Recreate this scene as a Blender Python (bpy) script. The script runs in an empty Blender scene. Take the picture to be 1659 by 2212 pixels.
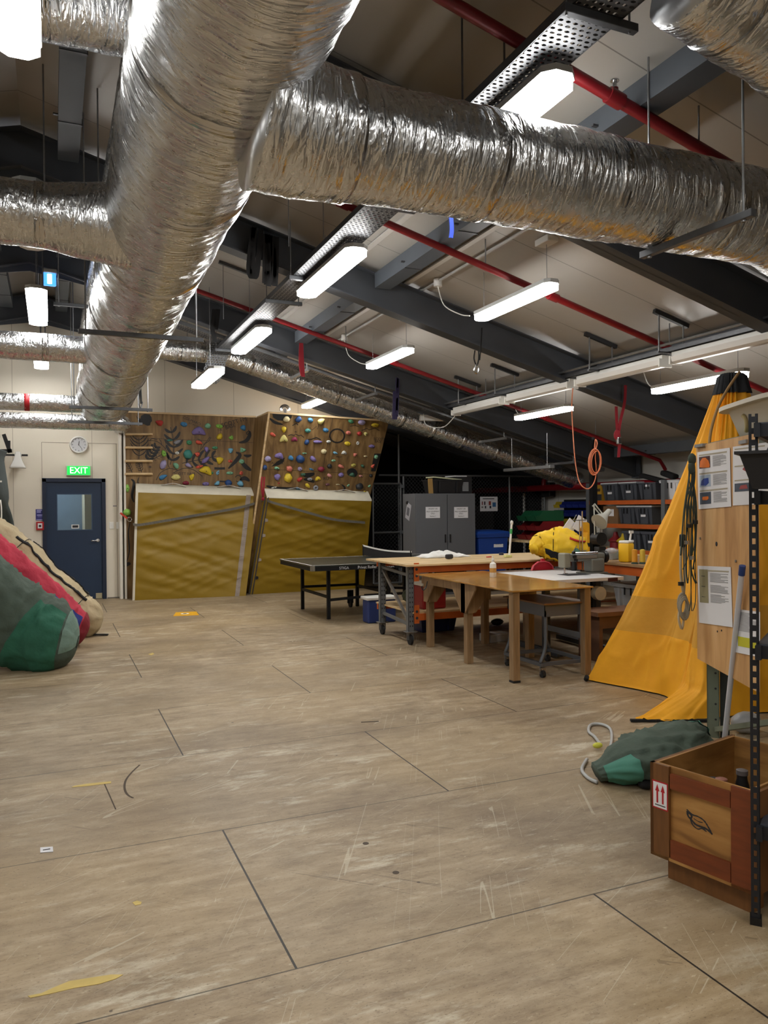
import bpy, bmesh, math, random
from mathutils import Vector, Matrix, noise
random.seed(7)
SC = bpy.context.scene
COL = SC.collection
R = math.radians
# ---------------------------------------------------------------- camera
CAM = Vector((-0.721, -2.449, 1.515)); FPX = 1674.8
YAW, PITCH, ROLL = R(23.165), R(-0.401), R(-0.5025)
_f = Vector((math.sin(YAW)*math.cos(PITCH), math.cos(YAW)*math.cos(PITCH), math.sin(PITCH)))
_r = Vector((math.cos(YAW), -math.sin(YAW), 0)); _u = _r.cross(_f)
RV = _r*math.cos(ROLL)+_u*math.sin(ROLL); UV_ = _u*math.cos(ROLL)-_r*math.sin(ROLL)
cam = bpy.data.objects.new('camera', bpy.data.cameras.new('camera')); COL.objects.link(cam)
cam.matrix_world = Matrix(((RV.x, UV_.x, -_f.x, CAM.x), (RV.y, UV_.y, -_f.y, CAM.y), (RV.z, UV_.z, -_f.z, CAM.z), (0, 0, 0, 1)))
cam.data.sensor_fit = 'VERTICAL'; cam.data.sensor_height = 36.0
cam.data.lens = FPX/2212*36.0; cam.data.clip_start = 0.05; cam.data.clip_end = 100
SC.camera = cam
# measured points of the room: sight lines met with a known height / depth
def ray(x, y): return _f + RV*((x-829.5)/FPX) - UV_*((y-1106)/FPX)
def az(x, y, z): d = ray(x, y); return CAM + d*((z-CAM.z)/d.z)
def ay(x, y, Y): d = ray(x, y); return CAM + d*((Y-CAM.y)/d.y)
def ax(x, y, X): d = ray(x, y); return CAM + d*((X-CAM.x)/d.x)
def apl(x, y, p, n):
    d = ray(x, y); return CAM + d*((Vector(p)-CAM).dot(n)/d.dot(n))
# ---------------------------------------------------------------- materials
def lin(c):
    return tuple(((v/255)/12.92 if v/255 <= .04045 else ((v/255+.055)/1.055)**2.4) for v in c)+(1,)
_M = {}
def mat(name, col, rough=.6, metal=0, var=0, scale=8, bump=0, bscale=60, emit=0, alpha=1, trans=0, coat=0, stretch=(1,1,1), col2=None, spec=.5, coord='Object'):
    if name in _M: return _M[name]
    m = bpy.data.materials.new(name); m.use_nodes = True; _M[name] = m
    nt = m.node_tree; b = nt.nodes['Principled BSDF']
    b.inputs['Base Color'].default_value = lin(col); b.inputs['Roughness'].default_value = rough
    b.inputs['Metallic'].default_value = metal; b.inputs['Specular IOR Level'].default_value = spec
    if coat: b.inputs['Coat Weight'].default_value = coat; b.inputs['Coat Roughness'].default_value = .15
    if alpha < 1: b.inputs['Alpha'].default_value = alpha
    if trans: b.inputs['Transmission Weight'].default_value = trans
    if emit: b.inputs['Emission Color'].default_value = lin(col); b.inputs['Emission Strength'].default_value = emit
    if var or bump:
        tc = nt.nodes.new('ShaderNodeTexCoord'); mp = nt.nodes.new('ShaderNodeMapping')
        mp.inputs['Scale'].default_value = stretch; nt.links.new(tc.outputs[coord], mp.inputs['Vector'])
    if var:
        n = nt.nodes.new('ShaderNodeTexNoise'); n.inputs['Scale'].default_value = scale; n.inputs['Detail'].default_value = 5
        nt.links.new(mp.outputs[0], n.inputs['Vector'])
        cr = nt.nodes.new('ShaderNodeValToRGB'); cr.color_ramp.elements[0].position = .3; cr.color_ramp.elements[1].position = .7
        c = lin(col); c2 = lin(col2) if col2 else tuple(v*(1-var) for v in c[:3])+(1,)
        cr.color_ramp.elements[0].color = c2; cr.color_ramp.elements[1].color = tuple(min(1, v*(1+var*.5)) for v in c[:3])+(1,)
        nt.links.new(n.outputs[0], cr.inputs[0]); nt.links.new(cr.outputs[0], b.inputs['Base Color'])
    if bump:
        n2 = nt.nodes.new('ShaderNodeTexNoise'); n2.inputs['Scale'].default_value = bscale; n2.inputs['Detail'].default_value = 4
        nt.links.new(mp.outputs[0], n2.inputs['Vector'])
        bp = nt.nodes.new('ShaderNodeBump'); bp.inputs['Strength'].default_value = bump; bp.inputs['Distance'].default_value = .02
        nt.links.new(n2.outputs[0], bp.inputs['Height']); nt.links.new(bp.outputs[0], b.inputs['Normal'])
    return m
def N(nt, typ, **kw):
    n = nt.nodes.new(typ)
    for k, v in kw.items():
        if hasattr(n, k): setattr(n, k, v)
        else: n.inputs[k].default_value = v
    return n
def MA(nt, op, a, b=None, c=None):
    n = nt.nodes.new('ShaderNodeMath'); n.operation = op
    for i, v in enumerate((a, b, c)):
        if v is None: continue
        if isinstance(v, (int, float)): n.inputs[i].default_value = v
        else: nt.links.new(v, n.inputs[i])
    return n.outputs[0]
def mixc(nt, fac, a, b):
    n = nt.nodes.new('ShaderNodeMix'); n.data_type = 'RGBA'
    for s, v in ((0, fac), (6, a), (7, b)):
        if isinstance(v, (int, float)): n.inputs[s].default_value = v
        elif isinstance(v, tuple): n.inputs[s].default_value = v
        else: nt.links.new(v, n.inputs[s])
    return n.outputs[2]
def ramp(nt, src, stops):
    cr = nt.nodes.new('ShaderNodeValToRGB'); e = cr.color_ramp.elements
    e[0].position, e[0].color = stops[0]; e[1].position, e[1].color = stops[-1]
    for p, c in stops[1:-1]:
        x = e.new(p); x.color = c
    nt.links.new(src, cr.inputs[0]); return cr.outputs[0]
# ---------------------------------------------------------------- objects
WL = {}
def reg(o, w): WL[o.name] = Vector(w)
def tag(o, label=None, cat=None, group=None, kind=None):
    if label: o['label'] = label
    if cat: o['category'] = cat
    if group: o['group'] = group
    if kind: o['kind'] = kind
    return o
def thing(name, label, cat, loc, group=None):
    o = bpy.data.objects.new(name, None); COL.objects.link(o); o.location = loc
    o.empty_display_size = .1; reg(o, loc); return tag(o, label, cat, group)
class MB:
    def __init__(s): s.bm = bmesh.new(); s.uv = s.bm.loops.layers.uv.new('uv')
    def box(s, c, d, rot=None, bevel=0):
        m = Matrix.Translation(Vector(c))
        if rot is not None: m = m @ (rot.to_4x4() if isinstance(rot, Matrix) else Matrix.Rotation(rot, 4, 'Z'))
        m = m @ Matrix.Diagonal((d[0], d[1], d[2], 1))
        r = bmesh.ops.create_cube(s.bm, size=1, matrix=m)
        if bevel:
            es = list({e for v in r['verts'] for e in v.link_edges})
            bmesh.ops.bevel(s.bm, geom=es, offset=bevel, segments=2, affect='EDGES', profile=.5)
        return s
    def box2(s, a, b, bevel=0):
        a, b = Vector(a), Vector(b); d = b-a
        return s.box((a+b)/2, (abs(d.x), abs(d.y), abs(d.z)), None, bevel)
    def bar(s, p0, p1, w, h, up=(0, 0, 1), bevel=0):
        p0, p1 = Vector(p0), Vector(p1); d = p1-p0; L = d.length; z = d.normalized()
        x = Vector(up).cross(z)
        if x.length < 1e-4: x = Vector((1, 0, 0)).cross(z)
        if x.length < 1e-4: x = Vector((0, 1, 0))
        x.normalize(); y = z.cross(x)
        m = Matrix((x, y, z)).transposed()
        return s.box((p0+p1)/2, (w, h, L), m, bevel)
    def cyl(s, p0, p1, r, r2=None, n=12, cap=True):
        p0, p1 = Vector(p0), Vector(p1); d = p1-p0; L = d.length
        q = Vector((0, 0, 1)).rotation_difference(d.normalized()).to_matrix().to_4x4()
        bmesh.ops.create_cone(s.bm, cap_ends=cap, segments=n, radius1=r, radius2=r if r2 is None else r2, depth=L, matrix=Matrix.Translation((p0+p1)/2) @ q)
        return s
    def sph(s, c, r, sc=(1, 1, 1), rot=None, sub=2):
        m = Matrix.Translation(Vector(c))
        if rot is not None: m = m @ rot.to_4x4()
        m = m @ Matrix.Diagonal((r*sc[0], r*sc[1], r*sc[2], 1))
        bmesh.ops.create_icosphere(s.bm, subdivisions=sub, radius=1, matrix=m); return s
    def grid(s, P, closed_u=False, closed_v=False):
        # P[i][j] points
        vs = [[s.bm.verts.new(p) for p in row] for row in P]
        ni, nj = len(P), len(P[0])
        for i in range(ni if closed_u else ni-1):
            for j in range(nj if closed_v else nj-1):
                i2, j2 = (i+1) % ni, (j+1) % nj
                try: f = s.bm.faces.new((vs[i][j], vs[i][j2], vs[i2][j2], vs[i2][j]))
                except ValueError: continue
                for l, (a, b) in zip(f.loops, ((i, j), (i, j+1), (i+1, j+1), (i+1, j))):
                    l[s.uv].uv = (a/(ni-1 or 1), b/(nj-1 or 1))
        return vs
    def tube(s, pts, r, n=8, cap=True, closed=False):
        pts = [Vector(p) for p in pts]; k = len(pts)
        rs = r if isinstance(r, (list, tuple)) else [r]*k
        rings = []; px = None; L = 0; Ls = []
        for i, p in enumerate(pts):
            if closed: t = pts[(i+1) % k]-pts[i-1]
            else: t = pts[min(i+1, k-1)]-pts[max(i-1, 0)]
            t.normalize()
            if px is None:
                px = Vector((0, 0, 1)).cross(t)
                if px.length < 1e-3: px = Vector((1, 0, 0)).cross(t)
            px = (px - t*px.dot(t)); px.normalize(); py = t.cross(px)
            rings.append([s.bm.verts.new(p+px*(rs[i]*math.cos(a))+py*(rs[i]*math.sin(a))) for a in [2*math.pi*q/n for q in range(n)]])
            if i: L += (p-pts[i-1]).length
            Ls.append(L)
        for i in range(k if closed else k-1):
            for j in range(n):
                i2, j2 = (i+1) % k, (j+1) % n
                f = s.bm.faces.new((rings[i][j], rings[i][j2], rings[i2][j2], rings[i2][j]))
                for l, (a, b) in zip(f.loops, ((Ls[i], j), (Ls[i], j+1), (Ls[i2], j+1), (Ls[i2], j))):
                    l[s.uv].uv = (a, b/n*2*math.pi*rs[i])
        if cap and not closed:
            s.bm.faces.new(rings[0][::-1]); s.bm.faces.new(rings[-1])
        return s
    def lathe(s, c, prof, n=20, axis=None):
        q = Matrix.Identity(3) if axis is None else Vector((0, 0, 1)).rotation_difference(Vector(axis).normalized()).to_matrix()
        P = [[Vector(c)+q @ Vector((r*math.cos(a), r*math.sin(a), z)) for a in [2*math.pi*k/n for k in range(n)]] for r, z in prof]
        v = s.grid(P, closed_v=True)
        if prof[0][0] > 1e-4: s.bm.faces.new(v[0][::-1])
        if prof[-1][0] > 1e-4: s.bm.faces.new(v[-1])
        return s
    def prism(s, poly, ext):
        # poly: world points of a planar outline; ext: extrusion vector
        a = [s.bm.verts.new(Vector(p)) for p in poly]; b = [s.bm.verts.new(Vector(p)+Vector(ext)) for p in poly]
        n = len(poly); s.bm.faces.new(a); s.bm.faces.new(b[::-1])
        for i in range(n): s.bm.faces.new((a[i], b[i], b[(i+1) % n], a[(i+1) % n]))
        return s
    def build(s, name, m, parent=None, label=None, cat=None, group=None, kind=None, smooth=False, solid=0, sub=0, origin=None):
        bm = s.bm
        bmesh.ops.remove_doubles(bm, verts=bm.verts, dist=1e-6)
        bmesh.ops.recalc_face_normals(bm, faces=bm.faces)
        xs = [v.co for v in bm.verts]
        lo = Vector((min(v.x for v in xs), min(v.y for v in xs), min(v.z for v in xs)))
        hi = Vector((max(v.x for v in xs), max(v.y for v in xs), max(v.z for v in xs)))
        o0 = Vector(origin) if origin is not None else Vector(((lo.x+hi.x)/2, (lo.y+hi.y)/2, lo.z))
        bmesh.ops.translate(bm, verts=bm.verts, vec=-o0)
        me = bpy.data.meshes.new(name); bm.to_mesh(me); bm.free()
        if smooth:
            for p in me.polygons: p.use_smooth = True
            if smooth != 'all':
                me.set_sharp_from_angle(angle=R(smooth if isinstance(smooth, (int, float)) and smooth is not True else 40))
        for mm in (m if isinstance(m, list) else [m]): me.materials.append(mm)
        o = bpy.data.objects.new(name, me); COL.objects.link(o)
        if parent is not None:
            o.parent = parent; o.location = o0-WL[parent.name]
        else: o.location = o0
        reg(o, o0)
        if solid:
            md = o.modifiers.new('solid', 'SOLIDIFY'); md.thickness = solid; md.offset = 0
        if sub:
            md = o.modifiers.new('sub', 'SUBSURF'); md.levels = sub; md.render_levels = sub
        return tag(o, label, cat, group, kind)
def copy_tree(o, parent=None):
    c = o.copy(); COL.objects.link(c)
    if parent is not None: c.parent = parent
    for ch in list(o.children): copy_tree(ch, c)
    return c
def text(name, s, size, o, xdir, ydir, m, parent, depth=.002, align='CENTER', sx=1.0):
    cu = bpy.data.curves.new(name, 'FONT'); cu.body = s; cu.size = size; cu.align_x = align; cu.align_y = 'CENTER'; cu.extrude = depth/2; cu.resolution_u = 3
    tmp = bpy.data.objects.new('t', cu); COL.objects.link(tmp)
    bpy.context.view_layer.update()
    me = bpy.data.meshes.new_from_object(tmp.evaluated_get(bpy.context.evaluated_depsgraph_get()))
    bpy.data.objects.remove(tmp)
    x = Vector(xdir).normalized(); y = Vector(ydir).normalized(); z = x.cross(y)
    mt = Matrix((x*sx, y, z)).transposed().to_4x4()
    me.transform(mt); me.materials.clear(); me.materials.append(m)
    ob = bpy.data.objects.new(name, me); COL.objects.link(ob); ob.parent = parent; ob.location = Vector(o)-WL[parent.name]; reg(ob, o)
    return ob
def arc(c, u, v, r, a0, a1, n=10):
    c, u, v = Vector(c), Vector(u), Vector(v)
    return [c+u*(r*math.cos(a0+(a1-a0)*i/n))+v*(r*math.sin(a0+(a1-a0)*i/n)) for i in range(n+1)]
def bez(ps, n=12):
    # Catmull-Rom through ps
    ps = [Vector(p) for p in ps]; out = []
    for i in range(len(ps)-1):
        p0, p1, p2, p3 = ps[max(i-1, 0)], ps[i], ps[i+1], ps[min(i+2, len(ps)-1)]
        for k in range(n):
            t = k/n
            out.append(.5*((2*p1)+(p2-p0)*t+(2*p0-5*p1+4*p2-p3)*t*t+(3*p1-p0-3*p2+p3)*t**3))
    out.append(ps[-1]); return out
def ordn(i): return ['first', 'second', 'third', 'fourth', 'fifth', 'sixth', 'seventh', 'eighth', 'ninth', 'tenth', 'eleventh', 'twelfth', 'thirteenth'][i]
# common materials
STEEL = mat('painted_steel', (66, 70, 77), .5, 0, .12, 3)
PURL = mat('purlin_grey', (78, 84, 92), .5, 0, .1, 3)
GALV = mat('galvanised', (150, 152, 155), .4, .85, .15, 20)
DGALV = mat('dark_galvanised', (96, 98, 102), .45, .7, .15, 20)
BLACK = mat('black_plastic', (14, 14, 16), .45)
BLKF = mat('black_fabric', (12, 12, 15), .85)
WHITE = mat('white_plastic', (226, 226, 222), .4)
PAPER = mat('paper', (222, 222, 226), .7)
INK = mat('ink', (40, 40, 44), .8)
GREYINK = mat('grey_print', (128, 128, 132), .8)
RED = mat('pipe_red', (122, 16, 26), .4)
REDF = mat('red_webbing', (128, 16, 30), .85)
CHROME = mat('chrome', (200, 202, 206), .2, 1)
RUBBER = mat('rubber', (22, 22, 24), .7)
ORANGE = mat('rack_orange', (186, 88, 30), .5, 0, .12, 6)
CARD = mat('cardboard', (122, 92, 62), .85, 0, .12, 5)
# ================================================================ SETTING
SL, RX, RZ = .271, -.95, 4.64          # roof slope, ridge x, height of rafter undersides at the ridge
def zb(x, dz=0): return RZ - SL*abs(x-RX) + dz
def roofpt(x, y, dz):                   # sight line met with the right-hand roof slope
    d = ray(x, y); n = Vector((SL, 0, 1)); return CAM + d*(((RZ+dz+SL*RX)-n.dot(CAM))/n.dot(d))
XR, XL, YB, YF = 8.85, -10.7, 11.45, -6.5
def floor_material():
    m = bpy.data.materials.new('worn_plywood_floor'); m.use_nodes = True; nt = m.node_tree; b = nt.nodes['Principled BSDF']
    g = N(nt, 'ShaderNodeNewGeometry'); sp = N(nt, 'ShaderNodeSeparateXYZ'); nt.links.new(g.outputs['Position'], sp.inputs[0])
    X, Y = sp.outputs[0], sp.outputs[1]
    def noise_tex(sx, sy, scale, detail=5, rough=.6, off=0):
        cb = N(nt, 'ShaderNodeCombineXYZ'); nt.links.new(MA(nt, 'MULTIPLY', X, sx), cb.inputs[0]); nt.links.new(MA(nt, 'MULTIPLY', Y, sy), cb.inputs[1]); cb.inputs[2].default_value = off
        n = N(nt, 'ShaderNodeTexNoise'); n.inputs['Scale'].default_value = scale; n.inputs['Detail'].default_value = detail; n.inputs['Roughness'].default_value = rough
        nt.links.new(cb.outputs[0], n.inputs['Vector']); return n.outputs[0]
    row = MA(nt, 'DIVIDE', Y, 1.2); fr = MA(nt, 'FRACT', row); ri = MA(nt, 'FLOOR', row)
    par = MA(nt, 'MULTIPLY', MA(nt, 'ABSOLUTE', MA(nt, 'MODULO', ri, 2)), .5)
    col = MA(nt, 'ADD', MA(nt, 'DIVIDE', X, 2.4), par); fc = MA(nt, 'FRACT', col); ci = MA(nt, 'FLOOR', col)
    dy = MA(nt, 'MULTIPLY', MA(nt, 'MINIMUM', fr, MA(nt, 'SUBTRACT', 1, fr)), 1.2)
    dx = MA(nt, 'MULTIPLY', MA(nt, 'MINIMUM', fc, MA(nt, 'SUBTRACT', 1, fc)), 2.4)
    # seams between the sheets; the long ones are partly filled with dirt
    wy = MA(nt, 'ADD', .0008, MA(nt, 'MULTIPLY', noise_tex(1, 1, 1.3), .0055))
    seam = MA(nt, 'MAXIMUM', MA(nt, 'LESS_THAN', dx, .0042), MA(nt, 'MULTIPLY', MA(nt, 'LESS_THAN', dy, wy), .75))
    cid = N(nt, 'ShaderNodeCombineXYZ'); nt.links.new(ri, cid.inputs[0]); nt.links.new(ci, cid.inputs[1])
    wn = N(nt, 'ShaderNodeTexWhiteNoise'); nt.links.new(cid.outputs[0], wn.inputs['Vector'])
    grain = noise_tex(.75, 3.8, 3.2, 10, .72); blotch = noise_tex(1, 1.3, 1.1, 6, .6, 3); fine = noise_tex(2.2, 7, 16, 4, .7, 7); scuff = noise_tex(.9, 3.0, 2.6, 9, .75, 11); scuff2 = noise_tex(1, 1, 1.0, 3, .5, 15)
    c = ramp(nt, grain, [(.3, lin((112, 93, 69))), (.43, lin((148, 129, 102))), (.56, lin((166, 148, 122))), (.7, lin((190, 175, 152)))])
    c = mixc(nt, MA(nt, 'MULTIPLY', MA(nt, 'GREATER_THAN', fine, .6), .35), c, lin((96, 76, 52)))
    dark = ramp(nt, blotch, [(.36, (1, 1, 1, 1)), (.56, (0, 0, 0, 1))])
    c = mixc(nt, MA(nt, 'MULTIPLY', dark, .55), c, lin((104, 86, 64)))
    mot = noise_tex(1, 1.6, 7, 6, .7, 41); c = mixc(nt, MA(nt, 'MULTIPLY', ramp(nt, mot, [(.5, (0, 0, 0, 1)), (.66, (1, 1, 1, 1))]), .4), c, lin((92, 74, 54)))
    warm = noise_tex(.8, 1.2, .8, 3, .5, 51); c = mixc(nt, MA(nt, 'MULTIPLY', ramp(nt, warm, [(.45, (0, 0, 0, 1)), (.62, (1, 1, 1, 1))]), .3), c, lin((166, 142, 102)))
    light = MA(nt, 'MULTIPLY', ramp(nt, scuff, [(.54, (0, 0, 0, 1)), (.66, (1, 1, 1, 1))]), ramp(nt, scuff2, [(.42, (0, 0, 0, 1)), (.60, (1, 1, 1, 1))]))
    c = mixc(nt, MA(nt, 'MULTIPLY', light, .8), c, lin((206, 198, 178)))
    c = mixc(nt, MA(nt, 'MULTIPLY', wn.outputs[0], .22), c, lin((120, 108, 92)))
    sp1 = noise_tex(5, 8, 16, 3, .6, 61); c = mixc(nt, MA(nt, 'MULTIPLY', ramp(nt, sp1, [(.62, (0, 0, 0, 1)), (.68, (1, 1, 1, 1))]), .55), c, lin((78, 62, 46)))
    sp2 = noise_tex(3, 6, 8, 4, .7, 71); c = mixc(nt, MA(nt, 'MULTIPLY', ramp(nt, sp2, [(.62, (0, 0, 0, 1)), (.72, (1, 1, 1, 1))]), .45), c, lin((206, 194, 168)))
    # scratches: thin iso-lines of a stretched noise, in two directions
    for ang, off in ((.55, 21), (-.75, 33), (1.1, 47)):
        ca, sa = math.cos(ang), math.sin(ang)
        u = MA(nt, 'ADD', MA(nt, 'MULTIPLY', X, ca), MA(nt, 'MULTIPLY', Y, sa)); v = MA(nt, 'SUBTRACT', MA(nt, 'MULTIPLY', Y, ca), MA(nt, 'MULTIPLY', X, sa))
        cb = N(nt, 'ShaderNodeCombineXYZ'); nt.links.new(MA(nt, 'MULTIPLY', u, .10), cb.inputs[0]); nt.links.new(MA(nt, 'MULTIPLY', v, 4.5), cb.inputs[1]); cb.inputs[2].default_value = off
        n = N(nt, 'ShaderNodeTexNoise'); n.inputs['Scale'].default_value = 2.2; n.inputs['Detail'].default_value = 1; nt.links.new(cb.outputs[0], n.inputs['Vector'])
        ln = MA(nt, 'LESS_THAN', MA(nt, 'ABSOLUTE', MA(nt, 'SUBTRACT', n.outputs[0], .5)), .0035)
        msk = MA(nt, 'GREATER_THAN', noise_tex(1, 1, 2.6, 2, .5, off+2), .58)
        c = mixc(nt, MA(nt, 'MULTIPLY', MA(nt, 'MULTIPLY', ln, msk), .34), c, lin((205, 198, 178)) if ang > 0 else lin((60, 48, 36)))
    # screw heads and dents
    vo = N(nt, 'ShaderNodeTexVoronoi'); vo.inputs['Scale'].default_value = 3.1; nt.links.new(g.outputs['Position'], vo.inputs['Vector'])
    c = mixc(nt, MA(nt, 'MULTIPLY', MA(nt, 'LESS_THAN', vo.outputs['Distance'], .028), .75), c, lin((60, 48, 38)))
    c = mixc(nt, MA(nt, 'MULTIPLY', seam, .97), c, lin((20, 16, 12)))
    nt.links.new(c, b.inputs['Base Color'])
    rg = N(nt, 'ShaderNodeMapRange'); rg.inputs[3].default_value = .34; rg.inputs[4].default_value = .62; nt.links.new(grain, rg.inputs[0]); nt.links.new(rg.outputs[0], b.inputs['Roughness'])
    bp = N(nt, 'ShaderNodeBump'); bp.inputs['Strength'].default_value = .25; bp.inputs['Distance'].default_value = .004
    nt.links.new(MA(nt, 'SUBTRACT', grain, MA(nt, 'MULTIPLY', seam, .8)), bp.inputs['Height']); nt.links.new(bp.outputs[0], b.inputs['Normal'])
    b.inputs['Specular IOR Level'].default_value = .35
    return m
def panel_material(name, col, step, axis, seamcol, width=.004, rough=.6, var=.06, off=0.):
    m = bpy.data.materials.new(name); m.use_nodes = True; nt = m.node_tree; b = nt.nodes['Principled BSDF']
    g = N(nt, 'ShaderNodeNewGeometry'); sp = N(nt, 'ShaderNodeSeparateXYZ'); nt.links.new(g.outputs['Position'], sp.inputs[0])
    f = MA(nt, 'FRACT', MA(nt, 'ADD', MA(nt, 'DIVIDE', sp.outputs[axis], step), off)); d = MA(nt, 'MULTIPLY', MA(nt, 'MINIMUM', f, MA(nt, 'SUBTRACT', 1, f)), step)
    n = N(nt, 'ShaderNodeTexNoise'); n.inputs['Scale'].default_value = 1.2; n.inputs['Detail'].default_value = 5; nt.links.new(g.outputs['Position'], n.inputs['Vector'])
    c = ramp(nt, n.outputs[0], [(.3, tuple(v*(1-var) for v in lin(col)[:3])+(1,)), (.7, lin(col))])
    c = mixc(nt, MA(nt, 'LESS_THAN', d, width), c, lin(seamcol)); nt.links.new(c, b.inputs['Base Color']); b.inputs['Roughness'].default_value = rough
    return m
YR = 14.6       # the dark store bay behind the cage is deeper than the rest
XC = 4.62       # where the cream end wall stops
m = MB(); m.box2((XL-.1, YF-.1, -.1), (XR+.1, YR+.1, 0)); m.build('floor', floor_material(), kind='structure')
CREAM = panel_material('cream_panel_wall', (222, 215, 200), 1.2, 0, (168, 160, 146), .004, .55, .05, .08)
GREYW = panel_material('grey_white_panel_wall', (196, 194, 188), 1.2, 1, (140, 138, 132), .005, .6, .06)
DARKW = mat('store_wall_shade', (30, 30, 34), .8, 0, .1, 2)  # near-black colour stands in for the darkness of the unlit bay
# end wall with its doorway
dl, dr, dt = -.86, .10, 2.02
m = MB()
m.box2((XL, YB, 0), (dl, YB+.12, 5.2)); m.box2((dr, YB, 0), (XC, YB+.12, 5.2)); m.box2((dl, YB, dt), (dr, YB+.12, 5.2))
m.build('wall_back', CREAM, kind='structure')
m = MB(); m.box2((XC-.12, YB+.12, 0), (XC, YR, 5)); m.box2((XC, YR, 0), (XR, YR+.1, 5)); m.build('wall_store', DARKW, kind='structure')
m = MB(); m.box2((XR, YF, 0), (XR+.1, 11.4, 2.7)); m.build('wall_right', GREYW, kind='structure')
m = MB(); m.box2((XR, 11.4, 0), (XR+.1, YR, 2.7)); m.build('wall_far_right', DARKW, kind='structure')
m = MB(); m.box2((XL-.1, YF, 0), (XL, YB, 2.8)); m.build('wall_left', GREYW, kind='structure')
m = MB(); m.box2((XL, YF-.1, 0), (XR, YF, 5.2)); m.build('wall_front', GREYW, kind='structure')
CEIL = panel_material('ceiling_panels', (176, 172, 166), 1.2, 1, (120, 117, 112), .005, .33, .05)
for nm, xa in (('ceiling_right', XR+.2), ('ceiling_left', XL-.2)):
    z0, z1 = RZ+.42, zb(xa, .42)
    P = [(RX, YF-.1, z0), (xa, YF-.1, z1), (xa, YB+.1 if xa < 0 else YR+.1, z1), (RX, YB+.1 if xa < 0 else YR+.1, z0)]
    m = MB(); m.prism(P, (0, 0, .06)); m.build(nm, CEIL, kind='structure')
# room seen through the door pane
m = MB(); m.box2((-2.2, YB+1.9, 0), (1.6, YB+2.0, 3)); m.build('wall_corridor', mat('corridor_wall', (120, 140, 158), .6, 0, .15, 3), kind='structure')
m = MB(); m.box2((-.2, YB+.6, 0), (.3, YB+1.9, 3)); m.build('trim_corridor', mat('corridor_cream', (226, 214, 180), .6), kind='structure')
m = MB(); m.box2((-2.2, YB+.12, 2.6), (1.6, YB+2, 2.7)); m.build('ceiling_corridor', GREYW, kind='structure')
m = MB(); m.box2((-1.5, YB+.7, 2.56), (-.9, YB+1.3, 2.6)); m.build('ceiling_light', mat('corridor_fill_lamp', (236, 244, 255), .5, emit=16), None, 'unseen lit panel added to light the corridor behind the door pane', 'light')  # unseen lamp added to brighten the corridor behind the pane
# ---- door
BLUE = mat('door_blue', (20, 44, 72), .45, 0, .06, 4); DKBLUE = mat('frame_blue', (13, 30, 54), .4)
door = thing('door_1', 'dark blue flush door with small glazed window under the green exit sign', 'door', ((dl+dr)/2, YB, 0)); door['kind'] = 'structure'
m = MB(); fw = .05
m.box2((dl-.01, YB-.03, 0), (dl+fw, YB+.1, dt)); m.box2((dr-fw, YB-.03, 0), (dr+.01, YB+.1, dt)); m.box2((dl-.01, YB-.03, dt-fw), (dr+.01, YB+.1, dt+.01)); m.build('door_frame', DKBLUE, door)
wx0, wx1, wz0, wz1 = -.64, -.115, 1.175, 1.76
m = MB(); y0, y1 = YB+.012, YB+.055; a, b_ = dl+fw, dr-fw
m.box2((a, y0, .012), (b_, y1, wz0)); m.box2((a, y0, wz1), (b_, y1, dt-fw)); m.box2((a, y0, wz0), (wx0, y1, wz1)); m.box2((wx1, y0, wz0), (b_, y1, wz1)); m.build('door_leaf', BLUE, door)
m = MB()
for A, B in (((wx0-.012, wz0-.012), (wx1+.012, wz0)), ((wx0-.012, wz1), (wx1+.012, wz1+.012)), ((wx0-.012, wz0), (wx0, wz1)), ((wx1, wz0), (wx1+.012, wz1))): m.box2((A[0], y0-.008, A[1]), (B[0], y0, B[1]))
m.build('window_bead', mat('bead_blue', (60, 84, 110), .4), door)
m = MB(); m.box2((wx0, YB+.03, wz0), (wx1, YB+.036, wz1)); m.build('window_pane', mat('pane_glass', (225, 238, 245), .03, trans=1, spec=.5), door)
m = MB(); m.cyl((-.02, YB+.012, .99), (-.02, YB-.004, .99), .028, n=16); m.cyl((-.02, YB-.004, .99), (-.02, YB-.05, .99), .011); m.bar((-.02, YB-.048, .99), (-.13, YB-.048, .985), .02, .016, bevel=.004); m.build('door_handle', CHROME, door, smooth=True)
m = MB(); m.box2((-.06, YB+.008, .012), (.04, YB+.0118, .1)); m.build('kick_plate', mat('brass_plate', (176, 168, 140), .4, .4), door)
m = MB(); m.box2((-.43, YB+.022, wz0+.02), (-.31, YB+.027, wz0+.085)); st = m.build('window_sticker', WHITE, door)
m = MB(); m.box2((-.415, YB+.020, wz0+.033), (-.325, YB+.0218, wz0+.072)); m.build('window_sticker', INK, door)
# corner trims
m = MB(); m.box2((.315, YB-.2, 0), (.36, YB, 3.0)); m.build('trim_1', mat('trim_white', (226, 222, 212), .5), kind='structure')
m = MB(); m.box2((dr+.02, YB-.006, 0), (.315, YB, .02)); m.build('trim_2', mat('trim_shadow', (110, 104, 96), .6), kind='structure')  # low warm grey strip along the foot of the wall
for i, (x, z0, z1) in enumerate([(-.87, 2.02, 2.62), (.29, 0, 2.62)]):
    m = MB(); m.box2((x-.004, YB-.004, z0), (x+.004, YB, z1)); m.build('trim_%d' % (3+i), mat('trim_seam', (150, 142, 128), .6), kind='structure')
m = MB(); m.box2((-.87, YB-.004, 2.616), (.3, YB, 2.624)); m.build('trim_5', _M['trim_seam'], kind='structure')
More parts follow.
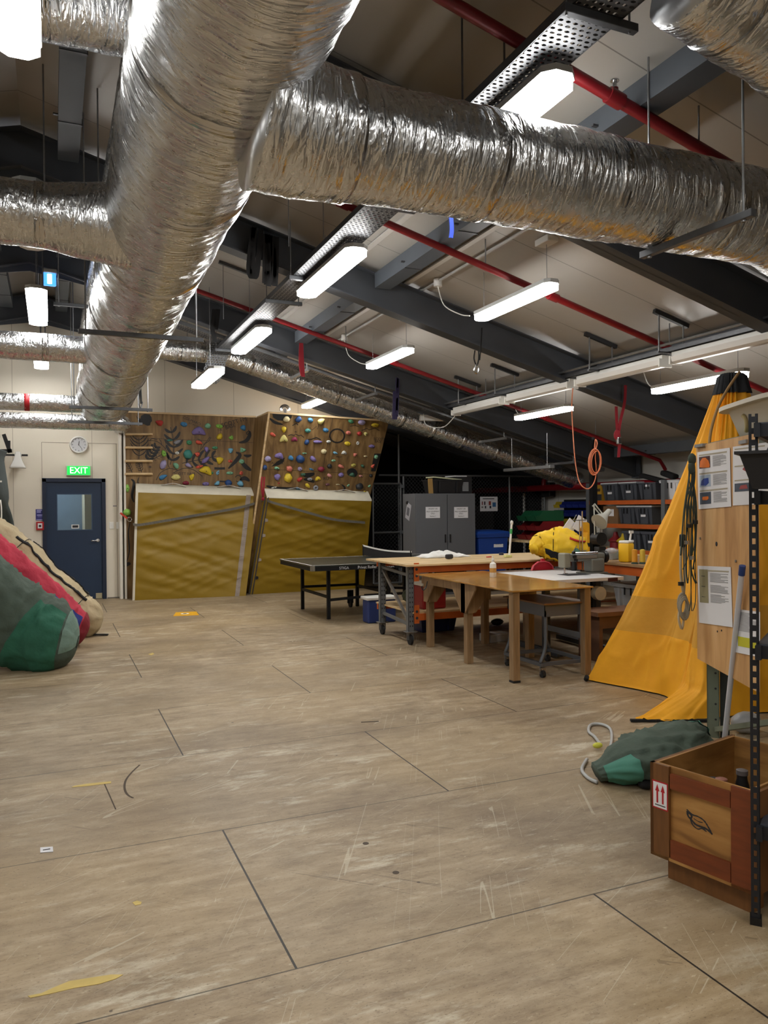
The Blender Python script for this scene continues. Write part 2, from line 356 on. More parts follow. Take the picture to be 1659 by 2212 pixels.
# ================================================================ ROOF STEEL
def rafter(Y, lab, xr=8.78):
    m = MB(); D = .36; fw = .17; tf = .014
    for x1 in (xr, XL+.1):
        a = Vector((RX, Y, 0)); 
        for (d0, d1, w) in ((0, tf, fw), (D-tf, D, fw), (0, D, .012)):
            P = [(RX, Y-w/2, RZ+d0), (x1, Y-w/2, zb(x1, d0)), (x1, Y-w/2, zb(x1, d1)), (RX, Y-w/2, RZ+d1)]
            m.prism(P, (0, w, 0))
        s = 1 if x1 > RX else -1      # haunch under the ridge
        m.prism([(RX, Y-.006, RZ), (RX, Y-.006, RZ-.09), (RX+s*.9, Y-.006, RZ-SL*.9)], (0, .012, 0))
    # end plate
    m.box2((xr-.012, Y-.11, zb(xr, -.02)), (xr, Y+.11, zb(xr, .36)))
    m.build('steel_rafter', STEEL, None, lab, 'rafter', 'roof rafters')
rafter(-.5, 'dark grey steel roof rafter overhead, nearest the camera')
rafter(2.45, 'dark grey steel roof rafter passing behind the big silver branch duct')
rafter(5.4, 'dark grey steel roof rafter carrying the bunch of black straps')
rafter(8.4, 'dark grey steel roof rafter with the short red strap hanging from it')
rafter(11.33, 'dark grey steel roof rafter flat against the cream end wall')
PX = [(-.55, 'beside the ridge, on the right'), (-1.35, 'beside the ridge, on the left'), (2.6, 'right of the perforated cable tray'), (5.55, 'above the row of unlit batten lights'), (8.3, 'along the right eave'), (-4.4, 'left slope'), (-7.4, 'low on the left slope')]
for x, w in PX:
    t = thing('roof_purlin', 'long grey steel box purlin, '+w, 'purlin', (x, 4, zb(x, .22)), 'roof purlins')
    y = YF
    for y0, y1 in ((-6.4, -.6), (-.4, 2.35), (2.55, 5.3), (5.5, 8.3), (8.5, 11.23)):
        m = MB(); m.box2((x-.09, y0, zb(x, .2)), (x+.09, y1, zb(x, .36))); m.build('rail', PURL, t)
        for q in (.32, .72):
            yy = y0+(y1-y0)*q
            m = MB(); m.box2((x-.094, yy-.012, zb(x, .194)), (x+.094, yy+.012, zb(x, .2))); m.box2((x-.13, yy-.012, zb(x, .25)), (x-.09, yy+.012, zb(x, .262))); m.box2((x+.09, yy-.012, zb(x, .19)), (x+.097, yy+.012, zb(x, .25))); m.build('clip', DGALV, t)
WSTRIP = mat('joint_strip', (196, 194, 190), .5)
for x, w in ((2.28, 'left of the purlin'), (2.92, 'right of the purlin')):
    m = MB(); m.box2((x-.03, 2.6, zb(x, .385)), (x+.03, 8.3, zb(x, .40))); m.build('joint_strip', WSTRIP, None, 'pale ceiling joint strip running '+w+' over the tray', 'strip', 'ceiling joint strips')
# red sprinkler pipes follow the slope
for Y, r, w, hx in ((1.22, .036, 'crossing above the big silver branch duct', (2.35,)), (3.80, .032, 'with a sprinkler head, crossing behind the large middle light', (3.75, 1.6)), (7.52, .03, 'passing the far pair of hanging lights', (3.72, 6.3)), (10.66, .03, 'along the lower edge of the far sloping duct', (1.7, 5.3))):
    t = thing('sprinkler_pipe', 'red sprinkler pipe '+w, 'pipe', (4, Y, zb(4, .1)), 'sprinkler pipes')
    x1 = 8.5; dz_ = .16 if Y < 9 else .1
    m = MB(); m.tube([(.35, Y, zb(.35, dz_)), (x1, Y, zb(x1, dz_)), (x1+.08, Y, zb(x1, .06)), (x1+.12, Y, zb(x1, -.0))], r, 12); m.build('pipe', RED, t, smooth=True)
    for x in hx:
        m = MB(); m.cyl((x-.05, Y, zb(x-.05, dz_)), (x+.05, Y, zb(x+.05, dz_)), r*1.3, n=14); m.cyl((x, Y, zb(x, dz_)), (x, Y, zb(x, dz_)+.06), r*.6); m.build('tee_fitting', RED, t, smooth=True)
        m = MB(); m.cyl((x, Y, zb(x, dz_)+.06), (x, Y, zb(x, dz_)+.10), .012); m.cyl((x, Y, zb(x, dz_)+.10), (x, Y, zb(x, dz_)+.106), .026, n=14); m.build('sprinkler_head', CHROME, t)
    for x in (1.0, 3.0, 5.2, 7.2):
        m = MB(); m.cyl((x, Y, zb(x, .1)+r), (x, Y, zb(x, .42)), .006, n=6); m.build('hanger_rod', GALV, t)
# big red main along the right wall
t = thing('sprinkler_main', 'thick red water main running level along the right wall above the shelves', 'pipe', (XR-.3, 6, 1.85))
m = MB(); m.tube([(XR-.45, -3, 1.86), (XR-.45, 13.6, 1.86)], .065, 14); m.build('pipe', RED, t, smooth=True)
m = MB(); m.tube([(XR-.45, 10.66, 1.86), (XR-.45, 10.66, 2.0), (XR-.35, 10.66, 2.12)], .05, 12); m.build('riser', RED, t, smooth=True)
# ================================================================ FOIL DUCTS
def foil_material(name, col, rough):
    m = bpy.data.materials.new(name); m.use_nodes = True; nt = m.node_tree; b = nt.nodes['Principled BSDF']
    b.inputs['Metallic'].default_value = 1; b.inputs['Base Color'].default_value = lin(col)
    uv = N(nt, 'ShaderNodeUVMap'); uv.uv_map = 'uv'
    def nz(sx, sy, scale, det, dist=0):
        mp = N(nt, 'ShaderNodeMapping'); mp.inputs['Scale'].default_value = (sx, sy, 1); nt.links.new(uv.outputs[0], mp.inputs[0])
        n = N(nt, 'ShaderNodeTexNoise'); n.inputs['Scale'].default_value = scale; n.inputs['Detail'].default_value = det; n.inputs['Distortion'].default_value = dist; nt.links.new(mp.outputs[0], n.inputs['Vector']); return n.outputs[0]
    w1 = nz(2.4, .42, 6, 3, .8); w2 = nz(1, .8, 26, 3, .3); w3 = nz(1, 1, 3.5, 2)
    ridge = MA(nt, 'SUBTRACT', 1, MA(nt, 'MULTIPLY', MA(nt, 'ABSOLUTE', MA(nt, 'SUBTRACT', w1, .5)), 4.5)); w4 = nz(2.2, .5, 13, 2, .8); ridge2 = MA(nt, 'SUBTRACT', 1, MA(nt, 'MULTIPLY', MA(nt, 'ABSOLUTE', MA(nt, 'SUBTRACT', w4, .5)), 4.5))
    h = MA(nt, 'ADD', MA(nt, 'ADD', MA(nt, 'MULTIPLY', ridge, .75), MA(nt, 'MULTIPLY', ridge2, .22)), MA(nt, 'ADD', MA(nt, 'MULTIPLY', w3, .7), MA(nt, 'MULTIPLY', w2, .16)))
    bp = N(nt, 'ShaderNodeBump'); bp.inputs['Strength'].default_value = .62; bp.inputs['Distance'].default_value = .015; nt.links.new(h, bp.inputs['Height']); nt.links.new(bp.outputs[0], b.inputs['Normal'])
    rg = N(nt, 'ShaderNodeMapRange'); rg.inputs[3].default_value = rough-.04; rg.inputs[4].default_value = rough+.08; nt.links.new(w2, rg.inputs[0]); nt.links.new(rg.outputs[0], b.inputs['Roughness'])
    return m
FOIL = foil_material('foil_insulation', (214, 216, 219), .26)
TAPE = foil_material('foil_tape', (204, 204, 205), .2)
REDTAPE = mat('red_tape', (170, 24, 34), .5)
def duct_mesh(path, rad, n=44, step=.045, amp=1., seed=0):
    pts = [Vector(p) for p in path]
    S = [0]
    for a, b in zip(pts, pts[1:]): S.append(S[-1]+(b-a).length)
    k = max(2, int(S[-1]/step)); mb = MB(); rings = []
    def at(s):
        for i in range(len(pts)-1):
            if s <= S[i+1] or i == len(pts)-2:
                f = (s-S[i])/(S[i+1]-S[i]); return pts[i].lerp(pts[i+1], f)
    cen = [at(S[-1]*i/k) for i in range(k+1)]; px = None
    for i, c in enumerate(cen):
        t = (cen[min(i+1, k)]-cen[max(i-1, 0)]).normalized()
        if px is None:
            px = Vector((0, 0, 1)).cross(t)
            if px.length < .05: px = Vector((1, 0, 0))
        px = (px-t*px.dot(t)).normalized(); py = t.cross(px)
        s = S[-1]*i/k; r = rad(s/S[-1]) if callable(rad) else rad
        row = []
        for j in range(n):
            a = 2*math.pi*j/n; ca, sa = math.cos(a), math.sin(a)
            rg_ = 1-abs(2*noise.noise(Vector((s*7+seed, ca*1.6, sa*1.6+seed)))); rg_ = rg_*rg_*rg_
            d = .020*rg_+.024*noise.noise(Vector((s*9+seed, ca*1.2, sa*1.2))) + .02*noise.noise(Vector((s*3, ca*3+seed, sa*3)))+.010*noise.noise(Vector((s*22, ca*2.5, sa*2.5+seed)))
            row.append(c+(px*ca+py*sa)*(r*(1+d*amp)))
        rings.append(row)
    vs = [[mb.bm.verts.new(p) for p in row] for row in rings]
    for i in range(k):
        for j in range(n):
            j2 = (j+1) % n
            f = mb.bm.faces.new((vs[i][j], vs[i][j2], vs[i+1][j2], vs[i+1][j])); rr = .35
            for l, (u, v) in zip(f.loops, ((i, j), (i, j+1), (i+1, j+1), (i+1, j))): l[mb.uv].uv = (u*S[-1]/k, v/n*6.283*rr)
    for ring, flip in ((vs[0], 1), (vs[-1], 0)):
        mb.bm.faces.new(ring[::-1] if flip else ring)
    return mb, at, S[-1]
def duct(name, lab, path, rad, bands=(), seed=0, n=44, amp=1., step=.045, redband=(), fadeband=.035):
    base = Vector(path[0]).lerp(Vector(path[-1]), .5)
    t = thing(name, lab, 'duct', base)
    mb, at, L = duct_mesh(path, rad, n, step, amp, seed); mb.build('jacket', FOIL, t, smooth='all')
    for f, m_ in [(f, TAPE) for f in bands]+[(f, REDTAPE) for f in redband]:
        s = f*L; r = (rad(f) if callable(rad) else rad); c0, c1 = at(max(0, s-fadeband)), at(min(L, s+fadeband)); d = (c1-c0)
        b2, _, _ = duct_mesh([c0, c0.lerp(c1, .5), c1], r*1.018, n, .018, .5, seed+f*9); b2.build('tape_band', m_, t, smooth='all')
    return t
MX = .03
def mz(Y): return 3.65-.045*(Y-1)
duct('main_duct', 'huge foil-wrapped main air duct running away under the ridge', [(MX, -2.4, mz(-2.4)), (MX, 10.45, mz(10.45)), (MX, 10.6, mz(10.6))], lambda f: .415 if f < .3 else (.415-.012*min(1, (f-.3)*8)) if f < .985 else .36, bands=(.27, .36, .47, .60, .705, .79, .87, .93), seed=1, n=64, step=.04)
ZB_, YB_ = 3.28, 1.06
duct('branch_duct', 'wide silver branch duct crossing the ceiling to the right above the workbenches', [(MX+.12, YB_, ZB_+.03), (MX+.5, YB_, ZB_), (3.44, YB_, ZB_), (4.3, YB_, ZB_-.3)], lambda f: .325-.055*min(1, f*7), bands=(.10, .28, .46, .62, .66, .72), seed=5, n=56, step=.035, amp=1.1)
# collar where it leaves the main duct
duct('left_branch_duct', 'bright silver branch duct leaving the main duct to the left, at mid height', [(MX-.2, 3.28, 3.5), (-.55, 3.28, 3.5), (-3.2, 3.28, 3.5)], lambda f: .30-.09*min(1, f*5), bands=(.2, .36), seed=9)
duct('left_branch_duct', 'silver branch duct at the top left corner beside the nearest ridge light', [(MX-.2, 1.97, 4.2), (-3, 1.97, 4.2)], .215, bands=(.2,), seed=12)
duct('left_branch_duct', 'silver branch duct left of the main duct, below the farthest ridge lights', [(MX-.2, 7.2, 3.36), (-4.2, 7.2, 3.36)], .155, bands=(.15, .3, .5), seed=14)
duct('left_branch_duct', 'silver branch duct with red tape, near the far end of the main duct', [(MX-.1, 10.15, 3.1), (-4.5, 10.15, 3.1)], .125, redband=(.22, .33, .38), seed=16)
duct('left_branch_duct', 'lowest silver duct along the end wall, above the clock', [(MX+.1, 10.62, 2.88), (-4.6, 10.62, 2.88)], .12, bands=(.07,), seed=18)
duct('end_duct', 'short silver duct bending into the end wall beside the climbing board', [(MX+.1, 10.62, 2.88), (.3, 10.62, 2.88), (.36, 10.8, 2.9), (.36, YB-.02, 2.9)], .12, bands=(.3,), seed=20)
duct('side_duct', 'slim silver duct running just behind and above the main duct', [(-.16, .3, 4.22), (-.16, 10.2, 4.22)], .15, bands=(.2, .45, .7), seed=23, n=32)
pa, pb = ay(345, 752, 9.7), ay(478, 762, 9.7); pc = ay(1248, 1040, 9.7)
duct('sloping_duct', 'long slim silver duct following the roof slope down to the right wall', [(MX, 9.7, pa.z), pa, pb, pc], .17, bands=(.07, .12, .16, .25, .42, .5, .56, .63, .7, .78), seed=27, n=36, amp=1.3)
duct('near_duct', 'silver duct cut by the top right corner, following the roof slope', [(1.72, -.03, zb(1.72, -.18)), (3.6, -.03, zb(3.6, -.18))], .25, bands=(.12, .32, .55), seed=31, amp=1.2)
# ---- hangers
def trapeze(lab, p0, p1, z, ztop=None, strut=.04, dark=True):
    p0, p1 = Vector(p0), Vector(p1); mid = (p0+p1)/2
    t = thing('duct_hanger', lab, 'hanger', (mid.x, mid.y, z), 'trapeze hangers')
    d = (p1-p0).normalized()*.06
    m = MB(); m.bar((p0.x-d.x, p0.y-d.y, z), (p1.x+d.x, p1.y+d.y, z), strut, strut, bevel=.003); m.build('strut', DGALV if dark else GALV, t)
    for p in (p0, p1):
        m = MB(); m.cyl((p.x, p.y, z-.03), (p.x, p.y, zb(p.x, .42) if ztop is None else ztop), .0065, n=8); m.cyl((p.x, p.y, z-.03), (p.x, p.y, z-.018), .014, n=6); m.build('rod', GALV, t)
    return t
trapeze('strut hanger on two rods under the wide branch duct, near the right edge', az(1403, 546, 2.985), az(1606, 467, 2.985), 2.985)
for Y, w in ((4.7, 'just past the left branch'), (8.6, 'by the far silver branch'), (9.9, 'nearest the end wall')):
    trapeze('dark strut hanger under the main duct, '+w, (MX-.47, Y, 0), (MX+.47, Y, 0), mz(Y)-.44)
trapeze('short strut hanging on rods left of the main duct, upper left', (-.75, 4.2, 0), (-.35, 4.2, 0), 4.05)
trapeze('strut hanger carrying the slim side duct, near the second ridge light', (-.62, 7.9, 0), (-.02, 7.9, 0), 4.04)
for px, w in ((999, 'left of the nearest tray light'), (1090, 'behind the nearest tray light')):
    p = ay(px, 200, 1.55); t = MB(); t.cyl((p.x, 1.55, ZB_-.02), (p.x, 1.55, zb(p.x, .42)), .0065, n=8); t.build('duct_rod', DGALV, None, 'thin ceiling rod to the wide branch duct, '+w, 'rod', 'branch duct rods')
# ================================================================ CABLE TRAYS
def perf_material():
    m = bpy.data.materials.new('perforated_tray'); m.use_nodes = True; nt = m.node_tree; b = nt.nodes['Principled BSDF']
    b.inputs['Metallic'].default_value = .8; b.inputs['Base Color'].default_value = lin((112, 114, 118)); b.inputs['Roughness'].default_value = .48
    uv = N(nt, 'ShaderNodeUVMap'); uv.uv_map = 'uv'; sp = N(nt, 'ShaderNodeSeparateXYZ'); nt.links.new(uv.outputs[0], sp.inputs[0])
    fx = MA(nt, 'FRACT', MA(nt, 'DIVIDE', sp.outputs[0], .034)); ro = MA(nt, 'MULTIPLY', MA(nt, 'MODULO', MA(nt, 'FLOOR', MA(nt, 'DIVIDE', sp.outputs[0], .034)), 2), .5)
    fy = MA(nt, 'FRACT', MA(nt, 'ADD', MA(nt, 'DIVIDE', sp.outputs[1], .042), ro))
    e = MA(nt, 'ADD', MA(nt, 'POWER', MA(nt, 'DIVIDE', MA(nt, 'SUBTRACT', fx, .5), .26), 2), MA(nt, 'POWER', MA(nt, 'DIVIDE', MA(nt, 'SUBTRACT', fy, .5), .33), 2))
    hole = MA(nt, 'LESS_THAN', e, 1); nt.links.new(MA(nt, 'SUBTRACT', 1, hole), b.inputs['Alpha'])
    return m
PERF = perf_material()
def tray_strip(P, side):
    # P: centre line points; side: half-width vector; UVs in metres
    m = MB(); L = 0; rows = []
    for i, p in enumerate(P):
        if i: L += (Vector(p)-Vector(P[i-1])).length
        rows.append((m.bm.verts.new(Vector(p)-Vector(side)), m.bm.verts.new(Vector(p)+Vector(side)), L))
    w = Vector(side).length*2
    for a, b in zip(rows, rows[1:]):
        f = m.bm.faces.new((a[0], a[1], b[1], b[0]))
        for l, uvv in zip(f.loops, ((a[2], 0), (a[2], w), (b[2], w), (b[2], 0))): l[m.uv].uv = uvv
    return m
AX, AZ = 1.73, 3.72                     # main light row
t = thing('cable_tray', 'long perforated metal cable tray above the front row of lit lights', 'cable tray', (AX, 4, AZ+.12))
tx = AX-.05; tz = AZ+.13
m = tray_strip([(tx, -1.2, tz), (tx, 9.4, tz)], (.145, 0, 0)); m.build('tray_bed', PERF, t)
for s in (-1, 1):
    m = MB(); m.box2((tx+s*.145-.004, -1.2, tz), (tx+s*.145+.004, 9.4, tz+.05)); m.build('side_rail', DGALV, t)
m = MB()
for k in range(5): m.tube([(tx-.1+.045*k, -1.2, tz+.02), (tx-.1+.045*k+.01, 9.4, tz+.02)], .012, 6)
m.build('cables', mat('grey_cable', (52, 52, 56), .6), t)
for Y, nm in ((.55, 'in front of the nearest light, top of the photo'), (3.05, 'at the near end of the second light'), (5.1, 'between the second and third lights'), (6.05, 'at the near end of the third light'), (8.95, 'at the near end of the farthest light')):
    q = thing('tray_hanger', 'strut holding the long perforated tray, '+nm, 'hanger', (tx, Y, tz-.03), 'tray hangers')
    m = MB(); m.box2((tx-.19, Y-.02, tz-.042), (tx+.24, Y+.02, tz-.002), bevel=.003); m.build('strut', DGALV, q)
    for x in (tx-.17, tx+.2):
        m = MB(); m.cyl((x, Y, tz-.05), (x, Y, zb(x, .42)), .006, n=6); m.build('rod', GALV, q)
for Y, w in ((4.1, 'near the bunch of black straps'), (6.9, 'beyond the bunch of black straps'), (9.6, 'in front of the end wall')):
    q = thing('ceiling_bracket', 'ceiling strut with thin drop rods, '+w, 'bracket', (1.4, Y, zb(1.4, .38)), 'ceiling brackets')
    m = MB(); m.bar((1.15, Y, zb(1.15, .40)), (1.6, Y, zb(1.6, .40)), .04, .035); m.build('strut', DGALV, q)
    for x in (1.2, 1.52):
        m = MB(); m.cyl((x, Y, zb(x, .39)), (x, Y, tz+.05 if x > 1.5 else AZ+.07), .004, n=6); m.build('rod', GALV, q)
t = thing('cable_tray', 'perforated cable tray bending down in front of the far sloping duct', 'cable tray', (AX-.25, 9.5, 3.6))
P = bez([ay(478, 738, 9.4), ay(472, 765, 9.42), ay(456, 815, 9.45), ay(447, 828, 9.5)], 6)
m = tray_strip(P, (.15, 0, 0)); m.build('tray_bed', PERF, t, smooth='all')
t = thing('cable_tray', 'perforated cable tray running down the roof slope beside the far rafter', 'cable tray', (4, 8.85, zb(4, -.05)))
m = tray_strip([(RX+1.2, 8.82, zb(RX+1.2, -.03)), (8.3, 8.82, zb(8.3, -.03))], (0, .15, 0)); m.build('tray_bed', PERF, t)
for s in (-1, 1):
    m = MB(); m.bar((RX+1.2, 8.82+s*.15, zb(RX+1.2, 0)), (8.3, 8.82+s*.15, zb(8.3, 0)), .008, .05); m.build('side_rail', GALV, t)
for px, py, w in ((678, 790, 'above the left end of the climbing board'), (822, 845, 'above the right end of the climbing board'), (1105, 943, 'past the small white emergency box'), (1232, 998, 'nearest the right wall')):
    p = roofpt(px, py, -.08)
    q = thing('tray_bracket', 'short pale strut under the sloping cable tray, '+w, 'bracket', (p.x, 8.9, zb(p.x, -.09)), 'sloping tray brackets')
    m = MB(); m.box2((p.x-.02, 8.5, zb(p.x, -.11)), (p.x+.02, 9.35, zb(p.x, -.07))); m.build('strut', GALV, q)
    m = MB(); m.cyl((p.x, 8.55, zb(p.x, -.08)), (p.x, 8.55, zb(p.x, .02)), .006, n=6); m.build('rod', GALV, q)
# ================================================================ LIGHTS
LENS = mat('lit_diffuser', (255, 252, 246), .4, emit=31); HOUS = mat('light_housing', (196, 198, 198), .45)
LENS2 = mat('lit_slim_diffuser', (255, 252, 246), .4, emit=24)
OFFL = mat('unlit_diffuser', (222, 222, 220), .35)
def chamf(cx, cy, w, l, ch):
    x, y = w/2, l/2; return [(cx-x+ch, cy-y), (cx+x-ch, cy-y), (cx+x, cy-y+ch), (cx+x, cy+y-ch), (cx+x-ch, cy+y), (cx-x+ch, cy+y), (cx-x, cy+y-ch), (cx-x, cy-y+ch)]
def light(lab, x, y, z, w, l, wires=None, lit=True, group='lit ceiling lights', conduit=False):
    t = thing('ceiling_light', lab, 'light', (x, y, z), group)
    m = MB(); m.prism([(a, b, z) for a, b in chamf(x, y, w, l, w*.28)], (0, 0, .05)); m.build('diffuser', (LENS2 if wires else LENS) if lit else OFFL, t)
    m = MB(); m.prism([(a, b, z+.05) for a, b in chamf(x, y, w*1.06, l*1.01, w*.28)], (0, 0, .035)); m.build('housing', HOUS, t)
    global _lastlight; _lastlight = t
    if wires:
        for s in (-.42, .42):
            m = MB(); m.cyl((x, y+s*l, z+.085), (x, y+s*l, zb(x, .42)), .003, n=5); m.build('wire', GALV, t)
        m = MB(); m.box2((x-.06, y-.42*l-.1, zb(x, .36)), (x+.06, y-.42*l+.1, zb(x, .42)), bevel=.01); m.build('mounting_box', OFFL, t)
    return t
al = [('nearest light of the tray row, half hidden behind the branch duct', 1.68), ('second light of the tray row, below the branch duct', 4.62), ('third light of the tray row, before the far rafter', 7.84)]
for (lab, Y) in al:
    light('wide lit diffuser, '+lab, AX+.02, Y-.0, AZ, .2, 1.56)
light('wide lit diffuser, last light of the tray row, in front of the cream wall', 1.30, 8.55, 3.3, .2, 1.5)
for s in (-.55, .5):
    q = _lastlight; m = MB(); m.cyl((1.24, 8.55+s, 3.38), (1.24, 8.55+s, zb(1.24, -.02 if abs(8.55+s-8.4) < .2 else .42)), .004, n=5); m.build('wire', GALV, q)
bz = 3.42
# unseen lamps like these, added behind the camera to brighten the near floor
for x_, z_, w_ in ((AX+.02, AZ, 'front tray row'), (-.85, 3.75, 'ridge')):
    for Y_ in (-1.8, -4.8):
        light('added unseen lit diffuser of the %s, %s behind the camera position' % (w_, 'just' if Y_ > -3 else 'far'), x_, Y_, z_, .2, 1.5)
for Y_, w_ in ((-1.5, 'third'), (1.3, 'nearest'), (4.3, 'middle'), (7.3, 'far'), (10.0, 'farthest')):
    light('wide lit diffuser on the left roof slope, '+w_+' from the front', -5.4, Y_, 3.1, .2, 1.5)
for lab, Y in (('nearer of the two lit lights hung on wires left of the batten row', 3.88), ('farther of the two lit lights hung on wires left of the batten row', 6.86), ('lit light hung just above the top edge of the climbing board', 10.35)):
    light(lab.replace('lit light', 'slim lit light') if 'slim' not in lab else lab, 3.35 if Y < 9 else 3.5, Y, bz if Y < 9 else 3.3, .155, 1.3, wires=True, group='lit ceiling lights')
for lab, Y in (('slim lit light partly hidden behind the yellow tent top', 3.93), ('slim lit light behind the hanging orange cord', 6.80)):
    light(lab, 5.70, Y, 2.79, .155, 1.3, wires=True, group='lit ceiling lights')
# conduit with junction boxes along the b row
def conduit(lab, x, y0, y1, boxes):
    t = thing('conduit', lab, 'conduit', (x, (y0+y1)/2, zb(x, .39)), 'ceiling conduits')
    m = MB(); m.cyl((x, y0, zb(x, .395)), (x, y1, zb(x, .395)), .014, n=8); m.build('pipe', mat('conduit_grey', (170, 170, 168), .5), t)
    for yy in boxes:
        m = MB(); m.cyl((x, yy, zb(x, .42)), (x, yy, zb(x, .34)), .045, n=14); m.build('junction_box', OFFL, t, smooth=True)
        m = MB(); m.tube(bez([(x, yy, zb(x, .34)), (x+.02, yy-.1, zb(x, .12)), (x+.1, yy-.3, bz+.1 if x < 5 else 2.9), (x+.15, yy-.42, bz+.06 if x < 5 else 2.86)], 6), .006, 6); m.build('flex', WHITE, t)
conduit('thin grey conduit with junction boxes above the two wire-hung lights', 3.12, 2.6, 8.3, (5.0, 7.9))
conduit('thin grey conduit with junction boxes above the lights behind the batten row', 5.82, 3.6, 8.3, (4.9, 7.75))
# ridge lights
for lab, Y, z in (('nearest ridge light, glowing at the top left corner', 1.02, 3.75), ('ridge light glowing under the blue lamp', 7.1, 3.75), ('farthest ridge light, glowing below the left branch duct', 10.1, 3.72)):
    t = light('wide lit diffuser, '+lab, -.85, Y, z, .2, 1.56)
    for s in (-.4, .4):
        m = MB(); m.cyl((-.85, Y+s*1.5, z+.08), (-.85, Y+s*1.5, RZ+.36), .006, n=5); m.cyl((-.79, Y+s*1.5, z+.08), (-.79, Y+s*1.5, RZ+.34), .004, n=5); m.build('chain', DGALV, t)
t = light('unlit ridge light, its end showing under the left branch duct', -.85, 4.2, 3.75, .2, 1.4, lit=False)
t = thing('emergency_lamp', 'small square blue-lit emergency lamp high on the ridge', 'lamp', ay(105, 602, 8.0))
c = ay(107, 602, 8.0)
m = MB(); m.box((c.x, c.y, c.z-.01), (.15, .05, .16), bevel=.015); m.build('lamp_face', mat('blue_glow', (60, 130, 235), .3, emit=2.2), t)
m = MB(); m.box((c.x, c.y-.027, c.z-.01), (.05, .006, .12), bevel=.003); m.build('lamp_core', mat('white_glow', (235, 245, 255), .3, emit=9), t)
m = MB(); m.box((c.x, c.y+.02, c.z+.09), (.17, .12, .05), bevel=.01); m.build('lamp_housing', HOUS, t)
# unlit batten row on the long rail
t = thing('batten_rail', 'long grey rail of trunking carrying the unlit batten lights', 'rail', (5.08, 5.5, 3.1))
m = MB(); m.box2((5.04, 1.2, 3.055), (5.12, 9.0, 3.07)); m.box2((5.015, 1.2, 3.055), (5.02, 9.0, 3.10)); m.box2((5.14, 1.2, 3.055), (5.145, 9.0, 3.10)); m.build('trunking', DGALV, t)
m = MB(); m.cyl((4.97, 1.2, 3.12), (4.97, 9.1, 3.12), .014, n=8); m.build('conduit', GALV, t)
m = MB(); m.sph((4.97, 9.15, 3.11), .045); m.build('junction_box', WHITE, t, smooth=True)
for i, w in enumerate(['nearest, reaching the right edge of the photo', 'second, crossing the steel rafter', 'third, with the orange cord plugged in', 'last, by the small emergency box']):
    y0 = 2.2+1.55*i; Lb = 1.42; q = thing('batten_light', 'unlit white batten light on the long rail, '+w, 'light', (5.1, y0+.75, 2.97), 'unlit batten lights')
    m = MB(); m.box2((5.05, y0, 3.0), (5.15, y0+Lb, 3.05), bevel=.006); m.build('body', WHITE, q)
    m = MB(); m.prism([(5.02, y0+.02, 3.0), (5.18, y0+.02, 3.0), (5.165, y0+.02, 2.95), (5.13, y0+.02, 2.93), (5.07, y0+.02, 2.93), (5.035, y0+.02, 2.95)], (0, Lb-.04, 0)); m.build('diffuser', OFFL, q)
    for ye in (y0, y0+Lb-.02): m = MB(); m.box2((5.015, ye, 2.925), (5.185, ye+.02, 3.01), bevel=.004); m.build('end_cap', WHITE, q)
for Y, w in ((3.65, 'nearest of the four'), (4.75, 'second nearest'), (6.8, 'third nearest'), (7.85, 'farthest of the four')):
    q = thing('rail_hanger', 'dark ceiling strut with two rods holding the batten rail, '+w, 'hanger', (5.08, Y, 3.08), 'batten rail hangers')
    m = MB(); m.bar((4.86, Y, zb(4.86, .39)), (5.3, Y, zb(5.3, .39)), .04, .04); m.build('strut', mat('black_strut', (36, 37, 40), .5), q)
    for x in (4.92, 5.24):
        m = MB(); m.cyl((x, Y, 3.06), (x, Y, zb(x, .38)), .009, n=6); m.build('rod', GALV, q)
    m = MB(); m.box2((4.9, Y-.015, 3.04), (5.26, Y+.015, 3.055)); m.build('cradle', DGALV, q)
q = thing('emergency_box', 'small white emergency light box past the far end of the batten row', 'light', ay(933, 905, 9.2))
c = ay(933, 903, 9.2); m = MB(); m.box(c, (.42, .1, .1), R(-12), bevel=.015); m.build('body', OFFL, q)
m = MB(); m.tube(bez([(4.97, 9.15, 3.08), (4.95, 9.0, 2.85), (5.05, 8.6, 2.78), (5.1, 8.3, 2.92)], 8), .007, 6); m.build('loose_flex', WHITE, q)
q = thing('hanging_batten', 'thin unlit aluminium batten hanging above the dark store corner', 'light', ax(1140, 1013, 6.3))
a, b = ax(1092, 1016, 6.3), ax(1193, 1008, 6.3)
m = MB(); m.bar(a, b, .09, .05, bevel=.006); m.build('body', GALV, q)
for p, f in ((a, .15), (a, .9)):
    c = Vector(a).lerp(Vector(b), f); m = MB(); m.cyl(c, (c.x, c.y, zb(c.x, -.05)), .005, n=6); m.build('rod', GALV, q)
# ================================================================ END WALL FITTINGS
def wallpt(x, y, dy=0): p = ay(x, y, YB); return Vector((p.x, YB-dy, p.z))
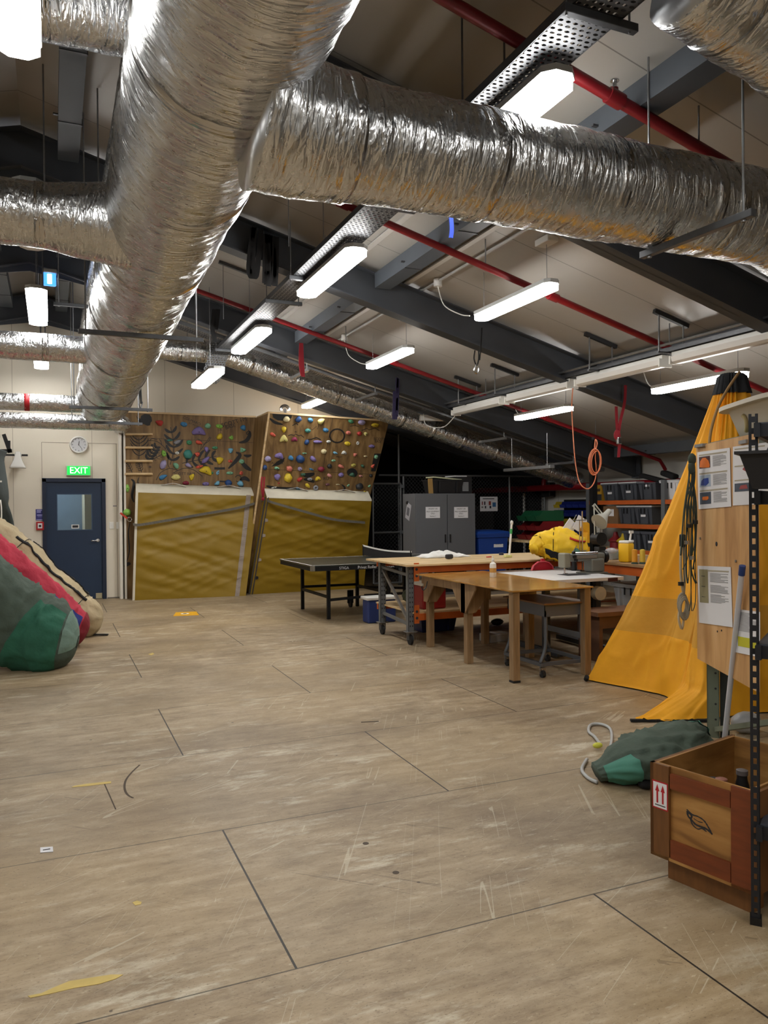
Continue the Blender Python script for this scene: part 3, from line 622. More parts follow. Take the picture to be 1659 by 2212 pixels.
# clock
c = wallpt(170, 961); t = thing('wall_clock', 'round white-rimmed wall clock above the exit sign', 'clock', c)
m = MB(); m.lathe(c, [(.0, .0), (.142, .0), (.146, .02), (.138, .045), (.122, .048), (.118, .03)], 40, (0, -1, 0)); m.build('clock_case', WHITE, t, smooth=True)
m = MB(); m.cyl((c.x, YB-.02, c.z), (c.x, YB-.032, c.z), .12, n=40); m.build('clock_face', mat('clock_face', (196, 198, 202), .5), t)
m = MB()
for k in range(12):
    a = k*math.pi/6; d = Vector((math.sin(a), 0, math.cos(a))); p = c+Vector((0, -.0325, 0))
    m.bar(p+d*.088, p+d*.11, .007, .002, up=(0, 1, 0))
m.build('hour_marks', INK, t)
for nm, a, l, w in (('hour_hand', R(8), .06, .009), ('minute_hand', R(145), .09, .006)):
    m = MB(); d = Vector((math.sin(a), 0, math.cos(a))); p = c+Vector((0, -.035, 0)); m.bar(p-d*.015, p+d*l, w, .002, up=(0, 1, 0)); m.build(nm, BLACK, t)
# exit sign
a, b = wallpt(143, 1006), wallpt(196, 1028); c = (a+b)/2
t = thing('exit_sign', 'green illuminated EXIT sign above the blue door', 'sign', (c.x, YB, c.z))
m = MB(); m.box2((a.x, YB-.06, b.z), (b.x, YB, a.z), bevel=.006); m.build('sign_box', mat('exit_casing', (190, 226, 196), .4), t)
m = MB(); m.box2((a.x+.012, YB-.064, b.z+.012), (b.x-.012, YB-.06, a.z-.008)); m.build('sign_face', mat('exit_green', (22, 190, 74), .4, emit=1.0), t)
text('lettering', 'EXIT', .15, (c.x, YB-.0655, c.z), (1, 0, 0), (0, 0, 1), mat('exit_white', (240, 255, 244), .4, emit=1.3), t, .002, sx=.92)
# blue notice and fire call point
a, b = wallpt(77, 1100), wallpt(96, 1124); t = thing('notice', 'small dark blue notice left of the door, above the red call point', 'notice', ((a+b)/2))
m = MB(); m.box2((a.x, YB-.004, b.z), (b.x, YB, a.z)); m.build('sheet', mat('notice_blue', (34, 34, 110), .5), t)
for z0, x0, x1, h in ((.9, .12, .72, .018), (.78, .12, .6, .01), (.72, .12, .6, .01), (.47, .15, .82, .02), (.32, .2, .8, .006), (.08, .05, .95, .012)):
    m = MB(); w_ = b.x-a.x; h_ = a.z-b.z; m.box2((a.x+w_*x0, YB-.0055, b.z+h_*z0-h/2), (a.x+w_*x1, YB-.004, b.z+h_*z0+h/2)); m.build('print_line', mat('notice_print', (150, 150, 205), .6), t)
a, b = wallpt(78, 1127), wallpt(95, 1145); c = (a+b)/2; t = thing('fire_call_point', 'red fire alarm call point left of the blue door', 'alarm', c)
m = MB(); m.box2((a.x, YB-.05, b.z), (b.x, YB, a.z), bevel=.008); m.build('casing', mat('alarm_red', (170, 24, 34), .4), t)
m = MB(); m.box2((a.x+.025, YB-.054, b.z+.03), (b.x-.025, YB-.05, a.z-.025)); m.build('glass_plate', PAPER, t)
m = MB(); m.cyl((c.x, YB-.054, c.z), (c.x, YB-.0555, c.z), .02, n=16); m.build('press_spot', INK, t)
# light switches
for px, w in ((241, 'nearer the blue door'), (256, 'nearer the climbing board')):
    c = wallpt(px, 1135); t = thing('light_switch', 'white light switch plate right of the door, '+w, 'switch', c, 'light switches')
    m = MB(); m.box2((c.x-.036, YB-.012, c.z-.058), (c.x+.036, YB, c.z+.058), bevel=.004); m.build('plate', WHITE, t)
    m = MB(); m.box2((c.x-.008, YB-.017, c.z-.014), (c.x+.008, YB-.012, c.z+.014)); m.build('rocker', OFFL, t)
c = wallpt(248, 1093); t = MB(); t.box2((c.x-.03, YB-.003, c.z-.008), (c.x+.03, YB, c.z+.008)); t.build('wall_label', GREYINK, None, 'tiny grey label on the wall above the light switches', 'label')
# horn speaker
hc = wallpt(40, 992, .28); t = thing('horn_speaker', 'white horn loudspeaker high on the end wall at the left', 'speaker', hc)
P = []
for k in range(9):
    f = k/8; wv = .03+.09*f**1.6; hv = .03+.05*f**1.6; cz = .1-.26*f
    P.append([hc+Vector((wv*math.copysign(min(1, abs(1.35*math.cos(a))), math.cos(a)), .05*f*-1+hv*math.copysign(min(1, abs(1.35*math.sin(a))), math.sin(a)), cz)) for a in [2*math.pi*q/24 for q in range(24)]])
m = MB(); v = m.grid(P, closed_v=True); m.bm.faces.new(v[0]); m.build('horn', WHITE, t, smooth=True, solid=.004)
m = MB(); m.sph(hc+Vector((0, -.04, -.12)), .03); m.build('driver_plug', OFFL, t, smooth=True)
m = MB(); m.cyl(hc+Vector((0, .03, .06)), hc+Vector((0, .15, .06)), .05, n=18); m.build('driver', HOUS, t, smooth=True)
m = MB(); m.bar((hc.x-.3, YB-.1, hc.z+.06), (hc.x+.14, YB-.1, hc.z+.06), .03, .03); m.bar((hc.x-.2, YB-.1, hc.z+.06), (hc.x-.34, YB, hc.z-.22), .02, .02); m.bar((hc.x-.2, YB-.1, hc.z+.06), (hc.x-.33, YB-.12, hc.z+.14), .03, .03); m.bar((hc.x, YB-.1, hc.z+.06), (hc.x, YB, hc.z+.06), .03, .03); m.build('bracket', BLACK, t)
# wire rack end at the left edge
c = ay(6, 960, 9.6); t = thing('wall_rack', 'dark rack with white shelf edges at the left edge of the photo', 'rack', c)
a, b = ay(-25, 938, 9.6), ay(20, 985, 9.6)
for k in range(5):
    p = Vector(a).lerp(b, (k+.6)/5.5); m = MB(); m.box2((c.x-.9, c.y-.02, p.z-.012), (p.x-.03, c.y+.25, p.z+.012)); m.build('shelf_slat', WHITE, t)
m = MB(); m.bar(ay(8, 938, 9.6), ay(22, 978, 9.6), .03, .05); m.bar(ay(20, 952, 9.6), ay(20, 968, 9.6), .02, .03); m.bar(ay(0, 941, 9.6), ay(-90, 941, 9.6), .04, .05); m.bar(ay(26, 974, 9.6), ay(-90, 976, 9.6), .03, .05); m.bar((c.x-.5, 9.6, c.z-.12), (c.x-.5, YB, c.z-.12), .03, .03); m.build('frame', BLACK, t)
# ================================================================ LEFT: HANGING TARPS AND DUFFELS
def cloth_mat(name, col, var=.18, bump=.6, bs=11, rough=.85): return mat(name, col, rough, 0, var, 5, bump, bs)
TARP = cloth_mat('grey_green_canvas', (70, 78, 78))
P = []
# silhouette of the hanging canvas, measured against the wall behind
sil = [(20, 975), (8, 992), (12, 1008), (22, 1070), (20, 1082), (18, 1086), (28, 1110), (34, 1150), (40, 1182), (52, 1230)]
for k, (px, py) in enumerate(sil):
    e = ay(px, py, 8.3); row = []
    for j in range(16):
        f = j/15; row.append(Vector((e.x-.75*f, e.y-.10*math.sin(f*9+k*.35)-.22*math.sin(f*3.1), e.z+.02*math.sin(f*7+k))))
    P.append(row)
m = MB(); m.grid(P); t = m.build('hanging_tarp', TARP, None, 'grey-green canvas hanging in folds at the left edge', 'canvas', smooth='all', solid=.02, sub=1)
e = ay(2, 1060, 8.05); m = MB(); m.tube(bez([ay(1, 1080, 7.95), ay(3, 1100, 7.92), ay(3, 1140, 7.9)], 6), .008, 6); m.build('white_cord', WHITE, t)
m = MB(); m.bar(ay(-4, 1040, 7.98), ay(4, 1040, 7.98), .02, .02); m.build('toggle', WHITE, t)
def duffel(name, lab, sp, rads, m_, seed, wr=.05, flat=1., n=54, k=44, cat='bag'):
    pts = bez(sp, 16)
    for q_ in (.25, .5, .75, .9): pts.insert(len(pts)-1, pts[-2].lerp(pts[-1], .4)); rr = []
    L = [0]
    for a, b in zip(pts, pts[1:]): L.append(L[-1]+(b-a).length)
    P = []; px = None; cnt = len(pts)
    base = thing(name, lab, cat, (pts[-1].x, pts[-1].y, 0))
    def radius(f):
        x = f*(len(rads)-1); i = min(int(x), len(rads)-2); u = x-i; u = u*u*(3-2*u); r0 = rads[i]*(1-u)+rads[i+1]*u; e = min(.3, .8*rads[-1]/L[-1]); q = max(0, (f-1+e)/e); return r0*max(.12, math.sqrt(max(0, 1-q*q)))
    for i, c in enumerate(pts):
        t = (pts[min(i+1, cnt-1)]-pts[max(i-1, 0)]).normalized()
        if px is None: px = Vector((0, 0, 1)).cross(t).normalized()
        px = (px-t*px.dot(t)).normalized(); py = t.cross(px); f = L[i]/L[-1]; r = radius(f); row = []
        for j in range(n):
            a = 2*math.pi*j/n; ca, sa = math.cos(a), math.sin(a)
            q = Vector((f*L[-1]*2.6+seed, ca*1.1, sa*1.1)); d = noise.noise(q)*1.1+.6*noise.noise(Vector((f*L[-1]*7+seed, ca*2.2, sa*2.2)))+.5*abs(noise.noise(Vector((f*L[-1]*4, ca*4+seed, sa*4))))
            r1 = 1-abs(2.2*noise.noise(Vector((f*L[-1]*3.2+seed, ca*2.0+f*2, sa*2.0)))); r2 = 1-abs(2.2*noise.noise(Vector((f*L[-1]*7+seed, ca*1.4, sa*1.4-f*3)))); d += 1.1*max(0, r1)**3+.7*max(0, r2)**4
            p = c+(px*ca+py*sa*flat)*(r*(1+wr*d))
            if p.z < .006: p.z = .006+.002*math.sin(j)
            row.append(p)
        P.append(row)
    mb = MB(); v = mb.grid(P, closed_v=True); mb.bm.faces.new(v[0][::-1]); mb.bm.faces.new(v[-1])
    return base, mb, P
GREEN = cloth_mat('dark_green_canvas', (70, 84, 74)); TEAL = cloth_mat('teal_patch', (38, 96, 76)); REDC = cloth_mat('red_canvas', (176, 44, 66)); BLUEC = cloth_mat('blue_canvas', (44, 58, 132))
TAN = cloth_mat('tan_canvas', (176, 160, 128)); LTEAL = cloth_mat('pale_teal_canvas', (110, 136, 126)); DRED = cloth_mat('dark_red_canvas', (128, 26, 40)); LBLUE = cloth_mat('light_blue_canvas', (70, 120, 150))
def strap_on(P, i0, i1, j0, j1, m_, parent, name='strap', w=2, off=.012):
    # a strip lying on the duffel surface, from ring i0 to ring i1, turning from segment j0 to j1
    rows = []; k = abs(i1-i0) or 12
    for s in range(k+1):
        f = s/k; i = int(round(i0+(i1-i0)*f)); j = j0+(j1-j0)*f; cen = sum(P[i], Vector())/len(P[i]); row = []
        for q in range(w+1):
            jj = (j+q) % len(P[i]); a = P[i][int(jj)]; b = P[i][(int(jj)+1) % len(P[i])]; p = a.lerp(b, jj-int(jj)); row.append(p+(p-cen).normalized()*off)
        rows.append(row)
    mb = MB(); mb.grid(rows); return mb.build(name, m_, parent, smooth='all', solid=.008)
def ring_patch(P, i0, i1, j0, j1, m_, parent, name, off=.008):
    n = len(P[0]); rows = []
    for i in range(i0, i1+1):
        cen = sum(P[i], Vector())/n; rows.append([P[i][j % n]+(P[i][j % n]-cen).normalized()*off for j in range(j0, j1+1)])
    mb = MB(); mb.grid(rows); return mb.build(name, m_, parent, smooth='all')

GB = [(-2.3, 6.1, 1.32), (-1.65, 6.0, .88), (-1.22, 5.9, .56), (-.90, 5.78, .33), (-.70, 5.7, .26), (-.50, 5.66, .22)]
t, mb, P = duffel('duffel_bag', 'dark green canvas bag with a teal patch, nearest on the left', GB, [.34, .40, .41, .39, .375, .35, .30], GREEN, 3, .09)
mb.build('bag_body', GREEN, t, smooth='all')
n = len(P); ring_patch(P, n-40, n-16, 18, 38, TEAL, t, 'teal_patch'); ring_patch(P, n-15, n-5, 4, 30, LTEAL, t, 'end_patch', .006)
strap_on(P, n-5, n-5, 18, 34, BLKF, t, 'grab_handle', 1)
RB = [(-2.2, 7.2, 1.55), (-1.6, 6.95, 1.12), (-1.2, 6.85, .80), (-.85, 6.8, .47), (-.6, 6.78, .25), (-.37, 6.76, .15)]
t, mb, P = duffel('duffel_bag', 'long red canvas bag with blue end patch, between the green and tan bags', RB, [.24, .27, .29, .29, .28, .25, .20], REDC, 8, .09)
mb.build('bag_body', REDC, t, smooth='all'); n = len(P)
ring_patch(P, n-36, n-13, 18, 40, BLUEC, t, 'blue_patch'); ring_patch(P, n-12, n-3, 0, 54, DRED, t, 'end_patch', .006)
ring_patch(P, n-15, n-12, 30, 34, mat('yellow_label', (196, 168, 90), .7), t, 'sewn_label', .012)
TB = [(-2.2, 7.9, 1.72), (-1.6, 7.75, 1.28), (-1.2, 7.66, .96), (-.86, 7.6, .62), (-.56, 7.55, .35), (-.38, 7.5, .23), (-.17, 7.48, .19)]
t, mb, P = duffel('duffel_bag', 'tan canvas bag with black straps and zip, behind the red bag', TB, [.24, .27, .29, .29, .28, .26, .24, .22], TAN, 15, .08)
mb.build('bag_body', TAN, t, smooth='all'); n = len(P)
strap_on(P, 30, n-24, 17, 18, BLKF, t, 'zip_strip', 1); strap_on(P, 34, n-30, 9, 12, BLKF, t, 'shoulder_strap', 1)
for q in (int(n*.33), int(n*.72)): strap_on(P, q, q, 3, 33, BLKF, t, 'compression_strap', 1)
m = MB(); m.bar((-.3, 7.42, .02), (-.12, 7.38, .012), .05, .012); m.build('loose_strap', BLKF, t)
t, mb, P = duffel('duffel_bag', 'small red bag with light blue end, farthest of the left pile', [(-1.6, 8.9, 1.18), (-1.0, 8.75, .6), (-.62, 8.65, .24), (-.34, 8.6, .12)], [.2, .22, .21, .19, .13], REDC, 21, .08)
mb.build('bag_body', REDC, t, smooth='all'); n = len(P); ring_patch(P, n-9, n-1, 0, 54, LBLUE, t, 'end_patch', .006)
# ================================================================ CLIMBING BOARD
def ply_material(name, cols, rough=.6, sx=7, sz=1.0, sy=7, knots=True, scale=1.6):
    m = bpy.data.materials.new(name); m.use_nodes = True; nt = m.node_tree; b = nt.nodes['Principled BSDF']
    tc = N(nt, 'ShaderNodeTexCoord'); mp = N(nt, 'ShaderNodeMapping'); mp.inputs['Scale'].default_value = (sx, sy, sz); nt.links.new(tc.outputs['Object'], mp.inputs[0])
    n = N(nt, 'ShaderNodeTexNoise'); n.inputs['Scale'].default_value = scale; n.inputs['Detail'].default_value = 7; n.inputs['Distortion'].default_value = .7; nt.links.new(mp.outputs[0], n.inputs['Vector'])
    c = ramp(nt, n.outputs[0], [(.32, lin(cols[0])), (.5, lin(cols[1])), (.68, lin(cols[2]))])
    n2 = N(nt, 'ShaderNodeTexNoise'); n2.inputs['Scale'].default_value = 1.3; n2.inputs['Detail'].default_value = 3; nt.links.new(tc.outputs['Object'], n2.inputs['Vector'])
    c = mixc(nt, MA(nt, 'MULTIPLY', ramp(nt, n2.outputs[0], [(.4, (0, 0, 0, 1)), (.65, (1, 1, 1, 1))]), .3), c, lin(cols[0]))
    if knots:
        vo = N(nt, 'ShaderNodeTexVoronoi'); vo.inputs['Scale'].default_value = 2.3; nt.links.new(tc.outputs['Object'], vo.inputs['Vector'])
        c = mixc(nt, MA(nt, 'MULTIPLY', MA(nt, 'LESS_THAN', vo.outputs['Distance'], .05), .8), c, lin((52, 36, 22)))
    nt.links.new(c, b.inputs['Base Color']); b.inputs['Roughness'].default_value = rough; return m
PLYW = ply_material('climbing_ply', ((92, 68, 36), (122, 94, 54), (150, 120, 76)))
PINE = ply_material('pale_pine', ((190, 160, 116), (214, 186, 142), (228, 204, 164)), .55, 2, 8, 2, False)
PAINT = mat('black_paint', (16, 16, 18), .6)
YP = 11.25
board = thing('climbing_board', 'plywood climbing board with black painted fern motifs behind the two yellow mats', 'climbing wall', (2.6, YP, 0))
xl, xm, zt = .42, 2.655, 3.13
m = MB(); m.box2((xl, YP, 0), (xm, YP+.018, zt)); m.build('flat_panel', PLYW, board)
m = MB(); m.box2((xl-.03, YP-.02, 0), (xl, YB, zt+.015)); m.build('side_trim', _M['trim_white'], board)
m = MB(); m.box2((xl-.03, YP-.02, zt), (xm, YB, zt+.03)); m.build('top_board', PINE, board)
# overhanging panel: bottom on the floor line, top leaning into the hall
YT = 10.45; B0 = Vector((2.66, YP-.01, 0)); nrm = Vector((0, -zt, -(YP-.01-YT))).normalized()
TL = apl(581, 893, B0, nrm); TR = apl(838, 911, B0, nrm); MR = apl(803, 1050, B0, nrm)
dirr = (MR-TR)/(TR.z-MR.z); BR = TR+dirr*TR.z; ML = apl(559, 1050, B0, nrm); dirl = (ML-TL)/(TL.z-ML.z); BL = TL+dirl*TL.z
BL.z = BR.z = 0.0; 
m = MB(); m.prism([TL, TR, BR, BL], nrm*-.02); m.build('overhang_panel', PLYW, board)
m = MB(); m.prism([TL, BL, Vector((BL.x, YP, 0)), Vector((xm, YP, 0)), Vector((xm, YP, zt)), Vector((TL.x-.03, YP, TL.z))], (-.018, 0, 0)); m.build('cheek_panel', PLYW, board)
m = MB(); m.bar(TL+Vector((0, -.005, 0)), BL+Vector((0, -.005, 0)), .02, .03, up=(1, 0, 0)); m.build('edge_batten', PINE, board)
m = MB(); m.prism([TL+Vector((-.02, -.02, 0)), TR+Vector((.02, -.02, 0)), Vector((TR.x+.02, YP, TR.z)), Vector((TL.x-.02, YP, TL.z))], (0, 0, .03)); m.build('top_board', PINE, board)
m = MB(); m.prism([TR, BR, Vector((BR.x, YB, 0)), Vector((TR.x, YB, TR.z))], (.018, 0, 0)); m.build('cheek_panel', PLYW, board)
for f, w_ in ((.2, .14), (.86, .16)):
    p = TL.lerp(TR, f); m = MB(); m.box((p.x, p.y+.10, p.z+.034), (w_*1.8, .14, .006)); m.build('steel_plate', GALV, board)
p = TL.lerp(TR, .14)+Vector((0, .1, .035)); m = MB(); m.tube(arc(p+Vector((0, 0, .06)), (1, 0, 0), (0, 0, 1), .07, -.3, 3.4, 12), .028, 8); m.box(p+Vector((0, 0, .04)), (.04, .05, .08)); m.build('anchor_shackle', CHROME, board, smooth=True)
def seam(a, b, nv, w=.006):
    m = MB(); m.bar(Vector(a)+Vector(nv)*.001, Vector(b)+Vector(nv)*.001, w, .002, up=nv); m.build('sheet_joint', mat('ply_joint', (56, 42, 26), .7), board)
seam((xl, YP, 2.72), (xm, YP, 2.68), (0, -1, 0)); seam((2.02, YP, zt), (2.02, YP, 2.7), (0, -1, 0)); seam((1.97, YP, 0), (1.97, YP, 2.68), (0, -1, 0))
fp = lambda u, v: TL.lerp(TR, u).lerp(BL.lerp(BR, u), v)
seam(fp(0, .30), fp(1, .31), nrm); seam(fp(.52, 0), fp(.52, .31), nrm); seam(fp(.48, .31), fp(.48, 1), nrm)
# painted motifs: thin shapes on the two faces (a: flat panel, b: overhang), outlined in 4.81x close-up coordinates
def A_(x, y): return ay(250+x/4.81, 850+y/4.81, YP)
def B_(x, y): return apl(540+x/4.809, 850+y/4.809, B0, nrm)
def motif(poly, f=A_, nv=Vector((0, -1, 0)), name='painted_motif'):
    m = MB(); P = [f(x, y)+nv*.0015 for x, y in poly]; vs = [m.bm.verts.new(p) for p in P]; m.bm.faces.new(vs)
    bmesh.ops.triangulate(m.bm, faces=m.bm.faces); return m
def stroke(pts, w, f=A_, nv=Vector((0, -1, 0)), mb=None, taper=True):
    m = mb or MB(); k = len(pts); L = []; Q = []
    for i, (x, y) in enumerate(pts):
        x0, y0 = pts[max(i-1, 0)]; x1, y1 = pts[min(i+1, k-1)]; dx, dy = x1-x0, y1-y0; l = math.hypot(dx, dy) or 1
        ww = w*(.25+.75*math.sin(math.pi*min(1, max(0, (i+.4)/(k-.2))))) if taper else w/1
        L.append(f(x-dy/l*ww/2, y+dx/l*ww/2)+nv*.0018); Q.append(f(x+dy/l*ww/2, y-dx/l*ww/2)+nv*.0018)
    m.grid([L, Q]); return m
def curve2(ps, n=6): return [(p.x, p.y) for p in bez([(x, y, 0) for x, y in ps], n)]
def frond(pts, L0, mb=None, f=A_, nv=Vector((0, -1, 0)), w=16, side=1.0):
    mb = mb or MB(); c = curve2(pts, 6); k = len(c); stroke(c, 7, f, nv, mb, False)
    for i in range(2, k-1, 2):
        x0, y0 = c[i-1]; x1, y1 = c[i+1]; dx, dy = x1-x0, y1-y0; l = math.hypot(dx, dy); dx, dy = dx/l, dy/l
        ll = L0*math.sin(math.pi*(.15+.8*i/k))
        for s in (1, -1):
            nx, ny = -dy*s, dx*s; a = c[i]; b = (a[0]+nx*ll*.6*side+dx*ll*.35, a[1]+ny*ll*.6*side+dy*ll*.35); d = (a[0]+nx*ll*side+dx*ll*.9, a[1]+ny*ll*side+dy*ll*.9)
            stroke(curve2([a, b, d], 4), w, f, nv, mb)
    return mb
NV = Vector((0, -1, 0))
motif([(208, 222), (222, 258), (252, 280), (246, 300), (262, 318), (292, 318), (330, 336), (356, 330), (362, 304), (378, 286), (372, 246), (352, 220), (300, 214), (262, 232), (256, 262), (228, 252)]).build('painted_island', PAINT, board)
frond([(565, 740), (605, 560), (570, 350)], 92, None, A_, NV, 30).build('painted_fern', PAINT, board)
frond([(690, 725), (860, 690), (1050, 650)], 86, None, A_, NV, 30).build('painted_fern', PAINT, board)
mb = frond([(240, 680), (245, 560), (240, 460)], 100, None, A_, NV, 11); frond([(170, 820), (140, 760), (110, 720)], 30, mb, A_, NV, 5); frond([(270, 820), (250, 760), (240, 720)], 40, mb, A_, NV, 7); mb.build('painted_fern', PAINT, board)
mb = frond([(320, 705), (370, 620), (430, 540)], 56, None, A_, NV, 28); frond([(370, 690), (450, 650), (520, 600)], 36, mb, A_, NV, 5); mb.build('painted_fern', PAINT, board)
mb = MB()
for c in ([(545, 680), (520, 580), (430, 500), (330, 490)], [(430, 480), (380, 470), (350, 490)], [(480, 540), (470, 500), (450, 470)], [(520, 580), (520, 520), (500, 470)], [(840, 640), (900, 560), (980, 450)], [(880, 580), (890, 500), (850, 470)], [(910, 530), (960, 500), (990, 455)], [(590, 830), (700, 780), (800, 790), (900, 860)], [(420, 900), (470, 820), (560, 780), (640, 800)], [(560, 780), (540, 720), (555, 640)]): stroke(curve2(c, 8), 6, A_, NV, mb, False)
mb.build('painted_fern_outline', PAINT, board)
mb = MB(); stroke(curve2([(1380, 380), (1385, 410), (1365, 425), (1360, 405), (1378, 395)], 5), 8, A_, NV, mb, False); stroke(curve2([(1392, 390), (1390, 440), (1350, 495), (1280, 510)], 8), 40, A_, NV, mb); mb.build('painted_fern_curl', PAINT, board)
mb = MB(); stroke(curve2([(1170, 780), (1240, 710), (1290, 640), (1250, 610)], 6), 40, A_, NV, mb); stroke(curve2([(1290, 690), (1350, 760), (1410, 800)], 6), 44, A_, NV, mb); stroke([(1025, 778), (1080, 780), (1135, 778)], 24, A_, NV, mb, False); stroke(curve2([(1330, 640), (1370, 650), (1410, 640)], 5), 30, A_, NV, mb); mb.build('painted_mountain', PAINT, board)
for q_, w_, tp in ((curve2([(1240, 870), (1270, 850), (1300, 870), (1290, 920), (1250, 910)], 5), 8, False), (curve2([(1290, 900), (1340, 880), (1390, 910)], 5), 44, True), ([(1080, 912), (1120, 915), (1160, 912)], 16, False)): stroke(q_, w_, A_, NV, None, tp).build('painted_shape', PAINT, board)
mb = MB(); stroke(curve2([(160, 890), (190, 930), (170, 1060), (190, 1130)], 6), 30, A_, NV, mb); stroke(curve2([(240, 870), (230, 920), (250, 960)], 5), 12, A_, NV, mb); stroke(curve2([(150, 1330), (130, 1450), (140, 1640), (100, 1790)], 6), 14, A_, NV, mb); stroke(curve2([(90, 1800), (130, 1770), (150, 1780)], 4), 40, A_, NV, mb); mb.build('painted_fern_stem', PAINT, board)
for s, x, y, sz, rot in (('SCOTT FM', 1230, 298, 46, 17), ('BASE', 1190, 345, 40, 17), ('COLMARO', 790, 285, 30, -22), ('AT WORK', 815, 328, 20, -20), ('SCOTT BASE', 715, 835, 30, 0), ('1st', 1080, 380, 30, 10)):
    o = A_(x, y)+NV*.002; ca, sa = math.cos(R(rot)), math.sin(R(rot))
    text('painted_lettering', s, sz/4.81*.0077*1.35, o, (ca, 0, sa), (-sa, 0, ca), PAINT, board, .001)
ux = (TR-TL).normalized(); uy = nrm.cross(ux)*-1
if uy.z < 0: uy = -uy
motif([(232, 205), (440, 210), (430, 255), (370, 285), (290, 280), (240, 250)], B_, nrm).build('painted_shape', PAINT, board)
mb = MB(); stroke(curve2([(205, 258), (260, 300), (340, 322)], 5), 30, B_, nrm, mb); stroke(curve2([(440, 335), (480, 312), (500, 330)], 5), 8, B_, nrm, mb, False); stroke([(395, 440), (425, 428), (460, 435), (470, 420), (510, 440), (530, 432), (560, 458)], 8, B_, nrm, mb, False); stroke([(600, 480), (640, 475), (690, 458), (735, 480)], 10, B_, nrm, mb, False); stroke([(1040, 340), (1090, 332), (1130, 345)], 6, B_, nrm, mb, False); stroke([(1160, 385), (1215, 362), (1235, 378), (1300, 360), (1345, 385)], 7, B_, nrm, mb, False); stroke([(620, 350), (645, 380), (690, 340), (705, 372), (715, 300)], 5, B_, nrm, mb, False); mb.build('painted_ridge_line', PAINT, board)
mb = MB(); stroke([(905+76*math.cos(a*.3), 440+70*math.sin(a*.3)) for a in range(22)], 16, B_, nrm, mb, False); mb.build('painted_ring', PAINT, board)
motif([(220, 760), (290, 700), (362, 665), (350, 710), (300, 745)], B_, nrm).build('painted_fern', PAINT, board)
motif([(1290, 625), (1360, 625), (1305, 810), (1255, 810)], B_, nrm).build('painted_panel', PAINT, board)
for q_, w_ in ((curve2([(540, 840), (600, 850), (670, 830)], 5), 50), (curve2([(560, 890), (620, 900), (670, 920)], 5), 40), (curve2([(1010, 830), (1060, 820), (1110, 850)], 5), 90), (curve2([(170, 960), (300, 990), (520, 985)], 5), 40), (curve2([(950, 945), (985, 980), (960, 1015)], 5), 20)): stroke(q_, w_, B_, nrm).build('painted_shape', PAINT, board)
for s, x, y, sz in (('SCOTT', 1345, 475, 34), ('BASE', 1330, 500, 30), ('ALTIMA', 285, 725, 30), ('RU', 790, 885, 40), ('WEST', 925, 660, 22)):
    text('painted_lettering', s, sz/4.809*.0077*1.3, B_(x, y)+nrm*.002, ux, uy, PAINT, board, .001)
# wooden rungs
for py, w in ((938, 'top'), (967, 'second'), (996, 'third'), (1024, 'lowest')):
    a, b = ay(272, py, YP-.04), ay(328, py, YP-.04); t = thing('wooden_rung', 'pale wooden rung at the left of the climbing board, '+w+' of the four', 'rung', (a+b)/2, 'wooden rungs')
    m = MB(); m.cyl(a, b, .021, n=12); m.build('bar', PINE, t, smooth=True)
    m = MB()
    for q in (a, b): m.box((q.x, YP-.02, q.z), (.03, .045, .03))
    m.build('end_block', PINE, t)
# ---- holds
HC = dict(red=(176, 52, 48), blue=(60, 124, 172), green=(70, 142, 104), lime=(136, 190, 82), purple=(124, 110, 168), yellow=(212, 186, 46), teal=(62, 132, 124), cream=(214, 202, 160), coral=(214, 92, 72), mint=(122, 178, 146), lilac=(158, 150, 190), navy=(34, 72, 128), sky=(116, 176, 208), white=(206, 208, 204), salmon=(208, 120, 104), magenta=(142, 44, 82), crimson=(128, 26, 52), pink=(206, 142, 138), black=(34, 36, 40), grey=(140, 142, 150), olive=(176, 166, 76), maroon=(102, 60, 66), pale=(216, 206, 130), orange=(206, 96, 52), darkgreen=(48, 92, 70))
HN = dict(navy='dark blue', sky='light blue', pale='pale yellow', darkgreen='dark green', mint='mint green', teal='teal green')
HM = {k: mat('hold_'+k, v, .55, 0, .12, 30, .15, 90) for k, v in HC.items()}
SH = dict(o='rounded', t='triangular', b='bulky', s='slim', h='horned', r='ring-shaped')
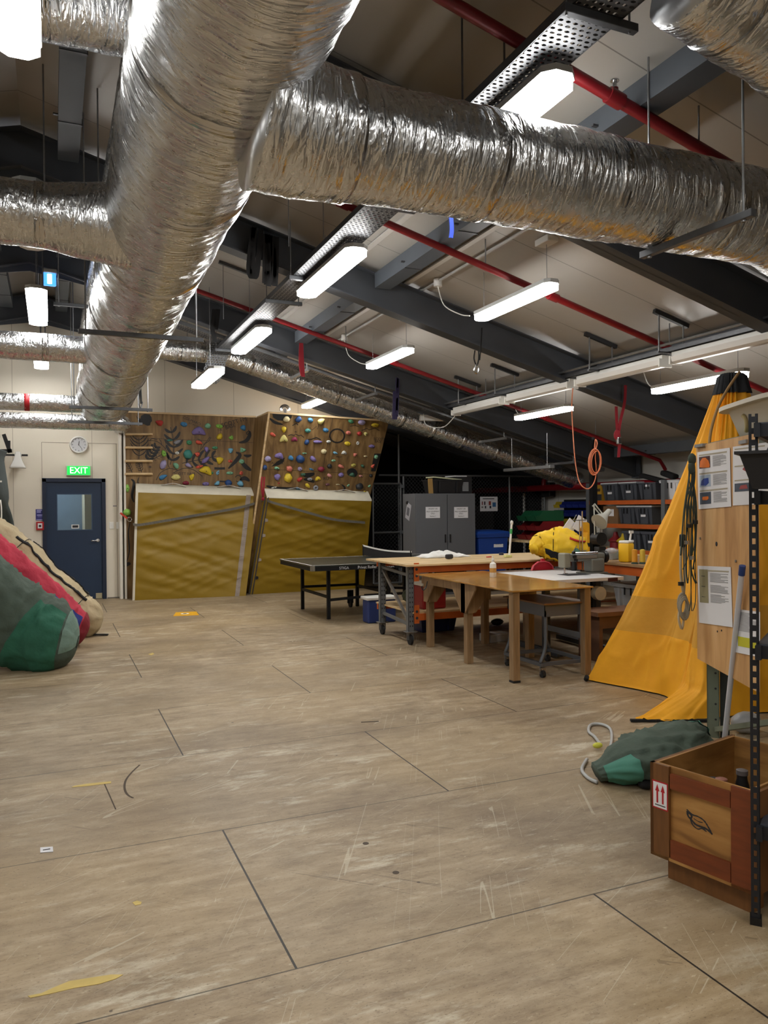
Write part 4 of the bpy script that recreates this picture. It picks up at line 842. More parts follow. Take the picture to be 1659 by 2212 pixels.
def hold(lab, p, nv, colour, w, h, shape, rot, group, rnd):
    nv = Vector(nv).normalized(); up = Vector((0, 0, 1)); x = up.cross(nv)*-1; x = nv.cross(up)*-1 if x.length < .1 else x; x.normalize(); y = nv.cross(x)
    if y.z < 0: y = -y
    ca, sa = math.cos(rot), math.sin(rot); X = x*ca+y*sa; Y = y*ca-x*sa
    t = MB(); d = min(w, h)*(.75 if shape != 's' else .9)
    bm = t.bm
    if shape == 'r':
        t.tube([p+X*(w*.32*math.cos(a))+Y*(h*.32*math.sin(a))+nv*d*.25 for a in [k*math.pi/8 for k in range(16)]], min(w, h)*.2, 8, closed=True)
    else:
        bmesh.ops.create_icosphere(bm, subdivisions=3, radius=1)
        for v in bm.verts:
            c = v.co.copy(); u, q, n_ = c.x, c.y, c.z
            if shape == 't': k = .38+.62*(1-q)/2*1.25; u *= k
            if shape == 'h': q = q-.75*u*u+.45; u *= 1.0; n_ *= (1-.35*abs(u))
            if shape == 's': q *= .8+.25*u
            f = 1+.16*noise.noise(c*1.6+Vector((rnd, 0, 0)))
            n_ = max(n_, -.25)
            if shape in 'ob' and q > .2 and n_ > .2: n_ *= .82
            v.co = p+(X*(u*w*.5)+Y*(q*h*.5))*f+nv*((n_+.25)*d*.62)
    o = t.build('climbing_hold', HM[colour], None, lab, 'climbing hold', group, smooth='all', origin=p)
    c = p+nv*(d*.70 if shape != 'r' else .004)
    q = MB(); q.cyl(c-nv*.02, c+nv*.004, .0085, n=8); q.build('bolt', INK, o)
    return o
ROWA = [
 [(450,305,'red',76,80,'t',-1.2), (708,322,'blue',78,52,'o',.2), (955,338,'mint',68,62,'o',0), (1075,342,'lime',84,48,'o',.2), (1325,360,'blue',74,70,'t',2.6)],
 [(860,405,'purple',150,92,'h',0), (1080,450,'yellow',62,100,'s',.7), (1200,458,'lime',62,52,'t',.4)],
 [(563,487,'teal',62,28,'s',0), (640,505,'grey',84,52,'s',-.5), (762,510,'green',60,54,'o',.3), (865,510,'coral',78,52,'s',.3), (942,585,'purple',62,68,'t',3.1), (1030,565,'green',60,38,'o',0), (1190,590,'sky',72,62,'t',-.9), (1310,588,'mint',54,66,'h',1.6)],
 [(500,625,'lime',50,72,'o',-.3), (637,620,'white',48,34,'o',0), (748,634,'teal',102,106,'b',0), (847,635,'coral',68,52,'t',3.1), (935,690,'purple',112,62,'s',-.7), (1075,692,'yellow',104,82,'t',-1.0), (1188,703,'coral',52,34,'o',0), (1308,708,'mint',62,52,'o',0)],
 [(492,740,'lilac',70,104,'o',.35), (628,750,'mint',52,96,'s',-.6), (755,748,'lilac',76,58,'s',.5), (868,760,'coral',88,36,'s',-.3), (935,810,'yellow',138,84,'h',.35)],
 [(490,868,'blue',98,58,'s',-.45), (625,870,'pale',98,62,'o',0), (785,868,'yellow',94,54,'t',-1.2), (1000,825,'green',36,26,'o',0), (1060,820,'sky',40,60,'t',.4), (1185,827,'mint',80,38,'o',0), (1303,827,'coral',42,46,'o',.6)],
 [(122,985,'lime',40,84,'o',0), (728,930,'crimson',72,44,'b',0), (935,940,'purple',78,48,'o',0), (1055,935,'sky',46,80,'s',.9), (1170,930,'navy',80,74,'b',0), (1295,940,'sky',76,78,'s',.8)],
 [(118,1235,'lime',84,76,'b',0)]]
ROWB = [
 [(378,268,'cream',76,66,'b',0), (502,268,'navy',80,66,'o',-.5), (625,275,'blue',68,52,'o',.3), (740,285,'pale',78,90,'t',1.0), (1048,290,'green',72,44,'o',.3), (1160,300,'lilac',96,60,'b',0), (1300,328,'yellow',98,46,'o',0)],
 [(350,375,'yellow',64,74,'t',3.1), (600,385,'teal',72,50,'o',0), (785,380,'blue',72,50,'o',.2), (1020,408,'salmon',68,44,'o',.1), (1135,415,'red',64,50,'o',0), (1200,420,'pale',58,44,'t',3.1)],
 [(237,427,'coral',76,46,'s',.5), (348,480,'pale',92,78,'h',0), (460,482,'magenta',74,50,'h',0), (588,505,'navy',54,66,'o',.6), (703,502,'purple',116,46,'s',0), (815,500,'white',56,36,'o',0), (1012,520,'yellow',80,50,'o',.2), (1118,515,'white',40,46,'r',0), (1262,548,'purple',80,40,'b',0)],
 [(565,622,'mint',56,22,'s',0), (765,602,'cream',70,58,'b',0), (885,617,'sky',64,36,'s',.3), (975,620,'white',68,44,'h',0), (1092,635,'salmon',50,50,'t',1.2), (1200,652,'cream',48,22,'s',0), (1308,658,'mint',50,52,'b',0)],
 [(185,678,'lilac',76,68,'b',0), (300,655,'purple',108,66,'h',.3), (425,670,'blue',66,66,'s',.7), (520,678,'navy',106,92,'b',.3), (655,680,'purple',86,66,'s',.6), (867,697,'mint',54,28,'o',0)],
 [(155,768,'navy',48,62,'o',0), (278,775,'mint',66,40,'s',.2), (407,780,'salmon',78,64,'o',.6), (518,783,'lilac',58,50,'o',.3), (637,788,'blue',62,30,'s',.3), (737,785,'crimson',82,62,'b',0), (825,755,'black',62,58,'o',.5), (945,758,'salmon',86,46,'s',.4), (1073,745,'olive',62,44,'o',-.2), (1170,755,'darkgreen',56,40,'s',.6), (1275,752,'coral',46,56,'t',.6)],
 [(280,870,'purple',92,76,'t',3.1), (393,875,'yellow',96,108,'b',0), (515,890,'red',72,52,'s',-.5), (550,842,'darkgreen',58,38,'o',0), (620,890,'grey',66,36,'o',0), (705,890,'yellow',72,46,'h',-.3), (825,853,'pink',66,46,'s',.5), (945,845,'purple',68,54,'o',0), (1060,850,'darkgreen',70,48,'h',.3), (1150,857,'pink',56,28,'s',.1), (1255,853,'black',44,42,'b',0)],
 [(250,975,'white',66,18,'s',-.2), (300,932,'red',26,20,'o',0), (500,985,'blue',60,30,'s',.3), (598,958,'yellow',72,50,'s',.7), (680,978,'grey',68,62,'r',0), (805,945,'maroon',58,32,'o',0), (912,945,'cream',48,18,'s',0), (1020,955,'mint',26,46,'s',.9), (1135,965,'black',98,84,'b',0), (1195,1018,'yellow',46,22,'s',.3), (1240,960,'mint',38,42,'t',.6)]]
ROWC = [[(75,405,'cream',58,66,'b',0), (138,412,'coral',34,42,'o',0)], [(108,518,'yellow',46,46,'b',0)], [(90,705,'coral',44,48,'o',0)], [(38,835,'lilac',40,52,'o',0), (88,830,'orange',30,50,'o',0)], [(52,968,'coral',22,26,'o',0)]]
k_ = 0
def cheek(x, y):      # the narrow cheek between the two panels
    px, py = 540+x/4.809, 850+y/4.809; d = ray(px, py); t_ = (TL.x-.02-CAM.x)/d.x; p = CAM+d*t_
    if p.y > YP-.05: p.y = YP-.06
    return p
mm_a, mm_b = .00153, .00149
for rows, fn, nv, nm, mmx in ((ROWA, A_, NV, 'flat left panel', mm_a), (ROWB, B_, nrm, 'overhanging right panel', mm_b), (ROWC, cheek, Vector((-1, 0, 0)), 'narrow cheek panel', mm_b*.9)):
    for ri, row in enumerate(rows):
        row = sorted(row)
        for i, (x, y, c, w, h, s, rot) in enumerate(row):
            rn = ordn(ri)+' row'
            pl_ = (ordn(i)+' from left in the '+rn) if len(row) > 1 else 'alone in the '+rn
            hold('%s %s hold on the %s, %s' % (HN.get(c, c), SH[s], nm, pl_), fn(x, y), nv, c, w*mmx, h*mmx, s, rot, 'climbing holds', k_); k_ += 1
# ---- crash mats
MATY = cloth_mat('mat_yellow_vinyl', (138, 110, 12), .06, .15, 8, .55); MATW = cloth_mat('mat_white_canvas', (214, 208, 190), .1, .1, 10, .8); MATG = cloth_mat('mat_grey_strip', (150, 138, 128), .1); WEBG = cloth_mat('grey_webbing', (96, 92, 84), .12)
def crash_mat(lab, F, depth, seed, sag, strapline):
    bl, br, tr, tl = [Vector(p) for p in F]; nf = (br-bl).cross(tl-bl).normalized()
    if nf.y > 0: nf = -nf
    t = thing('crash_mat', lab, 'mat', ((bl+br)/2))
    nu, nvv = 50, 64; G = []
    for i in range(nvv+1):
        v = i/nvv; row = []
        for j in range(nu+1):
            u = j/nu; p = bl.lerp(br, u).lerp(tl.lerp(tr, u), v)
            d = .016*noise.noise(Vector((u*2.2+seed, v*9+u*2.4, 0)))+.020*noise.noise(Vector((u*2.4+seed, v*15+u*5, seed)))+.010*max(0, 1-abs(2.4*noise.noise(Vector((u*1.6+seed, v*11-u*4, seed+3)))))**3+.012*noise.noise(Vector((u*2+seed, v*2, 4)))
            e = min(1, 10*min(u, 1-u, v, 1-v)); sl = strapline(u); dv = (v-sl)
            pinch = -.035*math.exp(-(dv*14)**2)*(.35+1.3*abs(u-.5))
            fold = .014*math.sin(dv*70+u*3)*math.exp(-abs(dv)*6)*(abs(u-.5)*2)**2
            row.append(p+nf*((d*1.3+fold+pinch)*e*sag+.035*math.sin(math.pi*u)*math.sin(math.pi*v)))
        G.append(row)
    m = MB(); vs = m.grid(G)
    back = [[m.bm.verts.new(p-nf*depth) for p in (G[0][0], G[0][-1], G[-1][-1], G[-1][0])]][0]
    bm = m.bm
    def side(vl, b0, b1):
        for a, b in zip(vl, vl[1:]):
            pass
        bm.faces.new(list(vl)+[b1, b0])
    side(vs[0], back[0], back[1]); side([r[-1] for r in vs], back[1], back[2]); side([r[0] for r in vs][::-1], back[3], back[0]); bm.faces.new(back)
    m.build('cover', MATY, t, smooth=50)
    # top edge
    m = MB(); k = nu; e = []
    for j in range(k+1): e.append(G[-1][j])
    rows = [[p+Vector((0, 0, -.012))+nf*.004 for p in e], [p+Vector((0, 0, .014)) for p in e], [p-nf*depth*.5+Vector((0, 0, .085+.012*noise.noise(Vector((i*.3+seed, 0, 0))))) for i, p in enumerate(e)], [p-nf*depth*.9+Vector((0, 0, .145)) for p in e], [p-nf*depth+Vector((0, 0, .13)) for p in e], [p-nf*depth+Vector((0, 0, -.02)) for p in e]]
    m.grid(rows); m.build('top_edge', MATW, t, smooth='all')
    for f in (.28, .74):
        a = e[int(f*k)-4]-nf*depth*.68+Vector((0, 0, .125)); b = e[int(f*k)+6]-nf*depth*.62+Vector((0, 0, .115)); c_ = (a+b)/2+nf*.03+Vector((0, 0, .045))
        pts = bez([a, c_, b], 6); mm = MB(); mm.grid([[p+Vector((0, .022, 0)) for p in pts], [p-Vector((0, .022, 0)) for p in pts]]); mm.build('carry_handle', mat('handle_web', (206, 204, 200), .8), t, solid=.006)
    return t, G, nf
F1 = [az(286, 1297, .0), az(531, 1287, .0), ay(557, 1070, 10.98), ay(293, 1062, 10.98)]
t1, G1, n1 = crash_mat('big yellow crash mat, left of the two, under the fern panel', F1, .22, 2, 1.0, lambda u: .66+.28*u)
m = MB(); k = len(G1); m.grid([[G1[i][45]+n1*.006 for i in range(k)], [G1[i][47]+n1*.006 for i in range(k)]]); m.build('edge_strip', MATG, t1, solid=.004)
m = MB(); m.grid([[G1[i][0]+n1*.004 for i in range(k)], [G1[i][1]+n1*.006 for i in range(k)]]); m.build('piping', MATW, t1, solid=.004)
F2 = [az(541, 1284, .0), Vector((4.62, 11.0, 0)), ay(803, 1081, 10.62), ay(576, 1074, 10.62)]
F2[1] = ay(786, 1268, 10.98); F2[1].z = 0
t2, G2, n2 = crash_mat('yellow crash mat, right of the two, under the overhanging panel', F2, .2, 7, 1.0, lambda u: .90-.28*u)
m = MB(); k = len(G2); m.grid([[G2[i][0]-Vector((.03, 0, 0))-n2*.02 for i in range(k)], [G2[i][1]+n2*.006 for i in range(k)]]); m.build('edge_strip', mat('mat_dark_edge', (62, 56, 48), .8), t2, solid=.004)
for q in (10, 22, 38, 48):
    p = G2[q][1]+n2*.01; m = MB(); m.prism([p, p+Vector((.05, 0, .01)), p+Vector((.05, 0, .05)), p+Vector((0, 0, .06))], n2*.006); m.build('closure_tab', MATG if q > 20 else BLKF, t2)
# webbing strap round both mats
pts = [ay(287, 1132, 10.9), ay(300, 1134, 10.92), ay(345, 1127, 10.9), ay(430, 1112, 10.9), ay(510, 1098, 10.9), ay(555, 1086, 10.9), ay(567, 1080, 10.8)]
pts2 = [ay(570, 1078, 10.75), ay(590, 1086, 10.55), ay(660, 1106, 10.56), ay(720, 1122, 10.6), ay(788, 1129, 10.66)]
t = thing('cinch_strap', 'grey webbing strap pulled around both yellow mats', 'strap', pts[3])
for nm, pp in (('left_run', pts), ('right_run', pts2)):
    c = bez(pp, 6); m = MB(); m.grid([[p+Vector((0, -.01, .022)) for p in c], [p+Vector((0, -.012, -.022)) for p in c]]); m.build('webbing', WEBG, t, solid=.006)
t = thing('red_sling', 'red webbing sling hanging between the two yellow mats', 'sling', ay(565, 1050, 10.35))
for dx in (0, 5):
    c = bez([ay(566+dx, 1030, 10.42), ay(565+dx, 1052, 10.36), ay(568, 1075, 10.36)], 5); m = MB(); m.grid([[p+Vector((-.014, 0, 0)) for p in c], [p+Vector((.014, 0, 0)) for p in c]]); m.build('webbing', REDF, t, solid=.005)
m = MB(); m.sph(ay(568, 1078, 10.36), .03, (1, .7, 1)); m.build('knot', REDF, t)
# rope loop with carabiner hanging on the left edge of the board
t = thing('carabiner_loop', 'small red loop with silver carabiner hung beside the low green hold', 'loop', ay(268, 1118, 11.15))
m = MB(); m.bar(ay(260, 1108, 11.18), ay(275, 1120, 11.15), .02, .03); m.build('webbing', mat('orange_red_webbing', (190, 66, 44), .8), t)
m = MB(); m.tube(arc(ay(280, 1122, 11.15), (1, 0, 0), (0, 0, 1), .035, 0, 6.28, 12), .007, 6); m.build('carabiner', CHROME, t, smooth=True)
# lanyard hanging above the board
t = thing('pulley_lanyard', 'dark pulley lanyard dropping from the far duct hanger to the board top', 'lanyard', ay(303, 880, 10.2))
m = MB(); m.cyl(ay(300, 800, 10.2), ay(303, 840, 10.2), .014, n=8); m.build('rod', GALV, t)
m = MB(); m.bar(ay(303, 838, 10.2), ay(305, 872, 10.2), .05, .03, bevel=.008); m.build('pulley_body', BLACK, t)
m = MB(); m.tube(bez([ay(301, 845, 10.2), ay(300, 870, 10.2), ay(304, 882, 10.2), ay(308, 868, 10.2)], 5), .01, 6); m.build('hook', GALV, t, smooth=True)
# ================================================================ STRAPS HANGING FROM THE STEEL
def hang(name, lab, cat, m_, Y, strips, extra=None, group=None, w=.03):
    t = thing(name, lab, cat, ay(*strips[0][0], Y), group)
    for s in strips:
        c = bez([ay(px, py, Y) for px, py in s], 6); m = MB(); m.grid([[p-Vector((w/2, 0, 0)) for p in c], [p+Vector((w/2, 0, 0)) for p in c]]); m.build('webbing', m_, t, solid=.008)
    return t
hang('strap_bundle', 'bundle of black straps looped over the steel rafter', 'straps', BLKF, 5.28, [[(547, 492), (540, 550), (538, 582), (543, 600), (551, 600), (556, 580), (564, 495)], [(572, 505), (573, 560), (572, 612)], [(583, 508), (582, 570), (580, 618)], [(589, 510), (591, 570), (592, 616)], [(597, 512), (596, 575), (594, 618)], [(549, 490), (546, 545), (545, 598)], [(578, 506), (577, 560), (576, 615)]], w=.055)
hang('strap_bundle', 'pair of black straps on the far rafter beside the bending tray', 'straps', BLKF, 8.28, [[(463, 668), (460, 700), (459, 712), (466, 740)], [(471, 668), (469, 690), (466, 712)]], w=.06)
hang('hanging_strap', 'short red strap hanging from the far rafter over the sloping duct', 'strap', REDF, 8.28, [[(651, 737), (653, 780), (655, 814)], [(650, 740), (649, 785), (653, 812)]], w=.05)
hang('hanging_strap', 'dark purple strap bunch hanging beside the right end of the climbing board', 'strap', mat('purple_webbing', (34, 28, 62), .85), 8.28, [[(858, 816), (857, 860), (855, 906)], [(852, 845), (851, 880), (850, 906)], [(860, 818), (859, 850), (857, 900)]], w=.045)
t = hang('hanging_strap', 'red strap with buckle hanging from the middle rafter, left of the tent', 'strap', REDF, 5.3, [[(1351, 832), (1349, 870), (1340, 910), (1334, 950)], [(1331, 878), (1333, 925), (1336, 955)], [(1338, 960), (1337, 975), (1336, 988)]], w=.04)
m = MB(); m.box(ay(1337, 952, 5.26), (.06, .04, .09), bevel=.01); m.build('buckle', CHROME, t)
m = MB(); m.sph(ay(1333, 940, 5.28), .05, (1, .6, 1.4)); m.build('knot', REDF, t)
hang('hanging_strap', 'short blue strap hanging just under the wide branch duct', 'strap', mat('blue_webbing', (26, 54, 150), .8), 2.35, [[(974, 466), (976, 495), (974, 514)]], w=.03)
t = hang('accessory_cord', 'black cord with silver carabiner hanging from the middle rafter', 'cord', BLKF, 5.25, [[(1041, 708), (1039, 745), (1036, 778)]], w=.012)
for dx in (-1, 1):
    m = MB(); m.tube(bez([ay(1030+dx*4, 757, 5.25), ay(1029+dx*5, 775, 5.25), ay(1030+dx, 790, 5.25)], 5), .008, 6); m.build('cord_loop', BLKF, t)
m = MB(); m.tube(bez([ay(1028, 788, 5.25), ay(1024, 800, 5.25), ay(1030, 807, 5.25), ay(1034, 797, 5.25), ay(1031, 787, 5.25)], 5), .008, 6, closed=False); m.build('carabiner', CHROME, t, smooth=True)
# ================================================================ TABLE TENNIS TABLE
TX0, TX1, TY0, TY1, TZ = 2.34, 5.08, 7.1, 8.62, .76
t = thing('table_tennis_table', 'black table tennis table on thin black legs in front of the yellow mats', 'table', (3.7, 7.86, 0))
TTOP = mat('table_black_green', (44, 48, 44), .28, 0, .1, 3); TBLK = mat('black_steel', (12, 12, 14), .6, spec=.3)
for x0, x1 in ((TX0, 3.70), (3.72, TX1)):
    m = MB(); m.box2((x0, TY0, TZ-.02), (x1, TY1, TZ)); m.build('table_top', TTOP, t)
    m = MB(); m.box2((x0+.01, TY0+.005, TZ-.075), (x1-.01, TY0+.02, TZ-.02)); m.box2((x0+.01, TY1-.02, TZ-.075), (x1-.01, TY1-.005, TZ-.02)); m.box2((x0+.01, TY0+.02, TZ-.075), (x0+.025, TY1-.02, TZ-.02)); m.build('apron', TBLK, t)
    m = MB(); m.box2((x0, TY0, TZ), (x1, TY0+.02, TZ+.001)); m.box2((x0, TY1-.02, TZ), (x1, TY1, TZ+.001)); e = x0 if x0 < 3 else x1-.02; m.box2((e, TY0, TZ), (e+.02, TY1, TZ+.001)); m.build('white_line', WHITE, t)
m = MB(); m.box2((TX0-.004, TY0-.004, TZ-.075), (TX0+.05, TY0+.05, TZ-.004), bevel=.006); m.build('corner_cap', mat('cap_grey', (110, 104, 92), .6), t)
for i, (s, dx, sz) in enumerate((('STIGA', .45, .05), ('Privat Roller', .78, .055), ('STIGA', 1.10, .05))):
    text('lettering', s, sz, (TX0+dx, TY0+.003, TZ-.047), (1, 0, 0), (0, 0, 1), mat('print_white', (200, 202, 204), .6), t, .001)
for x, y in ((2.68, 8.6), (2.69, 7.45), (3.53, 8.55), (3.55, 7.4), (4.3, 8.5), (4.3, 7.4), (4.75, 8.5), (4.75, 7.4)):
    m = MB(); m.box2((x-.022, y-.022, .004), (x+.022, y+.022, TZ-.02)); m.build('leg', TBLK, t)
m = MB()
for a, b in (((2.68, 8.58, .3), (2.69, 7.46, .3)), ((2.7, 7.46, .26), (3.55, 7.42, .3)), ((2.7, 8.56, .34), (3.53, 8.53, .34)), ((3.53, 8.55, .32), (3.55, 7.42, .32)), ((3.2, 7.42, .3), (4.75, 7.42, .3)), ((3.55, 8.5, .3), (4.75, 7.5, .3))): m.bar(a, b, .03, .035)
m.build('stretcher', TBLK, t)
def caster(parent, x, y, r=.05, h=.12, fork=TBLK):
    m = MB(); m.cyl((x-.014, y, r), (x+.014, y, r), r, n=20); w_ = m.build('caster_wheel', RUBBER, parent, smooth=True)
    m = MB(); m.bar((x-.02, y, r), (x-.02, y, h), .004, r*.9); m.bar((x+.02, y, r), (x+.02, y, h), .004, r*.9); m.box2((x-.024, y-r*.45, h-.012), (x+.024, y+r*.45, h)); m.build('caster_fork', fork, parent)
for x, y in ((3.38, 7.45), (4.35, 7.45), (3.4, 8.5), (4.35, 8.5)): caster(t, x, y, .065, .26)
m = MB(); m.box2((4.28, 7.41, .40), (4.72, 7.43, .58)); m.build('side_panel', TBLK, t)
text('lettering', 'STIGA', .13, (4.5, 7.405, .49), (1, 0, 0), (0, 0, 1), _M['print_white'], t, .001)
t = thing('table_net', 'black net with white top tape clamped across the table tennis table', 'net', (3.71, 7.86, TZ))
nx = 3.71; a, b = Vector((nx, TY0-.12, TZ+.14)), Vector((nx, TY1+.14, TZ+.15))
c = [a.lerp(b, k/12)-Vector((0, 0, .03*math.sin(math.pi*k/12))) for k in range(13)]
m = MB(); m.grid([[p for p in c], [Vector((p.x, p.y, TZ+.004)) for p in c]]); m.build('netting', BLKF, t)
m = MB(); m.grid([[p+Vector((0, 0, .016)) for p in c], [p-Vector((0, 0, .006)) for p in c]]); m.build('top_tape', WHITE, t, solid=.006)
for y in (TY0-.1, TY1+.12):
    m = MB(); m.cyl((nx, y, TZ-.05), (nx, y, TZ+.16), .012); m.box2((nx-.03, min(y, y+(.14 if y < 8 else -.14)), TZ-.05), (nx+.03, max(y, y+(.14 if y < 8 else -.14)), TZ-.035)); m.build('net_post', TBLK, t)
# ================================================================ ORANGE WORKBENCH
BX0, BX1, BY0, BY1, BZ = 2.78, 6.1, 5.12, 6.3, .885
BTOP = ply_material('bench_ply', ((176, 148, 106), (204, 178, 134), (222, 198, 158)), .45, 1.2, 6, 6, False)
t = thing('workbench', 'long pale-topped workbench with orange beams on grey racking frames and casters', 'workbench', (4.1, 5.7, 0))
m = MB(); m.box2((BX0, BY0, BZ-.022), (BX1, BY1, BZ), bevel=.002); m.build('bench_top', BTOP, t)
for y in (BY0+.06, BY1-.06):
    for z in (.79, .27):
        m = MB(); m.box2((BX0+.12, y-.02, z), (BX1-.05, y+.02, z+.072)); m.build('orange_beam', ORANGE, t)
m = MB(); m.box2((BX0+.1, BY0+.06, .343), (BX1-.06, BY1-.06, .36)); m.build('lower_shelf', BTOP, t)
RACK = mat('rack_grey', (112, 116, 120), .45, .4, .08, 8)
for x in (BX0+.085, BX1-.05):
    for y in (BY0+.11, BY1-.29):
        m = MB(); m.box2((x-.035, y-.03, .15), (x+.035, y-.026, BZ-.025)); m.box2((x-.035, y-.03, .15), (x-.031, y+.03, BZ-.025)); m.box2((x+.031, y-.03, .15), (x+.035, y+.03, BZ-.025)); nf_ = len(m.bm.faces)
        for k in range(13): m.box2((x-.02, y-.0315, .2+k*.052), (x-.008, y-.0302, .218+k*.052)); m.box2((x+.008, y-.0315, .2+k*.052), (x+.02, y-.0302, .218+k*.052))
        m.bm.faces.ensure_lookup_table()
        for f_ in m.bm.faces[nf_:]: f_.material_index = 1
        m.build('upright', [RACK, INK], t)
        m = MB(); m.box2((x-.06, y-.05, .14), (x+.06, y+.05, .15)); m.build('foot_plate', GALV, t)
        caster(t, x, y, .055, .14, GALV)
    m = MB(); m.bar((x, BY0+.11, .22), (x, BY1-.29, .26), .03, .03); m.bar((x, BY0+.13, .76), (x, BY1-.29, .80), .03, .03); m.build('cross_bar', RACK, t); m = MB(); m.bar((x, BY0+.13, .24), (x, BY1-.31, .78), .028, .03); m.build('diagonal_brace', GALV, t)
for z in (.70, .24):
    m = MB(); m.box2((BX0+.10, BY0+.032, z), (BX0+.16, BY0+.038, z+.2)); m.build('beam_connector', ORANGE, t)
    m = MB(); m.cyl((BX0+.13, BY0+.033, z+.13), (BX0+.13, BY0+.03, z+.13), .016, n=12); m.cyl((BX0+.13, BY0+.033, z+.06), (BX0+.13, BY0+.03, z+.06), .016, n=12); m.build('connector_hole', INK, t)
# ================================================================ WOODEN TABLE
TW = ply_material('varnished_ply', ((140, 98, 46), (168, 124, 64), (188, 146, 84)), .17, 3.0, 1, 6, False); LEGW = ply_material('table_leg_pine', ((112, 88, 60), (140, 112, 80), (160, 134, 100)), .5, 8, 1, 8, True)
WX0, WX1, WY0, WY1, WZ = 2.86, 3.70, 3.16, 5.06, .79
t = thing('wooden_table', 'glossy plywood table on pine legs, in front of the orange workbench', 'table', (3.28, 4.1, 0))
m = MB(); m.box2((WX0, WY0, WZ-.014), (WX1, WY1, WZ), bevel=.002); m.build('table_top', TW, t)
legs = [(WX0+.045, WY0+.05), (WX1-.05, WY0+.05), (WX0+.085, 4.08), (WX0+.15, 5.03), (WX1-.06, 4.95), (WX1-.06, 4.08)]
for i, (x, y) in enumerate(legs):
    w_ = .034; m = MB(); m.box2((x-w_, y-w_, .0 if i else .018), (x+w_, y+w_, WZ-.014), bevel=.004); m.build('leg', LEGW, t)
    if i == 0: m = MB(); m.box2((x-w_-.001, y-w_-.001, 0), (x+w_+.001, y+w_+.001, .018)); m.build('leg_foot', RUBBER, t)
m = MB(); m.box2((WX0+.05, 4.1, WZ-.10), (WX0+.08, 5.03, WZ-.014)); m.box2((WX0+.1, 4.06, WZ-.10), (WX1-.08, 4.10, WZ-.014)); m.box2((WX0+.15, 4.98, WZ-.10), (WX1-.08, 5.01, WZ-.014)); m.build('rail', LEGW, t)
def gusset(p, a, b): m = MB(); m.prism(p, (0, 0, 0)) if False else None
for (x, y, dx, dy) in ((WX0+.04, 4.08, 0, 1), (WX0+.04, 4.08, 0, -1), (WX0+.09, 4.03, 1, 0), (WX0+.105, 5.03, 0, -1), (WX0+.15, 4.97, 1, 0), (WX1-.06, 4.03, -1, 0), (WX1-.06, 4.9, -1, 0)):
    P = [(x-dx*.04, y-dy*.04, WZ-.016), (x+dx*.24, y+dy*.24, WZ-.016), (x+dx*.24, y+dy*.24, WZ-.05), (x+dx*.04, y+dy*.04, WZ-.30), (x-dx*.04, y-dy*.04, WZ-.30)]
    m = MB(); m.prism(P, (-.014, 0, 0) if dx == 0 else (0, -.014, 0)); m.build('gusset', LEGW, t)
m = MB(); m.tube(bez([(WX0+.02, 4.83, WZ-.06), (WX0+.005, 4.83, WZ-.12), (WX0-.03, 4.83, WZ-.15), (WX0-.05, 4.83, WZ-.11)], 5), .006, 6); m.build('hook', BLACK, t)
# bottle on the table
c = az(1065, 1247, WZ); t = thing('glue_bottle', 'white squeeze bottle with nozzle standing on the wooden table', 'bottle', c)
m = MB(); m.lathe(c, [(.03, 0), (.034, .006), (.034, .12), (.03, .14), (.014, .152), (.014, .165)], 20); m.build('bottle', WHITE, t, smooth=True)
m = MB(); m.lathe(c+Vector((0, 0, .165)), [(.015, 0), (.015, .018), (.006, .024), (.004, .055)], 14); m.build('nozzle', WHITE, t, smooth=True)
m = MB(); m.lathe(c+Vector((0, 0, .05)), [(.0346, 0), (.0346, .045)], 20); m.build('label', mat('bottle_label', (196, 150, 80), .6), t, smooth=True)
# ---- on the workbench
c = az(955, 1203, BZ); t = thing('white_cloth', 'crumpled white cloth lying on the pale workbench', 'cloth', c)
P = []
for i in range(15):
    a_ = i/14; row = []
    for j in range(31):
        q = j/30; e = math.sin(math.pi*q)**.6*math.sin(math.pi*a_)**.5
        h = .085*e*(.55+.8*abs(noise.noise(Vector((q*3.4, a_*2, 3))))+.5*noise.noise(Vector((q*6, a_*4, 9)))) + .004
        row.append(c+Vector(((q-.5)*.62+.05*noise.noise(Vector((a_*4, q, 0))), (a_-.5)*.32+.05*noise.noise(Vector((q*5, a_, 6))), max(.003, h))))
    P.append(row)
m = MB(); m.grid(P); m.build('fabric', mat('white_cotton', (216, 216, 214), .9, 0, .05, 10, .3, 40), t, smooth='all', solid=.004)
c = az(966, 1207, BZ); m = MB(); m.box(c+Vector((0, -.05, .03)), (.10, .05, .055), R(15), bevel=.015); m.build('dark_cuff', mat('dark_cuff', (44, 44, 48), .8), t)
c = az(1100, 1204, BZ); t = thing('brush', 'white-handled brush with green grip standing upright on the workbench', 'brush', c)
top = c+Vector((.04, 0, .42)); m = MB(); m.tube([c+Vector((0, 0, .02)), c.lerp(top, .5), top], .013, 10); m.build('handle', WHITE, t, smooth=True)
m = MB(); m.tube([c.lerp(top, .68), c.lerp(top, .82)], .0155, 10); m.build('grip', mat('grip_green', (60, 160, 90), .5), t, smooth=True); m = MB(); m.sph(top, .02, (1, 1, 1.5)); m.build('handle_end', WHITE, t, smooth=True)
m = MB(); m.box(c+Vector((-.02, 0, .016)), (.09, .06, .03), bevel=.008); m.build('brush_head', mat('brush_cream', (206, 206, 140), .6), t)
c = az(1083, 1199, BZ); t = MB(); t.cyl(c, c+Vector((0, 0, .03)), .03, n=14); t.build('tape_roll', mat('roll_navy', (32, 38, 66), .5), None, 'small dark blue roll lying beside the upright brush', 'roll', smooth=True)
